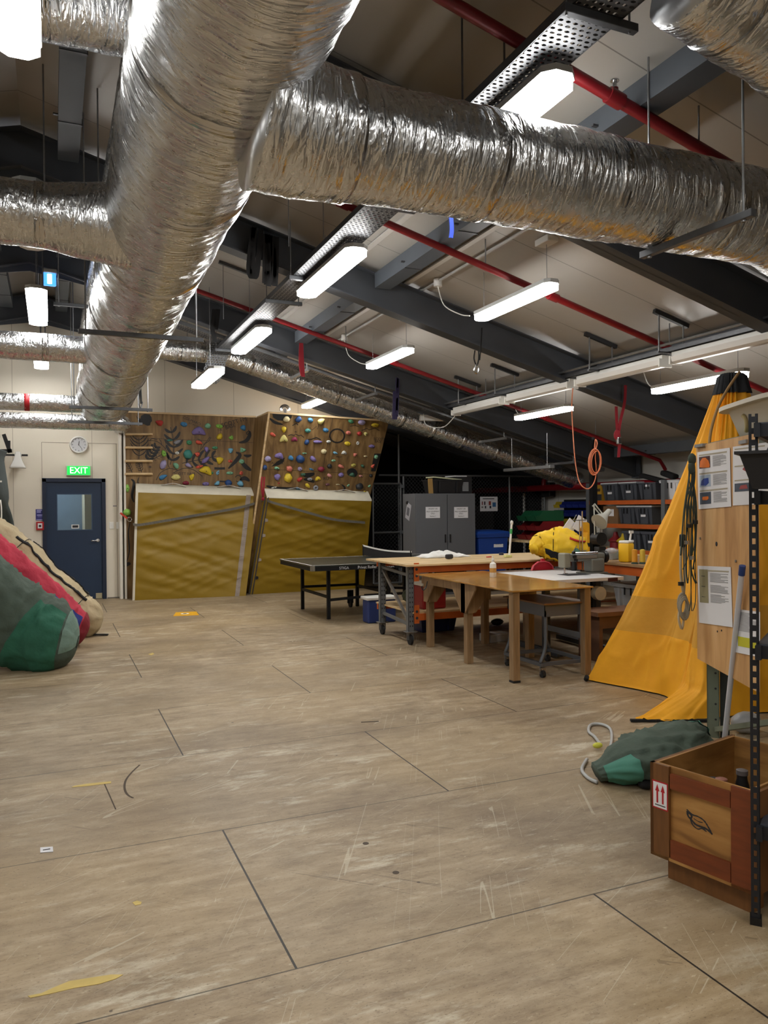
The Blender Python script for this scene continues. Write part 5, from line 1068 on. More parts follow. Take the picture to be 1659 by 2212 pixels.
c = az(1056, 1204, BZ); t = MB(); t.box(c+Vector((0, 0, .006)), (.07, .03, .012), R(20), bevel=.003); t.build('scissors', mat('red_plastic', (196, 40, 44), .4), None, 'small red tool lying on the workbench left of the brush', 'tool')
# yellow duffel on the bench
d0, d1 = az(1160, 1182, BZ+.15), az(1238, 1180, BZ+.16)
YBAG = cloth_mat('yellow_bag', (232, 190, 28), .08, .4, 16, .6)
t, mb, P = duffel('yellow_duffel', 'bright yellow duffel bag with black straps lying on the workbench', 'DUM' and [d0-Vector((.06, .02, .02)), d0+Vector((.05, 0, .02)), d0.lerp(d1, .5)+Vector((0, 0, .03)), d1, d1+Vector((.12, .02, .04))], [.06, .15, .175, .165, .10], YBAG, 41, .13); WL[t.name] = Vector(t.location)
mb.build('bag_body', YBAG, t, smooth='all'); n = len(P)
for q in (int(n*.2), int(n*.45)): strap_on(P, q, q, 0, 53, BLKF, t, 'strap', 1, .006)
strap_on(P, int(n*.35), int(n*.92), 27, 33, BLKF, t, 'zip_flap', 4, .006); strap_on(P, int(n*.62), int(n*.78), 20, 22, mat('red_print', (190, 40, 40), .7), t, 'red_mark', 1, .006)
c = d1+Vector((.02, .02, .2)); c = Vector(c); m = MB(); m.box(c+Vector((-.05, 0, .02)), (.13, .01, .16), Matrix.Rotation(.7, 3, 'Y')); m.box(c+Vector((.05, -.03, .06)), (.09, .006, .17), Matrix.Rotation(.5, 3, 'Y')); o = m.build('paper_tag', PAPER, None, 'white paper sheets stuck into the top of the yellow duffel bag', 'paper')
# dustpan and red tray
def panel3(name, pts, ext, m_, parent=None, **k): m = MB(); m.prism(pts, ext); return m.build(name, m_, parent, **k)
DP = mat('dustpan_red', (186, 34, 52), .4); yv = 4.93
t = thing('dustpan', 'small red dustpan propped behind the white sewing table top', 'dustpan', ay(1172, 1234, yv))
pts = [(1149, 1233), (1153, 1222), (1163, 1214), (1170, 1213), (1171, 1207), (1177, 1207), (1178, 1213), (1186, 1215), (1194, 1223), (1196, 1233)]
panel3('pan', [ay(x, y, yv) for x, y in pts], (0, .03, 0), DP, t)
m = MB(); m.tube([ay(x, y, yv-.005) for x, y in pts[:4]+pts[6:]], .008, 6); m.build('rim', mat('dustpan_pink', (216, 90, 104), .4), t)
c = az(1196, 1214, BZ); t = panel3('red_tray', [ay(x, y, 5.3) for x, y in ((1186, 1213), (1194, 1192), (1214, 1192), (1213, 1214))], (0, .14, 0), mat('tray_red', (190, 36, 46), .5), label='red plastic tray standing on the bench end behind the sewing machine', cat='tray')
# ================================================================ SEWING TABLE
SX0, SX1, SY0, SY1, SZ_ = 3.73, 4.60, 3.82, 4.82, .785
t = thing('sewing_table', 'sewing table with white top joined to the right of the wooden table', 'table', (4.15, 4.3, 0))
m = MB(); m.box2((SX0, SY0, SZ_-.035), (SX1, SY1, SZ_), bevel=.003); m.build('table_top', mat('white_laminate', (208, 208, 210), .35), t)
m = MB(); m.box2((SX0, SY1+.002, SZ_-.03), (SX1+.1, SY1+.24, SZ_-.004)); m.build('rear_board', mat('brown_board', (92, 70, 50), .5, 0, .15, 6), t)
m = MB(); m.box2((SX1-.2, SY0-.004, SZ_-.045), (SX1-.08, SY0, SZ_-.008)); m.build('drawer_front', mat('dark_red_wood', (62, 26, 24), .5), t)
DKG = mat('dark_grey_steel', (58, 62, 68), .5, .2)
for x in (SX0+.12, SX1-.12):
    m = MB(); m.box2((x-.03, SY0+.25, .06), (x+.03, SY0+.31, SZ_-.035)); m.box2((x-.03, SY0+.05, .02), (x+.03, SY1-.05, .07)); m.build('leg_frame', DKG, t)
m = MB(); m.cyl((SX1-.25, SY0+.05, .62), (SX1-.25, SY0+.12, .62), .07, n=24); m.build('bobbin_wheel', mat('wheel_cream', (176, 170, 150), .5), t, smooth=True)
# machine
G1m, G2m = mat('machine_grey', (106, 108, 102), .4, 0, .05, 8), mat('machine_light', (168, 170, 164), .3)
y = 4.3; t = thing('sewing_machine', 'grey industrial sewing machine on the white table top', 'sewing machine', (4.45, y, SZ_))
m = MB(); m.box2((4.44, y-.09, SZ_), (4.72, y+.09, SZ_+.012)); m.box2((4.52, y-.07, SZ_+.012), (4.70, y+.07, SZ_+.16), bevel=.02); m.build('pillar', G1m, t)
m = MB(); m.box2((4.22, y-.055, SZ_+.135), (4.72, y+.055, SZ_+.215), bevel=.02); m.build('arm', G1m, t, smooth=True)
m = MB(); m.box2((4.185, y-.06, SZ_+.07), (4.265, y+.06, SZ_+.225), bevel=.012); m.build('head', mat('machine_beige', (128, 126, 112), .4), t)
m = MB(); m.box2((4.34, y-.062, SZ_+.165), (4.60, y-.055, SZ_+.2)); m.cyl((4.3, y-.04, SZ_+.218), (4.62, y-.04, SZ_+.218), .016); m.build('top_bar', CHROME, t, smooth=True)
m = MB(); m.cyl((4.225, y, SZ_+.012), (4.225, y, SZ_+.09), .008); m.box2((4.21, y-.03, SZ_+.004), (4.25, y+.01, SZ_+.012)); m.build('needle_foot', CHROME, t)
m = MB(); m.cyl((4.72, y, SZ_+.17), (4.76, y, SZ_+.17), .065, n=24); m.build('hand_wheel', BLACK, t, smooth=True)
for x_, z_ in ((4.30, .19), (4.32, .15), (4.29, .23)):
    m = MB(); m.cyl((x_, y-.06, SZ_+z_), (x_, y-.085, SZ_+z_), .016, n=12); m.build('tension_knob', BLACK, t)
m = MB(); m.box2((4.15, y-.16, SZ_), (4.44, y+.02, SZ_+.003)); m.build('needle_plate', INK, t)
# thread stand
q0 = ay(1258, 1196, 4.62); t = thing('thread_stand', 'chrome thread stand rising behind the sewing machine', 'thread stand', (q0.x, 4.62, SZ_))
m = MB(); m.cyl((q0.x, 4.62, SZ_), (q0.x, 4.62, SZ_+.66), .008, n=8); m.cyl((q0.x-.035, 4.62, SZ_+.22), (q0.x-.035, 4.62, SZ_+.56), .006, n=8); m.build('rod', CHROME, t, smooth=True)
for z_ in (.22, .56):
    m = MB(); m.bar((q0.x-.12, 4.62, SZ_+z_), (q0.x+.05, 4.62, SZ_+z_), .02, .01); m.tube([(q0.x-.12, 4.62, SZ_+z_), (q0.x-.09, 4.6, SZ_+z_+.06)], .005, 6); m.build('guide_arm', CHROME, t)
m = MB(); m.lathe((q0.x-.08, 4.62, SZ_+.19), [(.05, 0), (.045, .02), (.012, .06)], 16); m.build('spool_cone', mat('cone_green', (30, 84, 66), .5), t, smooth=True)
m = MB(); m.lathe((q0.x-.10, 4.64, SZ_), [(.03, 0), (.03, .16), (.012, .18)], 14); m.build('spool_post', BLACK, t, smooth=True)
# black pole with orange cord
pp = ay(1281, 950, 4.9); t = thing('black_pole', 'black upright pole beside the sewing machine, carrying the orange cord coil', 'pole', (pp.x, 4.9, 0))
m = MB(); m.box2((pp.x-.034, 4.87, 0), (pp.x+.034, 4.93, pp.z)); m.build('pole', mat('pole_black', (5, 5, 6), .8, spec=.12), t); m = MB(); m.cyl((pp.x, 4.9, pp.z), (pp.x, 4.9, pp.z+.03), .015); m.build('pole_tip', TBLK, t)
OC = mat('orange_cord', (206, 118, 80), .5); t = thing('extension_cord', 'orange extension cord looping from the batten lights down to the black pole', 'cord', ay(1265, 1055, 4.85))
b0 = ay(1233, 838, 5.3)
pts = [Vector((5.1, 5.3, 2.93)), ay(1235, 880, 5.2), ay(1238, 940, 5.1), ay(1243, 1000, 5.0), ay(1252, 1042, 4.9), ay(1268, 1056, 4.86), ay(1282, 1045, 4.86), ay(1288, 1020, 4.86), ay(1286, 990, 4.86), ay(1287, 975, 4.86)]
m = MB(); m.tube(bez(pts, 8), .0065, 7); m.build('cord', OC, t, smooth='all')
for k, (dx, s_) in enumerate(((0, 1), (2, .9), (-2, 1.08))):
    c = [ay(1286+dx+13*s_*math.sin(a)*math.cos(.5)+3*math.cos(a), 998-26*s_*math.cos(a)+4*math.sin(a), 4.84-.008*k) for a in [i*2*math.pi/20 for i in range(20)]]
    m = MB(); m.tube(c, .007, 7, closed=True); m.build('coil_turn', OC, t, smooth='all')
m = MB(); m.tube(bez([ay(1286, 972, 4.84), ay(1290, 958, 4.84), ay(1286, 950, 4.86), ay(1284, 975, 4.84)], 6), .007, 7); m.build('coil_tie', OC, t, smooth='all')
# lamp
lc = ay(1300, 1122, 4.75); t = thing('desk_lamp', 'pale grey jointed desk lamp with cone shade above the sewing machine', 'lamp', (lc.x, 4.75, SZ_))
axd = (ay(1281, 1142, 4.72)-ay(1312, 1108, 4.78)).normalized()
m = MB(); m.lathe(ay(1312, 1108, 4.78), [(.022, -.05), (.03, -.04), (.034, .05), (.05, .08), (.095, .17), (.1, .18)], 24, axd); m.build('lamp_shade', mat('lamp_grey', (168, 168, 160), .4), t, smooth=True, solid=.003)
m = MB(); m.sph(ay(1300, 1122, 4.75), .028); m.build('bulb', WHITE, t, smooth=True)
m = MB(); m.tube([ay(1307, 1117, 4.78), ay(1284, 1088, 4.82)], .008, 6); m.tube([ay(1303, 1120, 4.79), ay(1280, 1092, 4.82)], .008, 6); m.build('upper_arm', mat('lamp_arm', (176, 176, 168), .4), t)
m = MB(); m.tube([ay(1283, 1089, 4.82), ay(1285, 1160, 4.8)], .008, 6); m.tube([ay(1289, 1125, 4.82), ay(1291, 1165, 4.8)], .008, 6); m.build('lower_arm', _M['lamp_arm'], t)
b_ = ay(1296, 1190, 4.8); m = MB(); m.box2((b_.x-.05, 4.75, SZ_), (b_.x+.05, 4.85, b_.z+.05), bevel=.01); m.cyl((b_.x-.02, 4.74, b_.z+.14), (b_.x-.02, 4.86, b_.z+.14), .075, n=20); m.build('bracket', BLACK, t, smooth=True)
m = MB(); m.box(ay(1296, 1150, 4.8), (.05, .03, .1), .2); m.build('tag_plate', mat('tag_grey', (150, 150, 146), .5), t)
# ---- stool / stand under the table
t = thing('typewriter_stand', 'grey steel stand with brown top and casters under the wooden table', 'stand', (3.46, 3.55, 0))
a0, a1, c0, c1, zz = 3.24, 3.66, 3.24, 3.85, .655
m = MB(); m.box2((a0-.03, c0-.03, zz-.016), (a1+.03, c1+.03, zz), bevel=.003); m.build('top', mat('brown_top', (112, 78, 46), .35, 0, .15, 6), t)
SG = mat('stand_grey', (82, 86, 92), .45, .1)
m = MB(); m.box2((a0, c0, zz-.12), (a1, c0+.012, zz-.016)); m.box2((a0, c1-.012, zz-.12), (a1, c1, zz-.016)); m.box2((a0, c0, zz-.12), (a0+.012, c1, zz-.016)); m.box2((a1-.012, c0, zz-.12), (a1, c1, zz-.016)); m.build('apron', SG, t)
for x, y in ((a0+.02, c0+.02), (a1-.02, c0+.02), (a0+.02, c1-.02), (a1-.02, c1-.02)):
    ox = .06 if x > 3.4 else -.06; m = MB(); m.tube(bez([(x, y, zz-.1), (x, y, .36), (x+ox*.2, y, .24), (x+ox, y, .13)], 6), .016, 8); m.build('leg', SG, t, smooth='all')
    caster(t, x+ox*.6, y, .032, .09, GALV)
m = MB(); m.bar((a0-.04, c0+.02, .115), (a1+.06, c0+.02, .115), .03, .03); m.bar((a0-.04, c1-.02, .115), (a1+.06, c1-.02, .115), .03, .03); m.bar((a0-.03, c0, .115), (a0-.03, c1, .115), .03, .03); m.bar((a1+.03, c0, .115), (a1+.03, c1, .115), .03, .03); m.bar((a1-.02, c0+.02, .34), (a1-.02, c1-.02, .34), .012, .05); m.build('base_frame', SG, t)
# wooden box bench
t = thing('wooden_stool', 'low dark brown wooden bench standing beside the tent under the sewing table', 'stool', (4.5, 4.0, 0))
DKW = mat('dark_brown_wood', (92, 62, 44), .6, 0, .2, 8); o0 = az(1246, 1308, .47)
x0, y0 = 4.06, 3.55
m = MB(); m.box2((x0, y0, .44), (x0+.62, y0+.36, .48)); m.build('top', mat('stool_top', (112, 78, 58), .5, 0, .15, 8), t)
for x in (x0+.03, x0+.55): m = MB(); m.box2((x, y0+.02, 0), (x+.04, y0+.34, .44)); m.build('side', DKW, t)
m = MB(); m.box2((x0+.07, y0+.03, .32), (x0+.55, y0+.05, .44)); m.box2((x0+.07, y0+.03, .02), (x0+.55, y0+.05, .14)); m.build('rail', DKW, t)
c = az(1192, 1380, 0); t = MB(); t.box2((4.0, 4.35, 0), (4.06, 4.75, .52)); t.build('offcut_board', mat('pale_board', (150, 126, 100), .7, 0, .1, 5), None, 'pale board standing on edge behind the grey stand', 'board')
c = az(1070, 1384, 0); t = MB(); t.box((c.x, c.y, .045), (.3, .2, .09), R(8), bevel=.01); t.build('white_carton', mat('white_card', (170, 168, 166), .8), None, 'flat white carton lying on the floor under the wooden table', 'box')
c = az(1062, 1352, 0); t = thing('shoe', 'dark shoe with white toe lying on the floor under the tables', 'shoe', c)
m = MB(); m.sph(c+Vector((.08, 0, .045)), .05, (1.9, .8, .9)); m.build('upper', BLACK, t, smooth=True); m = MB(); m.sph(c+Vector((-.06, -.02, .03)), .035, (1.5, .9, .8)); m.build('toe', WHITE, t, smooth=True)
# ---- under the orange bench
BLUEP = mat('navy_plastic', (28, 36, 86), .45)
def tub(lab, c, w, d, h, body, lid=None, label=False, latch=True, group=None, face=(0, -1), taper=.86, name='storage_tub'):
    # open or lidded tapering tub; face: the direction of its labelled front
    c = Vector(c); t = thing(name, lab, 'tub', c, group); f = Vector((face[0], face[1], 0)); s = Vector((-f.y, f.x, 0))
    def ring(k, z, o=0): return [c+s*(a*(w/2*k+o))+f*(b*(d/2*k+o))+Vector((0, 0, z)) for a, b in ((-1, -1), (1, -1), (1, 1), (-1, 1))]
    m = MB(); r = [ring(taper-.03, .0), ring(taper, .012), ring(1, h-.02), ring(1, h-.02, .015), ring(1, h, .015), ring(1, h, .0), ring(taper-.02, .02)]
    v = m.grid(r, closed_v=True); m.bm.faces.new(v[0]); m.bm.faces.new(v[-1])
    for a in (-.27, .27):
        p = c+s*(a*w)+f*(d/2*.95); m.bar(p+Vector((0, 0, .02)), p+Vector((0, 0, h-.03))+f*(d*.5*.05), w*.10, .03, up=s)
    m.build('tub_body', body, t)
    if lid: m = MB(); v = m.grid([ring(1, h+.001, .02), ring(1, h+.022, .018), ring(.92, h+.028)], closed_v=True); m.bm.faces.new(v[0]); m.bm.faces.new(v[-1]); m.build('lid', lid, t)
    if latch:
        for a in (-.1, .1): p = c+s*(a*w)+f*(d/2+.012)+Vector((0, 0, h*.74)); m = MB(); m.bar(p-Vector((0, 0, h*.12)), p+Vector((0, 0, h*.2)), .012, .012, up=s); m.build('handle_slot', BLACK, t)
    if label: p = c+f*(d/2*.965+.006)+Vector((0, 0, h*(.5 if label is True else label))); m = MB(); m.bar(p-Vector((0, 0, .018)), p+Vector((0, 0, .018)), .11, .004, up=f) if False else m.box(p, (.004 if abs(f.x) > .5 else .11, .11 if abs(f.x) > .5 else .004, .035)); m.build('name_label', PAPER, t)
    return t
DG = mat('charcoal_plastic', (70, 74, 82), .5, 0, .05, 6); LIDW = mat('lid_grey_white', (188, 190, 194), .45); TW_ = mat('tub_white', (212, 212, 216), .45); CLEAR = mat('clear_plastic', (190, 194, 198), .3, alpha=.6); BKT = mat('tub_black', (20, 20, 24), .5)
tub('dark blue tub on the floor under the orange workbench', (3.55, 6.05, 0), .5, .36, .24, BLUEP, None)
tub('clear plastic tub under the right-hand bench beside the tent', (5.25, 4.3, .36), .5, .36, .26, CLEAR, CLEAR, face=(-1, 0))
t = thing('cooler', 'red cooler with white lid on the lower shelf of the workbench', 'cooler', (3.2, 5.45, .36))
m = MB(); m.box2((3.06, 5.32, .36), (3.36, 5.58, .62), bevel=.02); m.build('body', mat('cooler_red', (150, 26, 30), .4), t); m = MB(); m.box2((3.05, 5.31, .62), (3.37, 5.59, .69), bevel=.02); m.build('lid', WHITE, t)
t = MB(); t.sph((3.2, 5.85, .46), .12, (1.2, 1, .85)); t.build('stuff_sack', mat('olive_sack', (70, 78, 60), .8, 0, .3, 12, .4, 20), None, 'olive stuff sack on the lower shelf behind the red cooler', 'sack', smooth='all')
t = MB(); t.box2((3.02, 6.85, 0), (3.42, 7.05, .30), bevel=.02); t = t.build('blue_crate', mat('mid_blue_plastic', (40, 60, 120), .5), None, 'blue box with white lid on the floor behind the workbench', 'box')
m = MB(); m.box2((3.0, 6.83, .30), (3.44, 7.07, .34), bevel=.01); m.build('lid', WHITE, t)
# ================================================================ RIGHT BENCH
t = thing('workbench', 'orange-beamed bench with jug and thread cones, right of the sewing machine', 'workbench', (5.5, 4.35, 0))
m = MB(); m.box2((4.9, 3.45, BZ-.03), (5.9, 5.05, BZ-.005)); m.build('bench_top', mat('bench_worn', (150, 118, 82), .5, 0, .2, 6), t)
for x in (4.94, 5.86): m = MB(); m.box2((x-.02, 3.5, .76), (x+.02, 5.0, .85)); m.build('orange_beam', ORANGE, t)
for x in (4.96, 5.84):
    for y in (3.52, 4.98): m = MB(); m.box2((x-.035, y-.03, 0), (x+.035, y+.03, .855)); m.build('upright', RACK, t)
m = MB(); m.box2((5.06, 3.5, .33), (5.88, 5.0, .355)); m.build('lower_shelf', BTOP, t)
zb_ = BZ-.005
c = az(1353, 1214, zb_); YEL = mat('jug_yellow', (236, 186, 24), .4)
t = thing('yellow_jug', 'square yellow plastic jug with white cap on the right-hand bench', 'jug', c)
m = MB(); m.box((c.x, c.y, c.z+.105), (.13, .13, .21), R(20), bevel=.02); m.build('jug_body', YEL, t, smooth=True); m = MB(); m.box((c.x, c.y, c.z+.222), (.12, .12, .03), R(20), bevel=.01); m.build('cap', WHITE, t); m = MB(); m.bar((c.x+.05, c.y, c.z+.23), (c.x+.07, c.y, c.z+.33), .015, .015); m.box((c.x+.07, c.y, c.z+.33), (.05, .02, .03)); m.build('brush_handle', OFFL, t)
for px, cl, w in ((1371, (214, 150, 40), 'orange'), (1388, (216, 186, 70), 'pale yellow')):
    c = az(px, 1218, zb_); t = thing('thread_cone', w+' cone of thread on the right-hand bench beside the jug', 'thread', c)
    m = MB(); m.lathe(c, [(.035, 0), (.036, .01), (.012, .03)], 16); m.build('base', mat('cone_base', (30, 60, 56), .5), t, smooth=True); m = MB(); m.lathe(c+Vector((0, 0, .02)), [(.03, 0), (.027, .13), (.01, .135)], 16); m.build('thread', mat('thread_'+w.split()[-1]+w[:2], cl, .7), t, smooth=True)
c = az(1322, 1208, zb_); t = thing('clear_tray', 'clear plastic tray of green odds and ends left of the jug', 'tray', c)
m = MB(); m.box((c.x, c.y, c.z+.055), (.26, .2, .11), R(15), bevel=.015); m.build('tray_body', mat('clear_box', (200, 200, 204), .3, alpha=.45), t); m = MB(); m.box((c.x+.05, c.y-.02, c.z+.05), (.13, .14, .08), R(15), bevel=.01); m.build('green_contents', mat('green_bits', (76, 106, 60), .7, 0, .3, 20), t)
m = MB(); m.sph(az(1320, 1190, BZ+.12), .05, (1.5, 1, .7)); m.build('plastic_bag', mat('bag_film', (188, 190, 196), .3, alpha=.6), t, smooth=True)
# yellow jacket hanging behind the pole
q = ay(1270, 1140, 6.0); t = thing('yellow_jacket', 'yellow jacket with dark band hanging behind the thread stand', 'jacket', q)
JP = [(1258, 1128), (1264, 1124), (1272, 1130), (1280, 1145), (1284, 1165), (1284, 1203), (1265, 1203), (1267, 1175), (1270, 1150), (1258, 1140)]
panel3('body', [ay(x, y, 6.0) for x, y in JP], (0, .12, 0), cloth_mat('jacket_yellow', (222, 164, 28), .15), t); panel3('dark_band', [ay(x, y, 5.995) for x, y in ((1266, 1173), (1283.5, 1173), (1283.5, 1181), (1266, 1181))], (0, .1, 0), BLKF, t); panel3('collar', [ay(x, y, 5.995) for x, y in ((1259, 1122), (1268, 1122), (1268, 1128), (1259, 1128))], (0, .08, 0), PAPER, t)
# ================================================================ WALL SHELVING (right wall)
SXF = 8.15
t = thing('shelf_rack', 'orange-beamed shelving along the right wall holding grey tubs', 'shelving', (8.45, 7.7, 0))
for z in (1.585, 1.185, .76):
    m = MB(); m.box2((SXF-.02, 5.6, z-.07), (SXF+.02, 8.95, z)); m.build('orange_beam', ORANGE, t); m = MB(); m.box2((SXF, 5.6, z-.012), (XR-.03, 8.95, z)); m.build('shelf_board', BTOP, t)
for y in (8.92, 7.05, 5.65): m = MB(); m.box2((SXF-.03, y-.04, 0), (SXF+.03, y+.04, 1.9)); m.build('upright', RACK, t)
for i, (px, py, zs, body, lid, lb, w) in enumerate([(1313, 1075, 1.585, DG, LIDW, .45, 'leftmost on the top shelf, beside the yellow boxes'), (1353, 1075, 1.585, DG, LIDW, .5, 'second from the left on the top shelf'), (1393, 1075, 1.585, DG, None, .82, 'third on the top shelf, without a pale lid'), (1443, 1075, 1.585, TW_, LIDW, False, ''), (1348, 1126, 1.185, DG, LIDW, False, 'on the middle shelf, beside the cardboard box'), (1385, 1126, 1.185, DG, LIDW, .5, 'on the middle shelf, nearest the tent'), (1360, 1180, .76, DG, DG, .5, 'on the bottom shelf, left of the pair'), (1401, 1180, .76, DG, DG, .5, 'on the bottom shelf, nearest the tent')]):
    p = ax(px, py, SXF); tub(('charcoal storage tub '+w) if body is DG else 'white storage tub at the right of the top shelf, by the tent', (SXF+.3, p.y, zs), .40, .52, .285, body, lid, lb, True, 'shelved storage tubs', (-1, 0))
p = ax(1316, 1125, SXF); t = thing('cardboard_box', 'brown cardboard box with white label on the middle shelf', 'box', (SXF+.28, p.y, 1.185))
m = MB(); m.box((SXF+.28, p.y, 1.185+.15), (.5, .38, .30)); m.build('carton', CARD, t); m = MB(); m.box((SXF+.029, p.y, 1.185+.19), (.004, .17, .12)); m.build('label', PAPER, t)
for px, w in ((1270, 'left of the black pole'), (1287, 'right of the black pole')):
    p = ax(px, 1076, SXF); t = thing('yellow_carton', 'yellow and black carton on the top shelf, '+w, 'box', (SXF+.2, p.y, 1.585)); m = MB(); m.box((SXF+.2, p.y, 1.585+.14), (.3, .19, .28)); m.build('carton', mat('carton_yellow', (170, 130, 34), .6), t); m = MB(); m.box((SXF+.048, p.y, 1.585+.06), (.004, .191, .11)); m.build('dark_band', INK, t); m = MB(); m.box((SXF+.048, p.y, 1.585+.19), (.004, .12, .05)); m.build('print_panel', mat('carton_print', (60, 46, 22), .7), t)
t = MB(); t.box((SXF+.2, ax(1398, 1045, SXF).y, 1.92), (.12, .75, .07), Matrix.Rotation(.22, 3, 'X'), bevel=.02); t.box((SXF+.2, ax(1425, 1030, SXF).y, 1.98), (.14, .3, .09), Matrix.Rotation(.3, 3, 'X'), bevel=.03); t.build('black_bag', BLKF, None, 'long black bag lying across the lids of the top-shelf tubs', 'bag')
for px, cl, w, nm in ((1315, (120, 24, 30), 'red funnel-shaped container on the bottom shelf', 'red'), (1333, (196, 170, 40), 'yellow funnel-shaped container on the bottom shelf', 'yel')):
    p = ax(px, 1183, SXF); t = MB(); t.lathe((SXF+.15, p.y, .76), [(.10, 0), (.1, .1), (.13, .12), (.12, .14), (.05, .2), (.03, .28)], 18); t.build('funnel_container', mat('funnel_'+nm, cl, .45), None, w, 'container', smooth=True)
# small-parts bins on the wall
t = thing('bin_rack', 'sloping wall rack of small blue, yellow and green parts bins', 'bin rack', (8.5, 9.75, .85))
m = MB(); m.box2((8.62, 9.25, .86), (8.66, 10.3, 1.62)); m.box2((8.2, 9.25, .8), (8.66, 10.3, .86)); m.build('back_panel', TBLK, t)
for x in (8.24, 8.64):
    for y in (9.28, 10.27): m = MB(); m.box2((x-.02, y-.02, 0), (x+.02, y+.02, .8)); m.build('leg', TBLK, t)
BC = dict(b=mat('bin_blue', (30, 44, 120), .45), y=mat('bin_yellow', (182, 160, 40), .45), g=mat('bin_green', (24, 88, 58), .45), r=mat('bin_red', (128, 26, 34), .45))
def pbin(lab, p, w, d, h, m_, f=(-1, 0), group='small parts bins'):
    p = Vector(p); f = Vector((f[0], f[1], 0)); s = Vector((-f.y, f.x, 0)); m = MB()
    pr = [p+s*(-w/2), p+s*(-w/2)+f*d*.92, p+s*(-w/2)+f*d+Vector((0, 0, h*.5)), p+s*(-w/2)+f*d*.82+Vector((0, 0, h*.52)), p+s*(-w/2)+f*d*.7+Vector((0, 0, h)), p+s*(-w/2)+Vector((0, 0, h))]
    for off in (0, w-.006): m.prism([q+s*off for q in pr], s*.006)
    m.prism([p+s*(-w/2), p+s*(w/2), p+s*(w/2)+f*d*.92, p+s*(-w/2)+f*d*.92], (0, 0, .005)); m.prism([pr[1], pr[2], pr[2]+s*w, pr[1]+s*w], -f*.006); m.prism([pr[0], pr[5], pr[5]+s*w, pr[0]+s*w], f*.006)
    return m.build('parts_bin', m_, None, lab, 'bin', group)
CN = dict(b='blue', y='yellow', g='green', r='red'); RN = ['top', 'second', 'third', 'fourth', 'bottom']
for r_, row in enumerate(['ybbbb', 'gbbbb', 'bgyyy', 'yygyb']):
    for k, ch in enumerate(row):
        pbin('small %s parts bin, %s from left in the %s row of the wall rack' % (CN[ch], ordn(k), RN[r_]), (8.60-.03*r_, 10.2-.2*k-(.02*r_), 1.46-.165*r_), .185, .24+.05*r_, .12, BC[ch])
# stack bins on the shelf by the far end
t = thing('side_shelf', 'low orange-edged shelf under the big green and red stacking bins', 'shelf', (7.5, 9.3, 0))
m = MB(); m.box2((6.9, 8.7, .86), (8.06, 9.9, .9)); m.build('board', BTOP, t); m = MB(); m.box2((6.88, 8.66, .80), (8.06, 8.7, .87)); m.build('orange_beam', ORANGE, t)
for x in (6.95, 8.02):
    for y in (8.72, 9.85): m = MB(); m.box2((x-.03, y-.03, 0), (x+.03, y+.03, .86)); m.build('upright', RACK, t)
for r_, (ch, z) in enumerate((('g', 1.235), ('r', 1.07), ('r', .905))):
    for k, y in enumerate((9.38, 9.08)):
        pbin('large %s stacking bin, %s of the %s tier at the dark end' % (CN[ch], ('farther', 'nearer')[k], ('top', 'middle', 'bottom')[r_]), (7.62, y, z), .28, .62, .16 if r_ else .18, BC[ch], (-1, 0), 'large stacking bins')
# speaker on the wall, cable post
c = ax(1184, 1058, XR-.12); t = thing('wall_speaker', 'small black loudspeaker on the right wall under the red main', 'speaker', c)
m = MB(); m.box(c, (.2, .24, .30), .3, bevel=.02); m.build('cabinet', BLACK, t); m = MB(); m.sph(c+Vector((-.1, -.03, .06)), .018); m.build('tweeter', CHROME, t); m = MB(); m.box2((c.x+.08, c.y-.02, c.z-.02), (XR, c.y+.02, c.z+.02)); m.build('bracket', BLACK, t)
c = ax(1132, 1080, XR-.1); t = MB(); t.cyl((c.x, c.y, 0), (c.x, c.y, 1.78), .028, n=12); t.build('white_pipe', WHITE, None, 'thin white vertical pipe on the far right wall under the red main', 'pipe', smooth=True)
# ================================================================ CABINET, BIN, CAGE
CY = 9.3; p0, p1 = ay(898, 1066, CY), ay(1027, 1066, CY); CZ = p0.z
CABG = mat('cabinet_grey', (92, 94, 98), .5, 0, .05, 2); t = thing('steel_cabinet', 'tall grey two-door steel cabinet in front of the dark cage', 'cabinet', ((p0.x+p1.x)/2, CY+.25, 0))
m = MB(); m.box2((p0.x, CY+.02, 0), (p1.x, CY+.52, CZ)); m.build('cabinet_body', CABG, t)
mid = ay(966, 1066, CY).x
for x0, x1, hx in ((p0.x+.008, mid-.006, mid-.045), (mid+.006, p1.x-.008, mid+.05)):
    m = MB(); m.box2((x0, CY, .06), (x1, CY+.019, CZ-.02), bevel=.003); d_ = m.build('door', CABG, t)
    zc = ay(966, 1163, CY).z; m = MB(); m.box2((hx-.012, CY-.018, zc-.07), (hx+.012, CY, zc+.07), bevel=.004); m.build('handle', BLACK, d_)
def notice(lab, c, w, h, n, lines, m_=PAPER, name='notice_sheet', parent=None):
    t = thing(name, lab, 'notice', c); c = Vector(c); m = MB(); m.box(c, (w, .003, h)); m.build('sheet', m_, t)
    for s, dz, sz in lines: text('lettering', s, sz, c+Vector((0, -.0025, dz)), (1, 0, 0), (0, 0, 1), INK, t, .001)
    return t
for px, w, s in ((935, 'left', 'Shelves 1'), (996, 'right', 'Shelves 2')):
    c = ay(px, 1107, CY-.003); notice('white printed notice on the %s door of the grey cabinet' % w, c, .27, .19, None, (('URGENT USE', .062, .03), ('FIELD EQUIPMENT', .015, .03), ('ONLY', -.02, .03), (s, -.065, .03)))
t = thing('clipped_papers', 'papers hung by a clip on the left side of the grey cabinet', 'papers', ay(881, 1100, CY+.2))
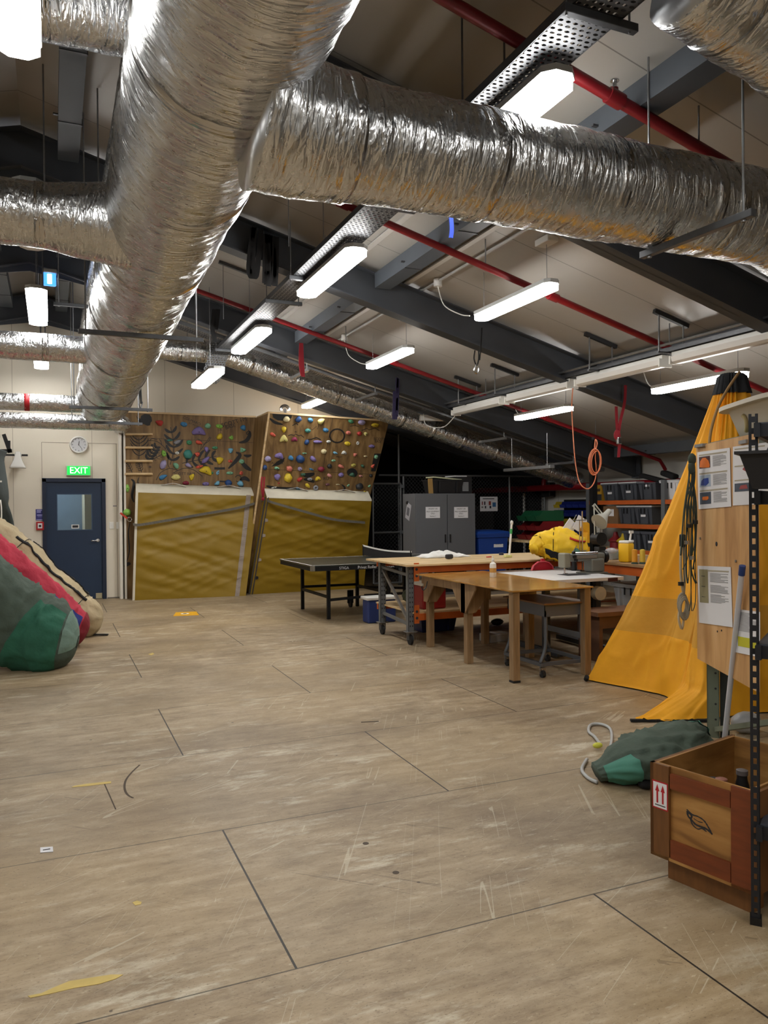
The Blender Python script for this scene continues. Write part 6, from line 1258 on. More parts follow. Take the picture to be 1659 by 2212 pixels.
cx = p0.x-.004; c = ax(882, 1105, cx); m = MB(); m.box(c, (.006, .17, .28), Matrix.Rotation(.35, 3, 'X')); m.build('sheet', mat('paper_grey', (170, 170, 176), .7), t); m = MB(); m.box(c+Vector((-.006, 0, 0)), (.003, .09, .14), Matrix.Rotation(.35, 3, 'X')); m.build('print_block', mat('print_grey', (98, 98, 104), .8), t); m = MB(); m.box(c+Vector((-.01, .03, .15)), (.02, .05, .05)); m.build('clip', BLACK, t)
tub('dark tub with papers and brown tape on top of the grey cabinet', (ay(957, 1066, CY+.25).x, CY+.25, CZ), .62, .36, .24, BKT, None, False, False)
c = ay(957, 1030, CY+.25); t = MB(); t.box((c.x, CY+.22, CZ+.26), (.55, .3, .02), Matrix.Rotation(.08, 3, 'Y')); t.build('paper_stack', mat('pale_paper', (190, 192, 160), .7), None, 'pale papers lying over the dark tub on the cabinet', 'papers')
c = ay(930, 1052, CY+.06); t = MB(); t.box((c.x, CY+.06, CZ+.12), (.085, .012, .27), Matrix.Rotation(-.06, 3, 'Y')); t.build('brown_strip', mat('brown_paper', (152, 120, 66), .7), None, 'brown paper strip hanging down the front of the dark tub', 'paper strip')
t = thing('black_box', 'black box with pale label standing on the right end of the cabinet', 'box', (ay(992, 1066, CY+.25).x, CY+.25, CZ)); xq = ay(992, 1066, CY+.25).x
m = MB(); m.box2((xq-.17, CY+.1, CZ), (xq+.17, CY+.4, CZ+.29)); m.build('box', BKT, t); m = MB(); m.box2((xq-.02, CY+.095, CZ+.04), (xq+.10, CY+.1, CZ+.2)); m.build('label', mat('label_dim', (120, 122, 126), .7), t); m = MB(); m.box2((xq-.19, CY+.08, CZ+.29), (xq+.06, CY+.42, CZ+.31)); m.build('lid', LIDW, t)
# wheelie bin
WBx = ay(1066, 1150, 9.35); BB = mat('bin_body_blue', (22, 62, 142), .45, 0, .06, 5)
t = thing('wheelie_bin', 'blue wheelie bin labelled for scrap paper beside the grey cabinet', 'bin', (6.4, 9.5, 0))
x0, x1 = ay(1033, 1160, 9.3).x, ay(1098, 1160, 9.3).x; xm_ = (x0+x1)/2; w_ = (x1-x0)/2
def rq(k, z, dy=0): return [Vector((xm_+a*w_*k, 9.3+.3+b*.3*k-dy, z)) for a, b in ((-1, -1), (1, -1), (1, 1), (-1, 1))]
m = MB(); v = m.grid([rq(.78, .06), rq(.8, .08), rq(.98, .95), rq(1.06, .96), rq(1.06, 1.0)], closed_v=True); m.bm.faces.new(v[0]); m.bm.faces.new(v[-1]); m.build('bin_body', BB, t)
m = MB(); v = m.grid([rq(1.09, 1.0), rq(1.09, 1.03), rq(1.0, 1.06), rq(.6, 1.085)], closed_v=True); m.bm.faces.new(v[0]); m.bm.faces.new(v[-1]); m.build('lid', BB, t)
for s in (-1, 1): m = MB(); m.cyl((xm_+s*w_*.8, 9.85, .1), (xm_+s*w_*.9, 9.85, .1), .1, n=18); m.build('wheel', RUBBER, t, smooth=True)
c = ay(1077, 1168, 9.31); m = MB(); m.box((c.x, 9.315, c.z), (.19, .004, .23)); m.build('label_sheet', PAPER, t)
text('lettering', 'Scrap', .06, (c.x, 9.312, c.z+.06), (1, 0, 0), (0, 0, 1), INK, t, .001); text('lettering', 'Papers', .06, (c.x, 9.312, c.z+.005), (1, 0, 0), (0, 0, 1), INK, t, .001); text('lettering', 'flattened only', .022, (c.x, 9.312, c.z-.06), (1, 0, 0), (0, 0, 1), INK, t, .001)
# cage
GY = 11.15; FP = mat('fence_pipe', (112, 114, 116), .45, .5)
t = thing('mesh_cage', 'dark chain-link cage fence with pipe frame behind the grey cabinet', 'fence', (6.5, GY, 0))
zr = ay(1000, 1030, GY).z; xa, xb = ay(872, 1030, GY).x, XR-.1
for x, nm in ((ay(872, 1100, GY).x, 0), (ay(862, 1100, GY).x, 1)): m = MB(); m.cyl((x, GY, 0), (x, GY, zr if not nm else 2.9), .024, n=10); m.build('post', FP, t, smooth=True)
for x in (6.6, 7.9, xb): m = MB(); m.cyl((x, GY, 0), (x, GY, zr), .024, n=10); m.build('post', FP, t, smooth=True)
for x_, z_ in ((ay(818, 1020, GY).x, zr+.02), (xa, .1)): m = MB(); m.cyl((x_, GY, z_), (xb, GY, z_), .02, n=8); m.build('rail', FP, t, smooth=True)
def chain(x0, x1, z0, z1, y, pitch=.075):
    m = MB(); r = .0028; H = z1-z0; k = 0; s = x0-H
    while s < x1:
        for sg in (1, -1):
            a = (s, z0) if sg > 0 else (s, z1); b = (s+H, z1) if sg > 0 else (s+H, z0)
            (ax_, az_), (bx_, bz_) = a, b
            if ax_ < x0: f = (x0-ax_)/(bx_-ax_); az_ += (bz_-az_)*f; ax_ = x0
            if bx_ > x1: f = (x1-ax_)/(bx_-ax_); bz_ = az_+(bz_-az_)*f; bx_ = x1
            if bx_ > ax_+.01: m.bar((ax_, y+.002*sg, az_), (bx_, y+.002*sg, bz_), r*2, r*2)
        s += pitch
    return m
WIRE = mat('chain_wire', (78, 80, 82), .45, .6)
chain(xa, xb, .1, zr, GY).build('chain_link', WIRE, t)
t = thing('cage_gate', 'chain-link gate with pipe frame between the climbing board and the cabinet', 'gate', (5.0, GY-.06, 0))
ga, gb = ay(806, 1100, GY-.06).x, ay(866, 1100, GY-.06).x; zt_, zm_ = ay(830, 1045, GY).z, ay(830, 1150, GY).z
ga = max(ga, BR.x+.03)
m = MB(); m.cyl((ga, GY-.06, .06), (ga, GY-.06, zt_), .019, n=8); m.cyl((gb, GY-.06, .06), (gb, GY-.06, zt_), .019, n=8); m.cyl((ga, GY-.06, zt_), (gb, GY-.06, zt_), .019, n=8); m.cyl((ga, GY-.06, zm_), (gb, GY-.06, zm_), .019, n=8); m.cyl((ga, GY-.06, .06), (gb, GY-.06, .06), .019, n=8); m.build('frame', FP, t, smooth=True)
chain(ga, gb, .06, zt_, GY-.06).build('chain_link', WIRE, t)
for z in (zt_-.05, zm_): m = MB(); m.box2((gb-.03, GY-.1, z-.03), (gb+.06, GY-.03, z+.03)); m.build('hinge', RACK, t)
# poster on the cage
a, b = ay(1037, 1073, GY-.03), ay(1075, 1104, GY-.03); c = (a+b)/2; t = notice('white poster with small coloured pictures hung on the dark cage', c, b.x-a.x, a.z-b.z, None, (), PAPER, 'poster')
m = MB(); m.box2((a.x+.06, GY-.034, a.z-.05), (b.x-.08, GY-.032, a.z-.035)); m.build('print_line', INK, t)
for fx, fz, w_, h_, cl, nm in ((.12, .45, .02, .07, (130, 40, 40), 'p1'), (.26, .45, .03, .07, (60, 40, 60), 'p2'), (.55, .45, .05, .08, (150, 60, 50), 'p3'), (.80, .55, .08, .09, (60, 110, 160), 'p4'), (.12, .72, .04, .03, (120, 120, 124), 'p5'), (.3, .72, .03, .05, (50, 50, 60), 'p6'), (.58, .72, .04, .05, (60, 60, 70), 'p7')):
    m = MB(); m.box((a.x+(b.x-a.x)*fx, GY-.033, a.z-(a.z-b.z)*fz), (w_, .002, h_)); m.build('picture', mat('pic_'+nm, cl, .7), t)
# stored things faintly seen in the dark bay
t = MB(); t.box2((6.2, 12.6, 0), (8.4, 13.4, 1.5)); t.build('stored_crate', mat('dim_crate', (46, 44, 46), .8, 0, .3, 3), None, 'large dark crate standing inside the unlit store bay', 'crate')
# ================================================================ TENT
AP = ay(1581, 822, 2.16)
YELT = cloth_mat('tent_yellow', (232, 164, 20), .06, .3, 6, .7); YELB = cloth_mat('tent_yellow_band', (206, 150, 44), .06, .3, 6, .75)
base = [(3.49, 3.00), (3.58, 2.72), (3.66, 2.45), (3.69, 2.26), (3.62, 2.05), (3.50, 1.92), (3.44, 1.78), (3.52, 1.66), (3.75, 1.62), (4.0, 1.60), (4.5, 1.45), (5.0, 1.40), (5.12, 1.9), (5.15, 2.5), (5.1, 3.1), (4.6, 3.25), (4.1, 3.3), (3.75, 3.2)]
flare = {4: (-.10, .0), 5: (-.40, -.05), 6: (-.42, .03), 7: (-.20, .0)}
cl = bez([(x, y, 0) for x, y in base]+[(base[0][0], base[0][1], 0)], 14)[:-1]; nb = len(cl)
fl = bez([(flare.get(i, (0, 0))[0], flare.get(i, (0, 0))[1], 0) for i in list(range(len(base)))+[0]], 14)[:-1]
NS = 120; P = []
for i in range(NS+1):
    s = i/NS; row = []
    for j in range(nb):
        b = cl[j]; th = 2*math.pi*j/nb; top = AP+Vector((.11*math.cos(th+2.6), .11*math.sin(th+2.6)*-1, 0))
        d = Vector((b.x-AP.x, b.y-AP.y, 0)); top = AP+d.normalized()*.085
        p = top.lerp(b, s)
        pl_ = .018*math.sin(th*17+s*2)*max(0, 1-s*2.6)+.03*noise.noise(Vector((math.cos(th)*2.4, math.sin(th)*2.4, s*2.2)))*min(1, s*3)+.04*(noise.noise(Vector((math.cos(th)*4, math.sin(th)*4, s*.7+4))))*min(1, s*2)
        cr1 = max(0, 1-abs(2.3*noise.noise(Vector((math.cos(th)*3.2+s*1.5, math.sin(th)*3.2, s*2.0+7)))))**4; cr2 = max(0, 1-abs(2.3*noise.noise(Vector((math.cos(th)*3, math.sin(th)*3+s*2, s*6+1)))))**4
        pl_ += (.020*cr1+.012*cr2*s)*min(1, s*2)
        sag = -.10*math.sin(math.pi*s)*(.4+.6*math.cos(th*4)**2)
        p += d.normalized()*(pl_*min(1, (1-s)*12+.25)+sag*.6)
        k = max(0, (s-.93)/.07); p += Vector((fl[j].x, fl[j].y, 0))*(k**1.2)
        if s > .9: p.z = max(p.z, .012) + (.03*abs(noise.noise(Vector((j*.4, s*14, 1)))) if fl[j].length > .05 else 0)
        row.append(p)
    P.append(row)
t = thing('pyramid_tent', 'tall yellow pyramid tent standing with its hem spread on the floor', 'tent', (4.3, 2.2, 0))
m = MB(); m.grid(P[:85], closed_v=True); m.build('upper_cloth', YELT, t, smooth='all')
m = MB(); m.grid(P[84:99], closed_v=True); m.build('band_cloth', YELB, t, smooth='all')
m = MB(); m.grid(P[98:], closed_v=True); m.build('hem_cloth', YELT, t, smooth='all')
CAPM = mat('tent_cap', (40, 42, 46), .85, 0, .2, 20)
capr = [[AP+(P[0][j]-AP)*k+Vector((0, 0, z)) for j in range(0, nb, 4)] for k, z in ((1.45, -.11), (1.22, -.03), (1.1, .03), (.8, .055), (.3, .06))]
m = MB(); v = m.grid(capr, closed_v=True); m.bm.faces.new(v[-1]); m.build('vent_cap', CAPM, t, smooth='all')
ROPE = mat('rope_tan', (150, 118, 76), .9)
m = MB(); m.tube(bez([AP+Vector((-.03, -.10, .05)), ay(1572, 840, 2.02), ay(1551, 880, 1.98), ay(1537, 925, 1.97), ay(1532, 960, 1.95)], 8), .011, 7); m.build('guy_rope', ROPE, t, smooth='all')
m = MB(); m.bar(az(1362, 1556, .012), az(1530, 1556, .012), .03, .015); m.build('hem_tape', BLKF, t)
m = MB(); m.cyl(az(1268, 1462, .05), az(1266, 1468, .02), .02); m.build('peg_loop', BLKF, t)
# rope and axe-like tool hung on the tent side of the board
BD = Vector((.44, .898, 0)); BN = Vector((.898, -.44, 0)); B1 = Vector((3.08, 1.23, 0))
def bp_(x, y, off=0): return apl(x, y, B1, BN) - BN*off
# ================================================================ RACK WITH PLYWOOD NOTICE BOARD
UP = mat('rack_olive', (112, 120, 104), .5, .2, .06, 8)
t = thing('rack_frame', 'olive steel racking upright with bolt holes, carrying the plywood notice board', 'rack', B1)
u0 = B1+BD*.147+BN*.03
def upright(o, z1):
    m = MB(); o = Vector(o); a, b = Vector((.70, -.714, 0)), Vector((.714, .70, 0))
    m.prism([o, o+a*.075, o+a*.075+b*.006, o+b*.006], (0, 0, z1)); m.prism([o, o+b*.075, o+b*.075+a*.006, o+a*.006], (0, 0, z1)); m.prism([o+a*.075, o+a*.075+b*.03, o+a*.069+b*.03, o+a*.069], (0, 0, z1)); m.build('upright', UP, t)
    m = MB(); z = .12
    while z < z1-.1: m.cyl(o+a*.052-b*.001+Vector((0, 0, z)), o+a*.052-b*.003+Vector((0, 0, z)), .007, n=8); z += .1
    m.build('bolt_holes', INK, t)
    m = MB(); m.prism([o+a*.078+b*.02, o+a*.135+b*.02, o+a*.135+b*.026, o+a*.078+b*.026], (0, 0, z1)); m.build('rear_flange', mat('rack_dark', (38, 42, 38), .6), t)
zt1 = bp_(1512, 955).z
upright(u0, zt1-.02); upright(u0-BD*1.15, zt1-.02)
m = MB(); m.bar(u0-BD*.03+BN*.06+Vector((0, 0, .06)), u0-BD*1.1+BN*.05+Vector((0, 0, .42)), .05, .03); m.build('diagonal_brace', UP, t)
m = MB(); m.bar(u0+BN*.05+Vector((0, 0, zt1-.06)), u0-BD*1.15+BN*.05+Vector((0, 0, zt1-.06)), .04, .07); m.bar(u0+BN*.5+Vector((0, 0, zt1-.06)), u0-BD*1.15+BN*.5+Vector((0, 0, zt1-.06)), .04, .07); m.prism([u0+BN*.03+Vector((0, 0, zt1-.025)), u0+BN*.55+Vector((0, 0, zt1-.025)), u0-BD*1.15+BN*.55+Vector((0, 0, zt1-.025)), u0-BD*1.15+BN*.03+Vector((0, 0, zt1-.025))], (0, 0, .02)); m.build('top_shelf', UP, t)
for e in (u0+BN*.5, u0-BD*1.15+BN*.5): m = MB(); m.prism([e, e-BD*.06, e-BD*.06+BN*.04, e+BN*.04], (0, 0, zt1-.03)); m.build('rear_post', UP, t)
NPLY = ply_material('notice_ply', ((172, 126, 76), (206, 160, 106), (222, 182, 130)), .55, 5, 1.0, 5, True, 1.3)
t = thing('notice_board', 'plywood sheet fixed to the racking with papers pinned on it', 'board', B1+Vector((0, 0, .6)))
bl, tl = bp_(1516, 1425, .004), bp_(1509, 964, .004); tr_, br_ = bp_(1700, 928, .004), bp_(1700, 1462, .004)
tr_.z = tl.z; br_.z = bl.z; L_ = .92; tr_ = tl-BD*L_; br_ = bl-BD*L_; br_.x, br_.y = tr_.x, tr_.y; bl.x, bl.y = tl.x, tl.y
m = MB(); m.prism([bl, br_, tr_, tl], -BN*.012); m.build('ply_sheet', NPLY, t)
def onb(x, y, o=.018): return bp_(x, y, o)
for x, y, r_ in ((1554, 1175, .014), (1638, 1183, .012), (1565, 1362, .006), (1556, 1364, .006)):
    c = onb(x, y, .017); m = MB(); m.cyl(c, c-BN*.002, r_, n=14); m.build('knot_hole', INK, t)
for x, y in ((1519, 1163), (1597, 1212)): c = onb(x, y, .017); m = MB(); m.cyl(c, c-BN*.006, .008, n=10); m.build('screw', GALV, t)
m = MB(); m.bar(onb(1511, 964), onb(1529, 961), .03, .02); m.bar(onb(1606, 956), onb(1622, 953), .02, .02); m.build('bracket', GALV, t)
def sheet(lab, corners, items):
    P4 = [onb(x, y, .019) for x, y in corners]; t = thing('pinned_paper', lab, 'paper', P4[3], 'papers pinned on the plywood board'); m = MB(); m.prism(P4, -BN*.0015); m.build('sheet', PAPER, t)
    def uv(u, v, o=.0022): return P4[0].lerp(P4[1], u).lerp(P4[3].lerp(P4[2], u), v)-BN*o
    for (u0_, v0, u1, v1, mm, nm) in items: m = MB(); m.prism([uv(u0_, v0), uv(u1, v0), uv(u1, v1), uv(u0_, v1)], -BN*.0006); m.build(nm, mm, t)
    return t, uv
HEAD = mat('print_heading', (168, 160, 140), .8); LINE = mat('print_text', (150, 150, 154), .8)
def lines(u0_, u1, v0, v1, n): 
    out = []; 
    for k in range(n): v = v0+(v1-v0)*k/n; out.append((u0_, v, u0_+(u1-u0_)*random.choice((1, .95, .8, .98, .6)), v+(v1-v0)/n*.5, LINE, 'print_line'))
    return out
PO, PB, PD, PBG, PBG2, PR = mat('photo_orange', (226, 116, 30), .7, 0, .2, 8), mat('photo_blue', (44, 70, 150), .7), mat('photo_dark', (64, 74, 90), .7, 0, .3, 12), mat('photo_maroon', (70, 26, 24), .7), mat('photo_sky', (164, 180, 200), .7, 0, .2, 8), mat('photo_red', (150, 60, 62), .7)
it = []
for v, bg in ((.05, PBG), (.375, PBG2), (.675, PD)): it += [(.06, v, .92, v+.025, HEAD, 'print_heading'), (.06, v+.04, .42, v+.245, bg, 'photo')]+lines(.5, .9, v+.05, v+.24, 11)
t, uv = sheet('paper sheet with three small photos, upper left of the plywood board', [(1513, 977), (1584, 967), (1587, 1094), (1516, 1100)], it)
def blob(uv, t, poly, m_, nm='photo_subject'): m = MB(); m.prism([uv(u, v, .003) for u, v in poly], -BN*.0006); m.build(nm, m_, t)
blob(uv, t, [(.08, .27), (.1, .17), (.18, .115), (.28, .115), (.37, .17), (.41, .25), (.40, .29), (.2, .285)], PO); blob(uv, t, [(.1, .59), (.13, .51), (.2, .475), (.36, .47), (.37, .56), (.27, .6)], PB); blob(uv, t, [(.14, .83), (.16, .79), (.34, .79), (.35, .83), (.3, .855), (.16, .85)], PO)
it = []
for v, bg in ((.07, PBG2), (.36, PBG2), (.60, PD)): it += [(.06, v-.03, .92, v-.01, HEAD, 'print_heading')]
it += [(.06, .63, .5, .77, PD, 'photo')]+lines(.55, .92, .1, .75, 20)
t, uv = sheet('paper sheet with red tent photos, partly hidden behind the black bin', [(1591, 965), (1668, 955), (1668, 1088), (1591, 1092)], it)
blob(uv, t, [(.3, .4), (.45, .3), (.55, .42), (.4, .44)], PR); blob(uv, t, [(.2, .73), (.25, .67), (.42, .66), (.46, .73)], PR)
it = [(.05, .06, .33, .64, mat('print_olive', (150, 142, 108), .8), 'print_block'), (.30, .065, .95, .09, HEAD, 'print_heading')]+lines(.40, .93, .12, .28, 8)+lines(.40, .93, .32, .46, 8)+lines(.40, .93, .48, .63, 8)+[(.12, v, .24, v+.012, INK, 'print_line') for v in (.17, .35, .53)]
sheet('paper sheet with olive side panel, low on the plywood board', [(1514, 1222), (1586, 1225), (1590, 1355), (1517, 1345)], it)
sheet('paper sheet with yellow highlight, low behind the white pole', [(1595, 1315), (1650, 1322), (1650, 1420), (1597, 1409)], lines(.1, .9, .06, .5, 16)+[(.12, .62, .9, .84, mat('highlight', (190, 186, 40), .7), 'highlight_block')])
# white sledge tub on the top shelf
c = u0-BD*.55+BN*.24+Vector((0, 0, zt1-.004)); SLW = mat('sledge_white', (206, 200, 186), .5)
t = thing('sledge_tub', 'white plastic sledge tub lying on top of the rack, top right', 'sledge', c)
def sr(k, z, o=0): return [c-BD*(a*(.42*k+o))+BN*(b*(.2*k+o))+Vector((0, 0, z)) for a, b in [(math.copysign(abs(math.cos(q))**.5, math.cos(q)), math.copysign(abs(math.sin(q))**.5, math.sin(q))) for q in [i*2*math.pi/32 for i in range(32)]]]
m = MB(); v = m.grid([sr(.72, 0), sr(.78, .01), sr(1, .17), sr(1, .17, .05), sr(1, .195, .05), sr(1, .2, .03), sr(.97, .18), sr(.74, .02)], closed_v=True); m.bm.faces.new(v[0]); m.bm.faces.new(v[-1]); m.build('tub_body', SLW, t, smooth=50)
m = MB(); m.tube(bez([ay(1604, 897, .9), ay(1611, 905, .88), ay(1613, 920, .88), ay(1612, 932, .9)], 6), .012, 7); m.build('tow_rope', mat('tow_rope', (190, 176, 130), .8), t, smooth='all')
# dark cords hanging at the board's left edge
t = thing('cord_bundle', 'bundle of dark green cords hanging at the left edge of the plywood board', 'cords', ay(1490, 1100, 1.32)); DKC = mat('cord_dark_green', (58, 68, 60), .85)
random.seed(4)
for k in range(13):
    x0 = 1484+random.uniform(0, 20); x1 = 1478+k*2.2; yb = random.choice((1200, 1230, 1260, 1320, 1190)); pts = [ay(1494+random.uniform(-3, 3), 985, 1.31), ay(x0, 1030, 1.33+random.uniform(-.02, .02)), ay(x1, 1100, 1.33), ay(x1+random.uniform(-6, 6), yb-40, 1.33), ay(x1+random.uniform(-8, 6), yb, 1.33)]
    m = MB(); m.tube(bez(pts, 6), .003 if k % 3 else .005, 5); m.build('cord', DKC, t, smooth='all')
m = MB(); m.sph(ay(1495, 992, 1.31), .03, (1, .7, 1.3)); m.sph(ay(1494, 1010, 1.31), .028, (.9, .7, 1.6)); m.build('knot', DKC, t, smooth=True)
for px, py in ((1489, 1136), (1502, 1128), (1484, 1172), (1494, 1205)): m = MB(); m.cyl(ay(px, py-4, 1.30), ay(px, py+4, 1.30), .016, n=10); m.build('toggle', CHROME if px in (1484, 1494) else BLACK, t)
t = thing('rope_hank', 'pale rope hank with black handle hanging against the yellow tent', 'rope', ay(1475, 1250, 1.45)); PR_ = mat('rope_pale', (190, 172, 142), .9)
m = MB(); m.bar(ay(1474, 1154, 1.45), ay(1474, 1182, 1.45), .03, .03, bevel=.006); m.build('handle', BLACK, t)
for dx in (-4, 5): m = MB(); m.tube(bez([ay(1474+dx*.6, 1180, 1.45), ay(1474+dx, 1220, 1.45), ay(1475+dx*.7, 1258, 1.45), ay(1477, 1285, 1.45)], 6), .009, 7); m.build('strand', PR_, t, smooth='all')
for k in range(4): m = MB(); m.tube([ay(1476+9*math.cos(a)+k*1.5-2, 1304+22*math.sin(a)+k*4, 1.44-.006*k) for a in [i*2*math.pi/14 for i in range(14)]], .009, 7, closed=True); m.build('coil_turn', mat('rope_grey', (150, 140, 122), .9), t, smooth='all')
m = MB(); m.tube(bez([ay(1470, 1310, 1.44), ay(1466, 1335, 1.44), ay(1473, 1358, 1.44), ay(1478, 1330, 1.44)], 6), .008, 6); m.build('strand', PR_, t, smooth='all')
for px, py in ((1471, 1261), (1475, 1262)): pass
m = MB(); m.box(ay(1471, 1261, 1.44), (.03, .02, .025)); m.build('clip', BLACK, t)
# white pole leaning on the board
b0, b1 = az(1562, 1628, .0), bp_(1624, 1222, .05); b0 = Vector((b0.x, b0.y, 0))
t = thing('white_pole', 'white aluminium pole leaning against the board behind the wooden crate', 'pole', b0)
m = MB(); m.cyl(b0, b1, .0155, n=16); m.build('pole', mat('pole_white', (200, 200, 206), .35), t, smooth=True); m = MB(); m.cyl(b0.lerp(b1, .955), b0.lerp(b1, 1.0), .0175, n=16); m.build('blue_end', mat('pole_blue', (34, 60, 120), .5), t, smooth=True)
t = MB(); t.sph(az(1612, 1560, .07), .09, (1.3, .9, .8)); t.build('plastic_bag', mat('plastic_film', (176, 178, 180), .35, alpha=.85, bump=.5, bscale=14), None, 'crumpled clear plastic bag on the floor behind the wooden crate', 'bag', smooth='all')
# ================================================================ CRATE
CW1 = ply_material('crate_ply', ((128, 88, 42), (162, 116, 60), (182, 138, 78)), .6, 1.6, 9, 1.6, False, 1.6); CW2 = mat('crate_red_wood', (118, 56, 22), .55, 0, .25, 7, 0, 60, stretch=(1, 1, 6)); CW3 = mat('crate_brown_wood', (112, 72, 34), .55, 0, .25, 7, stretch=(6, 6, 1))
k0 = Vector((1.517, .036, 0)); k1 = Vector((1.612, -.372, 0)); U = (k1-k0).normalized(); W = Vector((-U.y, U.x, 0)); LU, LW = (k1-k0).length+.012, .62; Z0, Z1 = .085, .462
W = W if W.x > 0 else -W
t = thing('wooden_crate', 'open wooden shipping crate with red arrow label at the lower right', 'crate', k0+U*LU*.5+W*LW*.5)
def cb(u0_, u1, w0, w1, z0, z1, name, m_, bev=.002):
    m = MB(); m.prism([k0+U*u0_+W*w0+Vector((0, 0, z0)), k0+U*u1+W*w0+Vector((0, 0, z0)), k0+U*u1+W*w1+Vector((0, 0, z0)), k0+U*u0_+W*w1+Vector((0, 0, z0))], (0, 0, z1-z0)); return m.build(name, m_, t)
cb(0, LU, .014, .024, Z0, Z1, 'panel', CW1); cb(0, LU, LW-.024, LW-.014, Z0, Z1, 'panel', CW1); cb(.014, .024, .024, LW-.024, Z0, Z1, 'panel', CW1); cb(LU-.024, LU-.014, .024, LW-.024, Z0, Z1, 'panel', CW1); cb(0, LU, 0, LW, Z0, Z0+.012, 'floor_panel', CW1)
cb(0, .085, 0, .014, Z0, Z1, 'corner_batten', CW3); cb(LU-.085, LU, 0, .014, Z0, Z1, 'corner_batten', CW2); cb(.09, LU-.088, 0, .013, Z1-.085, Z1-.025, 'cross_batten', CW2); cb(.09, LU-.088, 0, .013, Z0+.012, Z0+.085, 'cross_batten', CW2)
cb(0, .014, 0, LW, Z0, Z1, 'end_batten', CW3); cb(LU, LU+.014, 0, .09, Z0, Z1, 'end_batten', CW3); cb(LU, LU+.014, LW-.09, LW, Z0, Z1, 'end_batten', CW3); cb(LU, LU+.014, .09, LW-.09, Z1-.07, Z1, 'end_batten', CW3); cb(LU, LU+.014, .09, LW-.09, Z0, Z0+.08, 'end_batten', CW3)
for w0 in (.03, LW*.5-.04, LW-.11): cb(.06, LU-.02, w0, w0+.08, .0, Z0, 'runner', CW3)
def cf(u, z, o=.0022): return k0+U*(u*LU)-W*o+Vector((0, 0, Z0+(Z1-Z0)*z))
def cfp(poly, name, m_, o=.0012, th=.0006): m = MB(); m.prism([cf(u, z, o) for u, z in poly], -W*th); return m.build(name, m_, lb if name != 'arrow_label' else t)
lb = None; LRED = mat('label_red', (172, 24, 38), .5)
lb = cfp([(.025, .52), (.19, .52), (.19, .82), (.025, .82)], 'arrow_label', LRED)
cfp([(.036, .535), (.18, .535), (.18, .805), (.036, .805)], 'label_paper', PAPER, .0019)
for u in (.08, .138): cfp([(u-.009, .585), (u+.009, .585), (u+.009, .71), (u+.022, .71), (u, .785), (u-.022, .71), (u-.009, .71)], 'arrow', LRED, .0026)
cfp([(.055, .557), (.165, .557), (.165, .567), (.055, .567)], 'base_line', INK, .0026)
pts = [(.36, .60), (.42, .58), (.46, .56), (.52, .56), (.57, .50), (.60, .43), (.52, .46), (.46, .42), (.40, .46), (.44, .50), (.50, .50), (.45, .53), (.39, .52), (.38, .56)]
m = MB()
def sk(ps, w): 
    c = curve2(ps, 5); L_, R_ = [], []
    for i, (u, z) in enumerate(c):
        (u0_, z0), (u1_, z1_) = c[max(0, i-1)], c[min(len(c)-1, i+1)]; dx, dy = u1_-u0_, z1_-z0; l = math.hypot(dx, dy) or 1; ww = w*(.6+.6*abs(noise.noise(Vector((u*40, z*40, 2)))))
        L_.append(cf(u-dy/l*ww, z+dx/l*ww, -.0136)); R_.append(cf(u+dy/l*ww, z-dx/l*ww, -.0136))
    m.grid([L_, R_])
sk([(.36, .60), (.42, .565), (.47, .565), (.53, .545), (.575, .49), (.61, .43)], .010); sk([(.365, .585), (.375, .535), (.41, .505), (.45, .475), (.50, .47), (.56, .465), (.61, .435)], .014); sk([(.39, .53), (.42, .46), (.47, .435), (.51, .455), (.555, .44)], .009); sk([(.43, .53), (.48, .515), (.52, .52)], .006); sk([(.37, .575), (.41, .55), (.40, .515)], .012)
m.build('stencil_mark', INK, t)
for i, (u, w, h, c_) in enumerate(((.30, .25, .28, BLACK), (.42, .22, .30, mat('bottle_brown', (70, 40, 30), .35)), (.52, .30, .33, BLACK), (.55, .17, .26, BLACK), (.78, .42, .30, mat('bottle_teal', (60, 90, 100), .35)))):
    c = k0+U*(u*LU)+W*w+Vector((0, 0, Z0+.012)); q = thing('bottle', 'dark bottle standing in the wooden crate, %s of five from the far side' % ordn(i), 'bottle', c, 'bottles in the crate')
    m = MB(); m.lathe(c, [(.026, 0), (.028, .01), (.028, h-.07), (.02, h-.035), (.02, h-.02)], 18); m.build('bottle_body', c_, q, smooth=True); m = MB(); m.lathe(c+Vector((0, 0, h-.02)), [(.023, 0), (.023, .018), (.018, .02)], 18); m.build('cap', mat('bottle_cap_'+str(i), ((60, 60, 64), (150, 100, 84), (90, 84, 84), (110, 90, 84), (150, 160, 160))[i], .5), q, smooth=True)
# ================================================================ NEAR BLACK SHELF
SP = az(1633, 1999, 0); FX, FD = Vector((.66, -.75, 0)).normalized(), Vector((.75, .66, 0)).normalized(); SU = Vector((.55, -.835, 0)).normalized(); SV = Vector((.835, .55, 0)).normalized(); SB = mat('shelf_black', (34, 36, 42), .45, .3)
t = thing('black_shelf', 'black boltless shelf post with keyhole slots at the right edge', 'shelf', SP)
ztop = 1.835; fw = .031; o = SP-FX*fw*.5
m = MB(); m.prism([o, o+FX*.010, o+FX*.010+FD*.003, o+FD*.003], (0, 0, ztop)); m.prism([o+FX*.021, o+FX*fw, o+FX*fw+FD*.003, o+FX*.021+FD*.003], (0, 0, ztop))
z = .02
while z < ztop-.03:
    m.prism([o+FX*.010+Vector((0, 0, z)), o+FX*.021+Vector((0, 0, z)), o+FX*.021+FD*.003+Vector((0, 0, z)), o+FX*.010+FD*.003+Vector((0, 0, z))], (0, 0, .021)); z += .0415
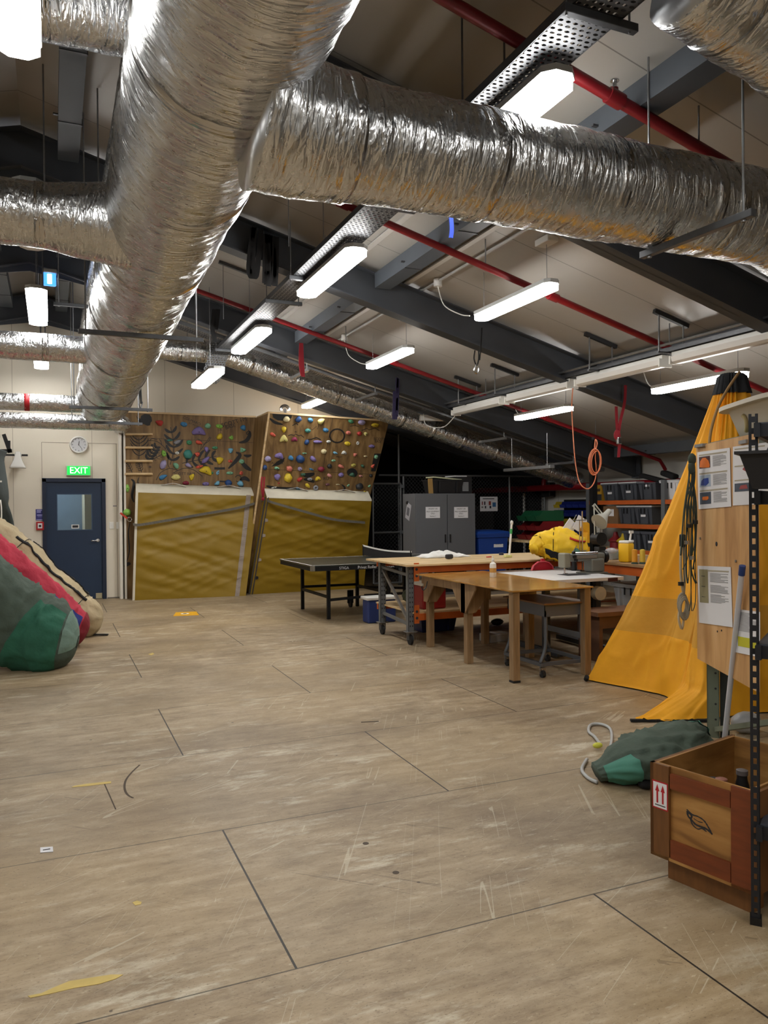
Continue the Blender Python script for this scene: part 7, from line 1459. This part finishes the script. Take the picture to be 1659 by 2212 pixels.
m.prism([o+FX*fw, o+FX*fw+FD*.034, o+FX*(fw-.003)+FD*.034, o+FX*(fw-.003)], (0, 0, ztop)); m.build('post', SB, t)
m = MB(); m.prism([o-FX*.004-FD*.004, o+FX*(fw+.004)-FD*.004, o+FX*(fw+.004)+FD*.036, o-FX*.004+FD*.036], (0, 0, .028)); m.build('foot', BLACK, t)
for z in (1.775, 1.535, .985, .34):
    m = MB(); b_ = o+FX*fw; m.bar(b_+SU*.0+Vector((0, 0, z)), b_+SU*.9+Vector((0, 0, z)), .025, .045); m.bar(b_-SV*.03+Vector((0, 0, z)), b_+SV*.40+Vector((0, 0, z)), .02, .05); m.build('shelf_beam', SB, t)
    sv0 = SU*.05-SV*.15 if abs(z-1.535) < .01 else Vector((0, 0, 0)); m = MB(); m.prism([b_+sv0+Vector((0, 0, z+.022)), b_+SU*.9+Vector((sv0.x, sv0.y, 0))-SU*.05*(sv0.length > 0)+Vector((0, 0, z+.022)), b_+SU*.9+SV*.4+Vector((0, 0, z+.022)), b_+SV*.4+Vector((0, 0, z+.022))], (0, 0, .006)); m.build('shelf_board', mat('shelf_grey', (60, 64, 72), .5), t)
for q_ in (SP+SU*.9, SP+SV*.42+SU*.9, SP+SV*.44): m = MB(); m.prism([q_, q_+SV*.03, q_+SV*.03+SU*.03, q_+SU*.03], (0, 0, ztop)); m.build('post', SB, t)
c = Vector((1.405, -.53, 1.564))+SU*.125+SV*.075; t = thing('black_bin', 'black plastic bin on the near shelf, overlapping the pinned papers', 'bin', c)
def br2(k, z, o=0): return [c+SV*(a*(.085*k+o))+SU*(b*(.13*k+o))+Vector((0, 0, z)) for a, b in ((-1, -1), (1, -1), (1, 1), (-1, 1))]
m = MB(); v = m.grid([br2(.72, 0), br2(1, .115), br2(1, .115, .014), br2(1, .125, .014), br2(.96, .125), br2(.72, .01)], closed_v=True); m.bm.faces.new(v[0]); m.bm.faces.new(v[-1]); m.build('bin_body', BKT, t)
m = MB(); m.sph(c+SV*.02+SU*.0+Vector((0, 0, .13)), .055, (1, 1.2, .75)); m.build('dark_cloth', mat('navy_cloth', (30, 36, 54), .85, 0, .3, 12, .4, 30), None, 'dark navy bundle sticking out of the black bin', 'cloth', smooth='all')
c = SP+SU*.22+SV*.12+Vector((0, 0, 1.013)); m = MB(); m.box((c.x, c.y, c.z+.06), (.14, .2, .12), math.atan2(SU.y, SU.x), bevel=.01); q = m.build('paper_box', PAPER, None, 'white box with line drawing on the near shelf, at the right edge', 'box')
# ================================================================ FLOOR THINGS
g0 = [az(1288, 1668, .05), az(1345, 1650, .09), az(1410, 1630, .11), az(1460, 1608, .11), az(1496, 1588, .09)]
t, mb, P = duffel('canvas_bag', 'empty dark green canvas bag with teal patches lying on the floor by the crate', g0, [.07, .17, .20, .20, .17, .09], GREEN, 51, .15, .6)
for row in P:
    pass
mb.build('bag_body', GREEN, t, smooth='all'); n = len(P)
ring_patch(P, 5, 16, 19, 35, mat('sea_green_patch', (70, 128, 112), .8), t, 'teal_patch'); ring_patch(P, n-14, n-3, 8, 24, _M['sea_green_patch'], t, 'teal_patch')
CAB = mat('grey_cable_loop', (170, 172, 172), .5)
m = MB(); m.tube(bez([az(1318, 1618, .03), az(1322, 1590, .012), az(1316, 1572, .012), az(1296, 1564, .012), az(1276, 1566, .012), az(1272, 1580, .012), az(1285, 1592, .012), az(1296, 1607, .02)], 8), .010, 7); m.build('wire_loop', CAB, t, smooth='all')
m = MB(); m.tube(bez([az(1268, 1640, .012), az(1257, 1662, .012), az(1270, 1680, .012), az(1290, 1690, .012)], 6), .010, 7); m.build('wire_loop', CAB, t, smooth='all')
m = MB(); m.sph(az(1291, 1610, .03), .022, (1.6, 1, .8)); m.build('yellow_knot', mat('knot_yellow', (196, 196, 70), .7), t)
c = az(1392, 1697, .02); m = MB(); m.sph((c.x+.02, c.y, .03), .04, (1.4, 1, .75)); m.build('black_ball', BLKF, None, 'small dark lump on the floor at the corner of the crate', 'lump', smooth=True)
SIGNY = mat('floor_sign_yellow', (214, 158, 20), .6)
Q = [az(374, 1331, 0), az(430, 1329, 0), az(424, 1321, 0), az(380, 1323, 0)]; t = thing('floor_sticker', 'small yellow sticker with white symbol on the floor before the left mat', 'sticker', (Q[0]+Q[2])/2)
m = MB(); m.prism(Q, (0, 0, .002)); m.build('sticker_base', SIGNY, t); c = (Q[0]+Q[2])/2; m = MB(); m.cyl((c.x, c.y, .002), (c.x, c.y, .003), .06, n=16); m.build('symbol', WHITE, t); m = MB(); m.cyl((c.x, c.y, .003), (c.x, c.y, .004), .028, n=12); m.build('symbol_dot', INK, t)
TAPEY = mat('old_yellow_paint', (196, 172, 100), .7, 0, .15, 12)
def flatmark(lab, name, pts, m_, h=.0015, cat='mark'): m = MB(); m.prism([az(x, y, 0) for x, y in pts], (0, 0, h)); m.build(name, m_, None, lab, cat)
flatmark('long torn yellow paint streak on the floor at the lower left', 'paint_streak', [(60, 2152), (66, 2156), (110, 2147), (160, 2135), (215, 2126), (250, 2115), (266, 2106), (240, 2106), (200, 2112), (150, 2120), (118, 2133), (90, 2146)], TAPEY)
flatmark('small yellow paint spot on the floor near the lower seam', 'paint_spot', [(286, 1950), (292, 1956), (304, 1954), (306, 1949), (296, 1946)], TAPEY)
flatmark('thin yellow paint streak on the floor below the dark arc mark', 'paint_streak', [(155, 1701), (190, 1698), (240, 1692), (240, 1688), (190, 1693), (160, 1698)], TAPEY)
flatmark('tiny yellow paint fleck on the floor below the orange-yellow sticker', 'paint_fleck', [(320, 1413), (326, 1416), (333, 1413), (330, 1410)], TAPEY)
Q = [az(x, y, 0) for x, y in ((87, 1843), (115, 1841), (114, 1830), (87, 1832))]; t = thing('strike_plate', 'small steel plate with a slot fixed to the floor at the left', 'plate', (Q[0]+Q[2])/2)
m = MB(); m.prism(Q, (0, 0, .003)); m.build('plate', mat('plate_steel', (186, 186, 190), .4, .5), t); c = (Q[0]+Q[2])/2; m = MB(); m.box((c.x, c.y, .0032), (.03, .008, .001)); m.build('slot', INK, t)
m = MB(); pts = [az(x, y, .001) for x, y in ((302, 1652), (285, 1668), (272, 1685), (269, 1702), (275, 1716), (288, 1724))]; c_ = bez(pts, 5)
m.grid([[p+Vector((-.006, 0, 0)) for p in c_], [p+Vector((.006, 0, 0)) for p in c_]]); m.build('scuff_arc', mat('scuff_dark', (70, 58, 46), .8), None, 'thin dark curved scuff on the floor at the left', 'mark')
for pts, lab in (([(226, 1694), (250, 1748)], 'short dark scratch on the floor beside the curved scuff'), ([(780, 1560), (818, 1558)], 'dark dash-like stain on the floor in the middle')):
    a, b = [az(x, y, .001) for x, y in pts]; w_ = .006 if len(lab) > 50 else .02; m = MB(); m.bar(a, b, w_, .001); m.build('floor_mark', _M['scuff_dark'], None, lab, 'mark')
for px, py, w in ((790, 1822, 'left'), (855, 1885, 'right')):
    c = az(px, py, 0); m = MB(); m.cyl((c.x, c.y, 0), (c.x, c.y, .001), .014, n=18); m.build('plugged_hole', mat('plug_dark', (66, 54, 42), .7), None, 'dark round plug in the floor near the middle, '+w+' of two', 'plug')
# ================================================================ WORLD / VIEW
w = bpy.data.worlds.new('world'); SC.world = w; w.use_nodes = True
w.node_tree.nodes['Background'].inputs[0].default_value = (.5, .55, .6, 1); w.node_tree.nodes['Background'].inputs[1].default_value = .05
SC.view_settings.view_transform = 'Standard'; SC.view_settings.look = 'None'; SC.view_settings.exposure = .25; SC.view_settings.gamma = 1
SC.view_settings.use_curve_mapping = False
SC.cycles.max_bounces = 8; SC.cycles.diffuse_bounces = 4; SC.cycles.glossy_bounces = 4; SC.cycles.transparent_max_bounces = 12
SC.cycles.sample_clamp_indirect = 6
SC.cycles.caustics_reflective = False
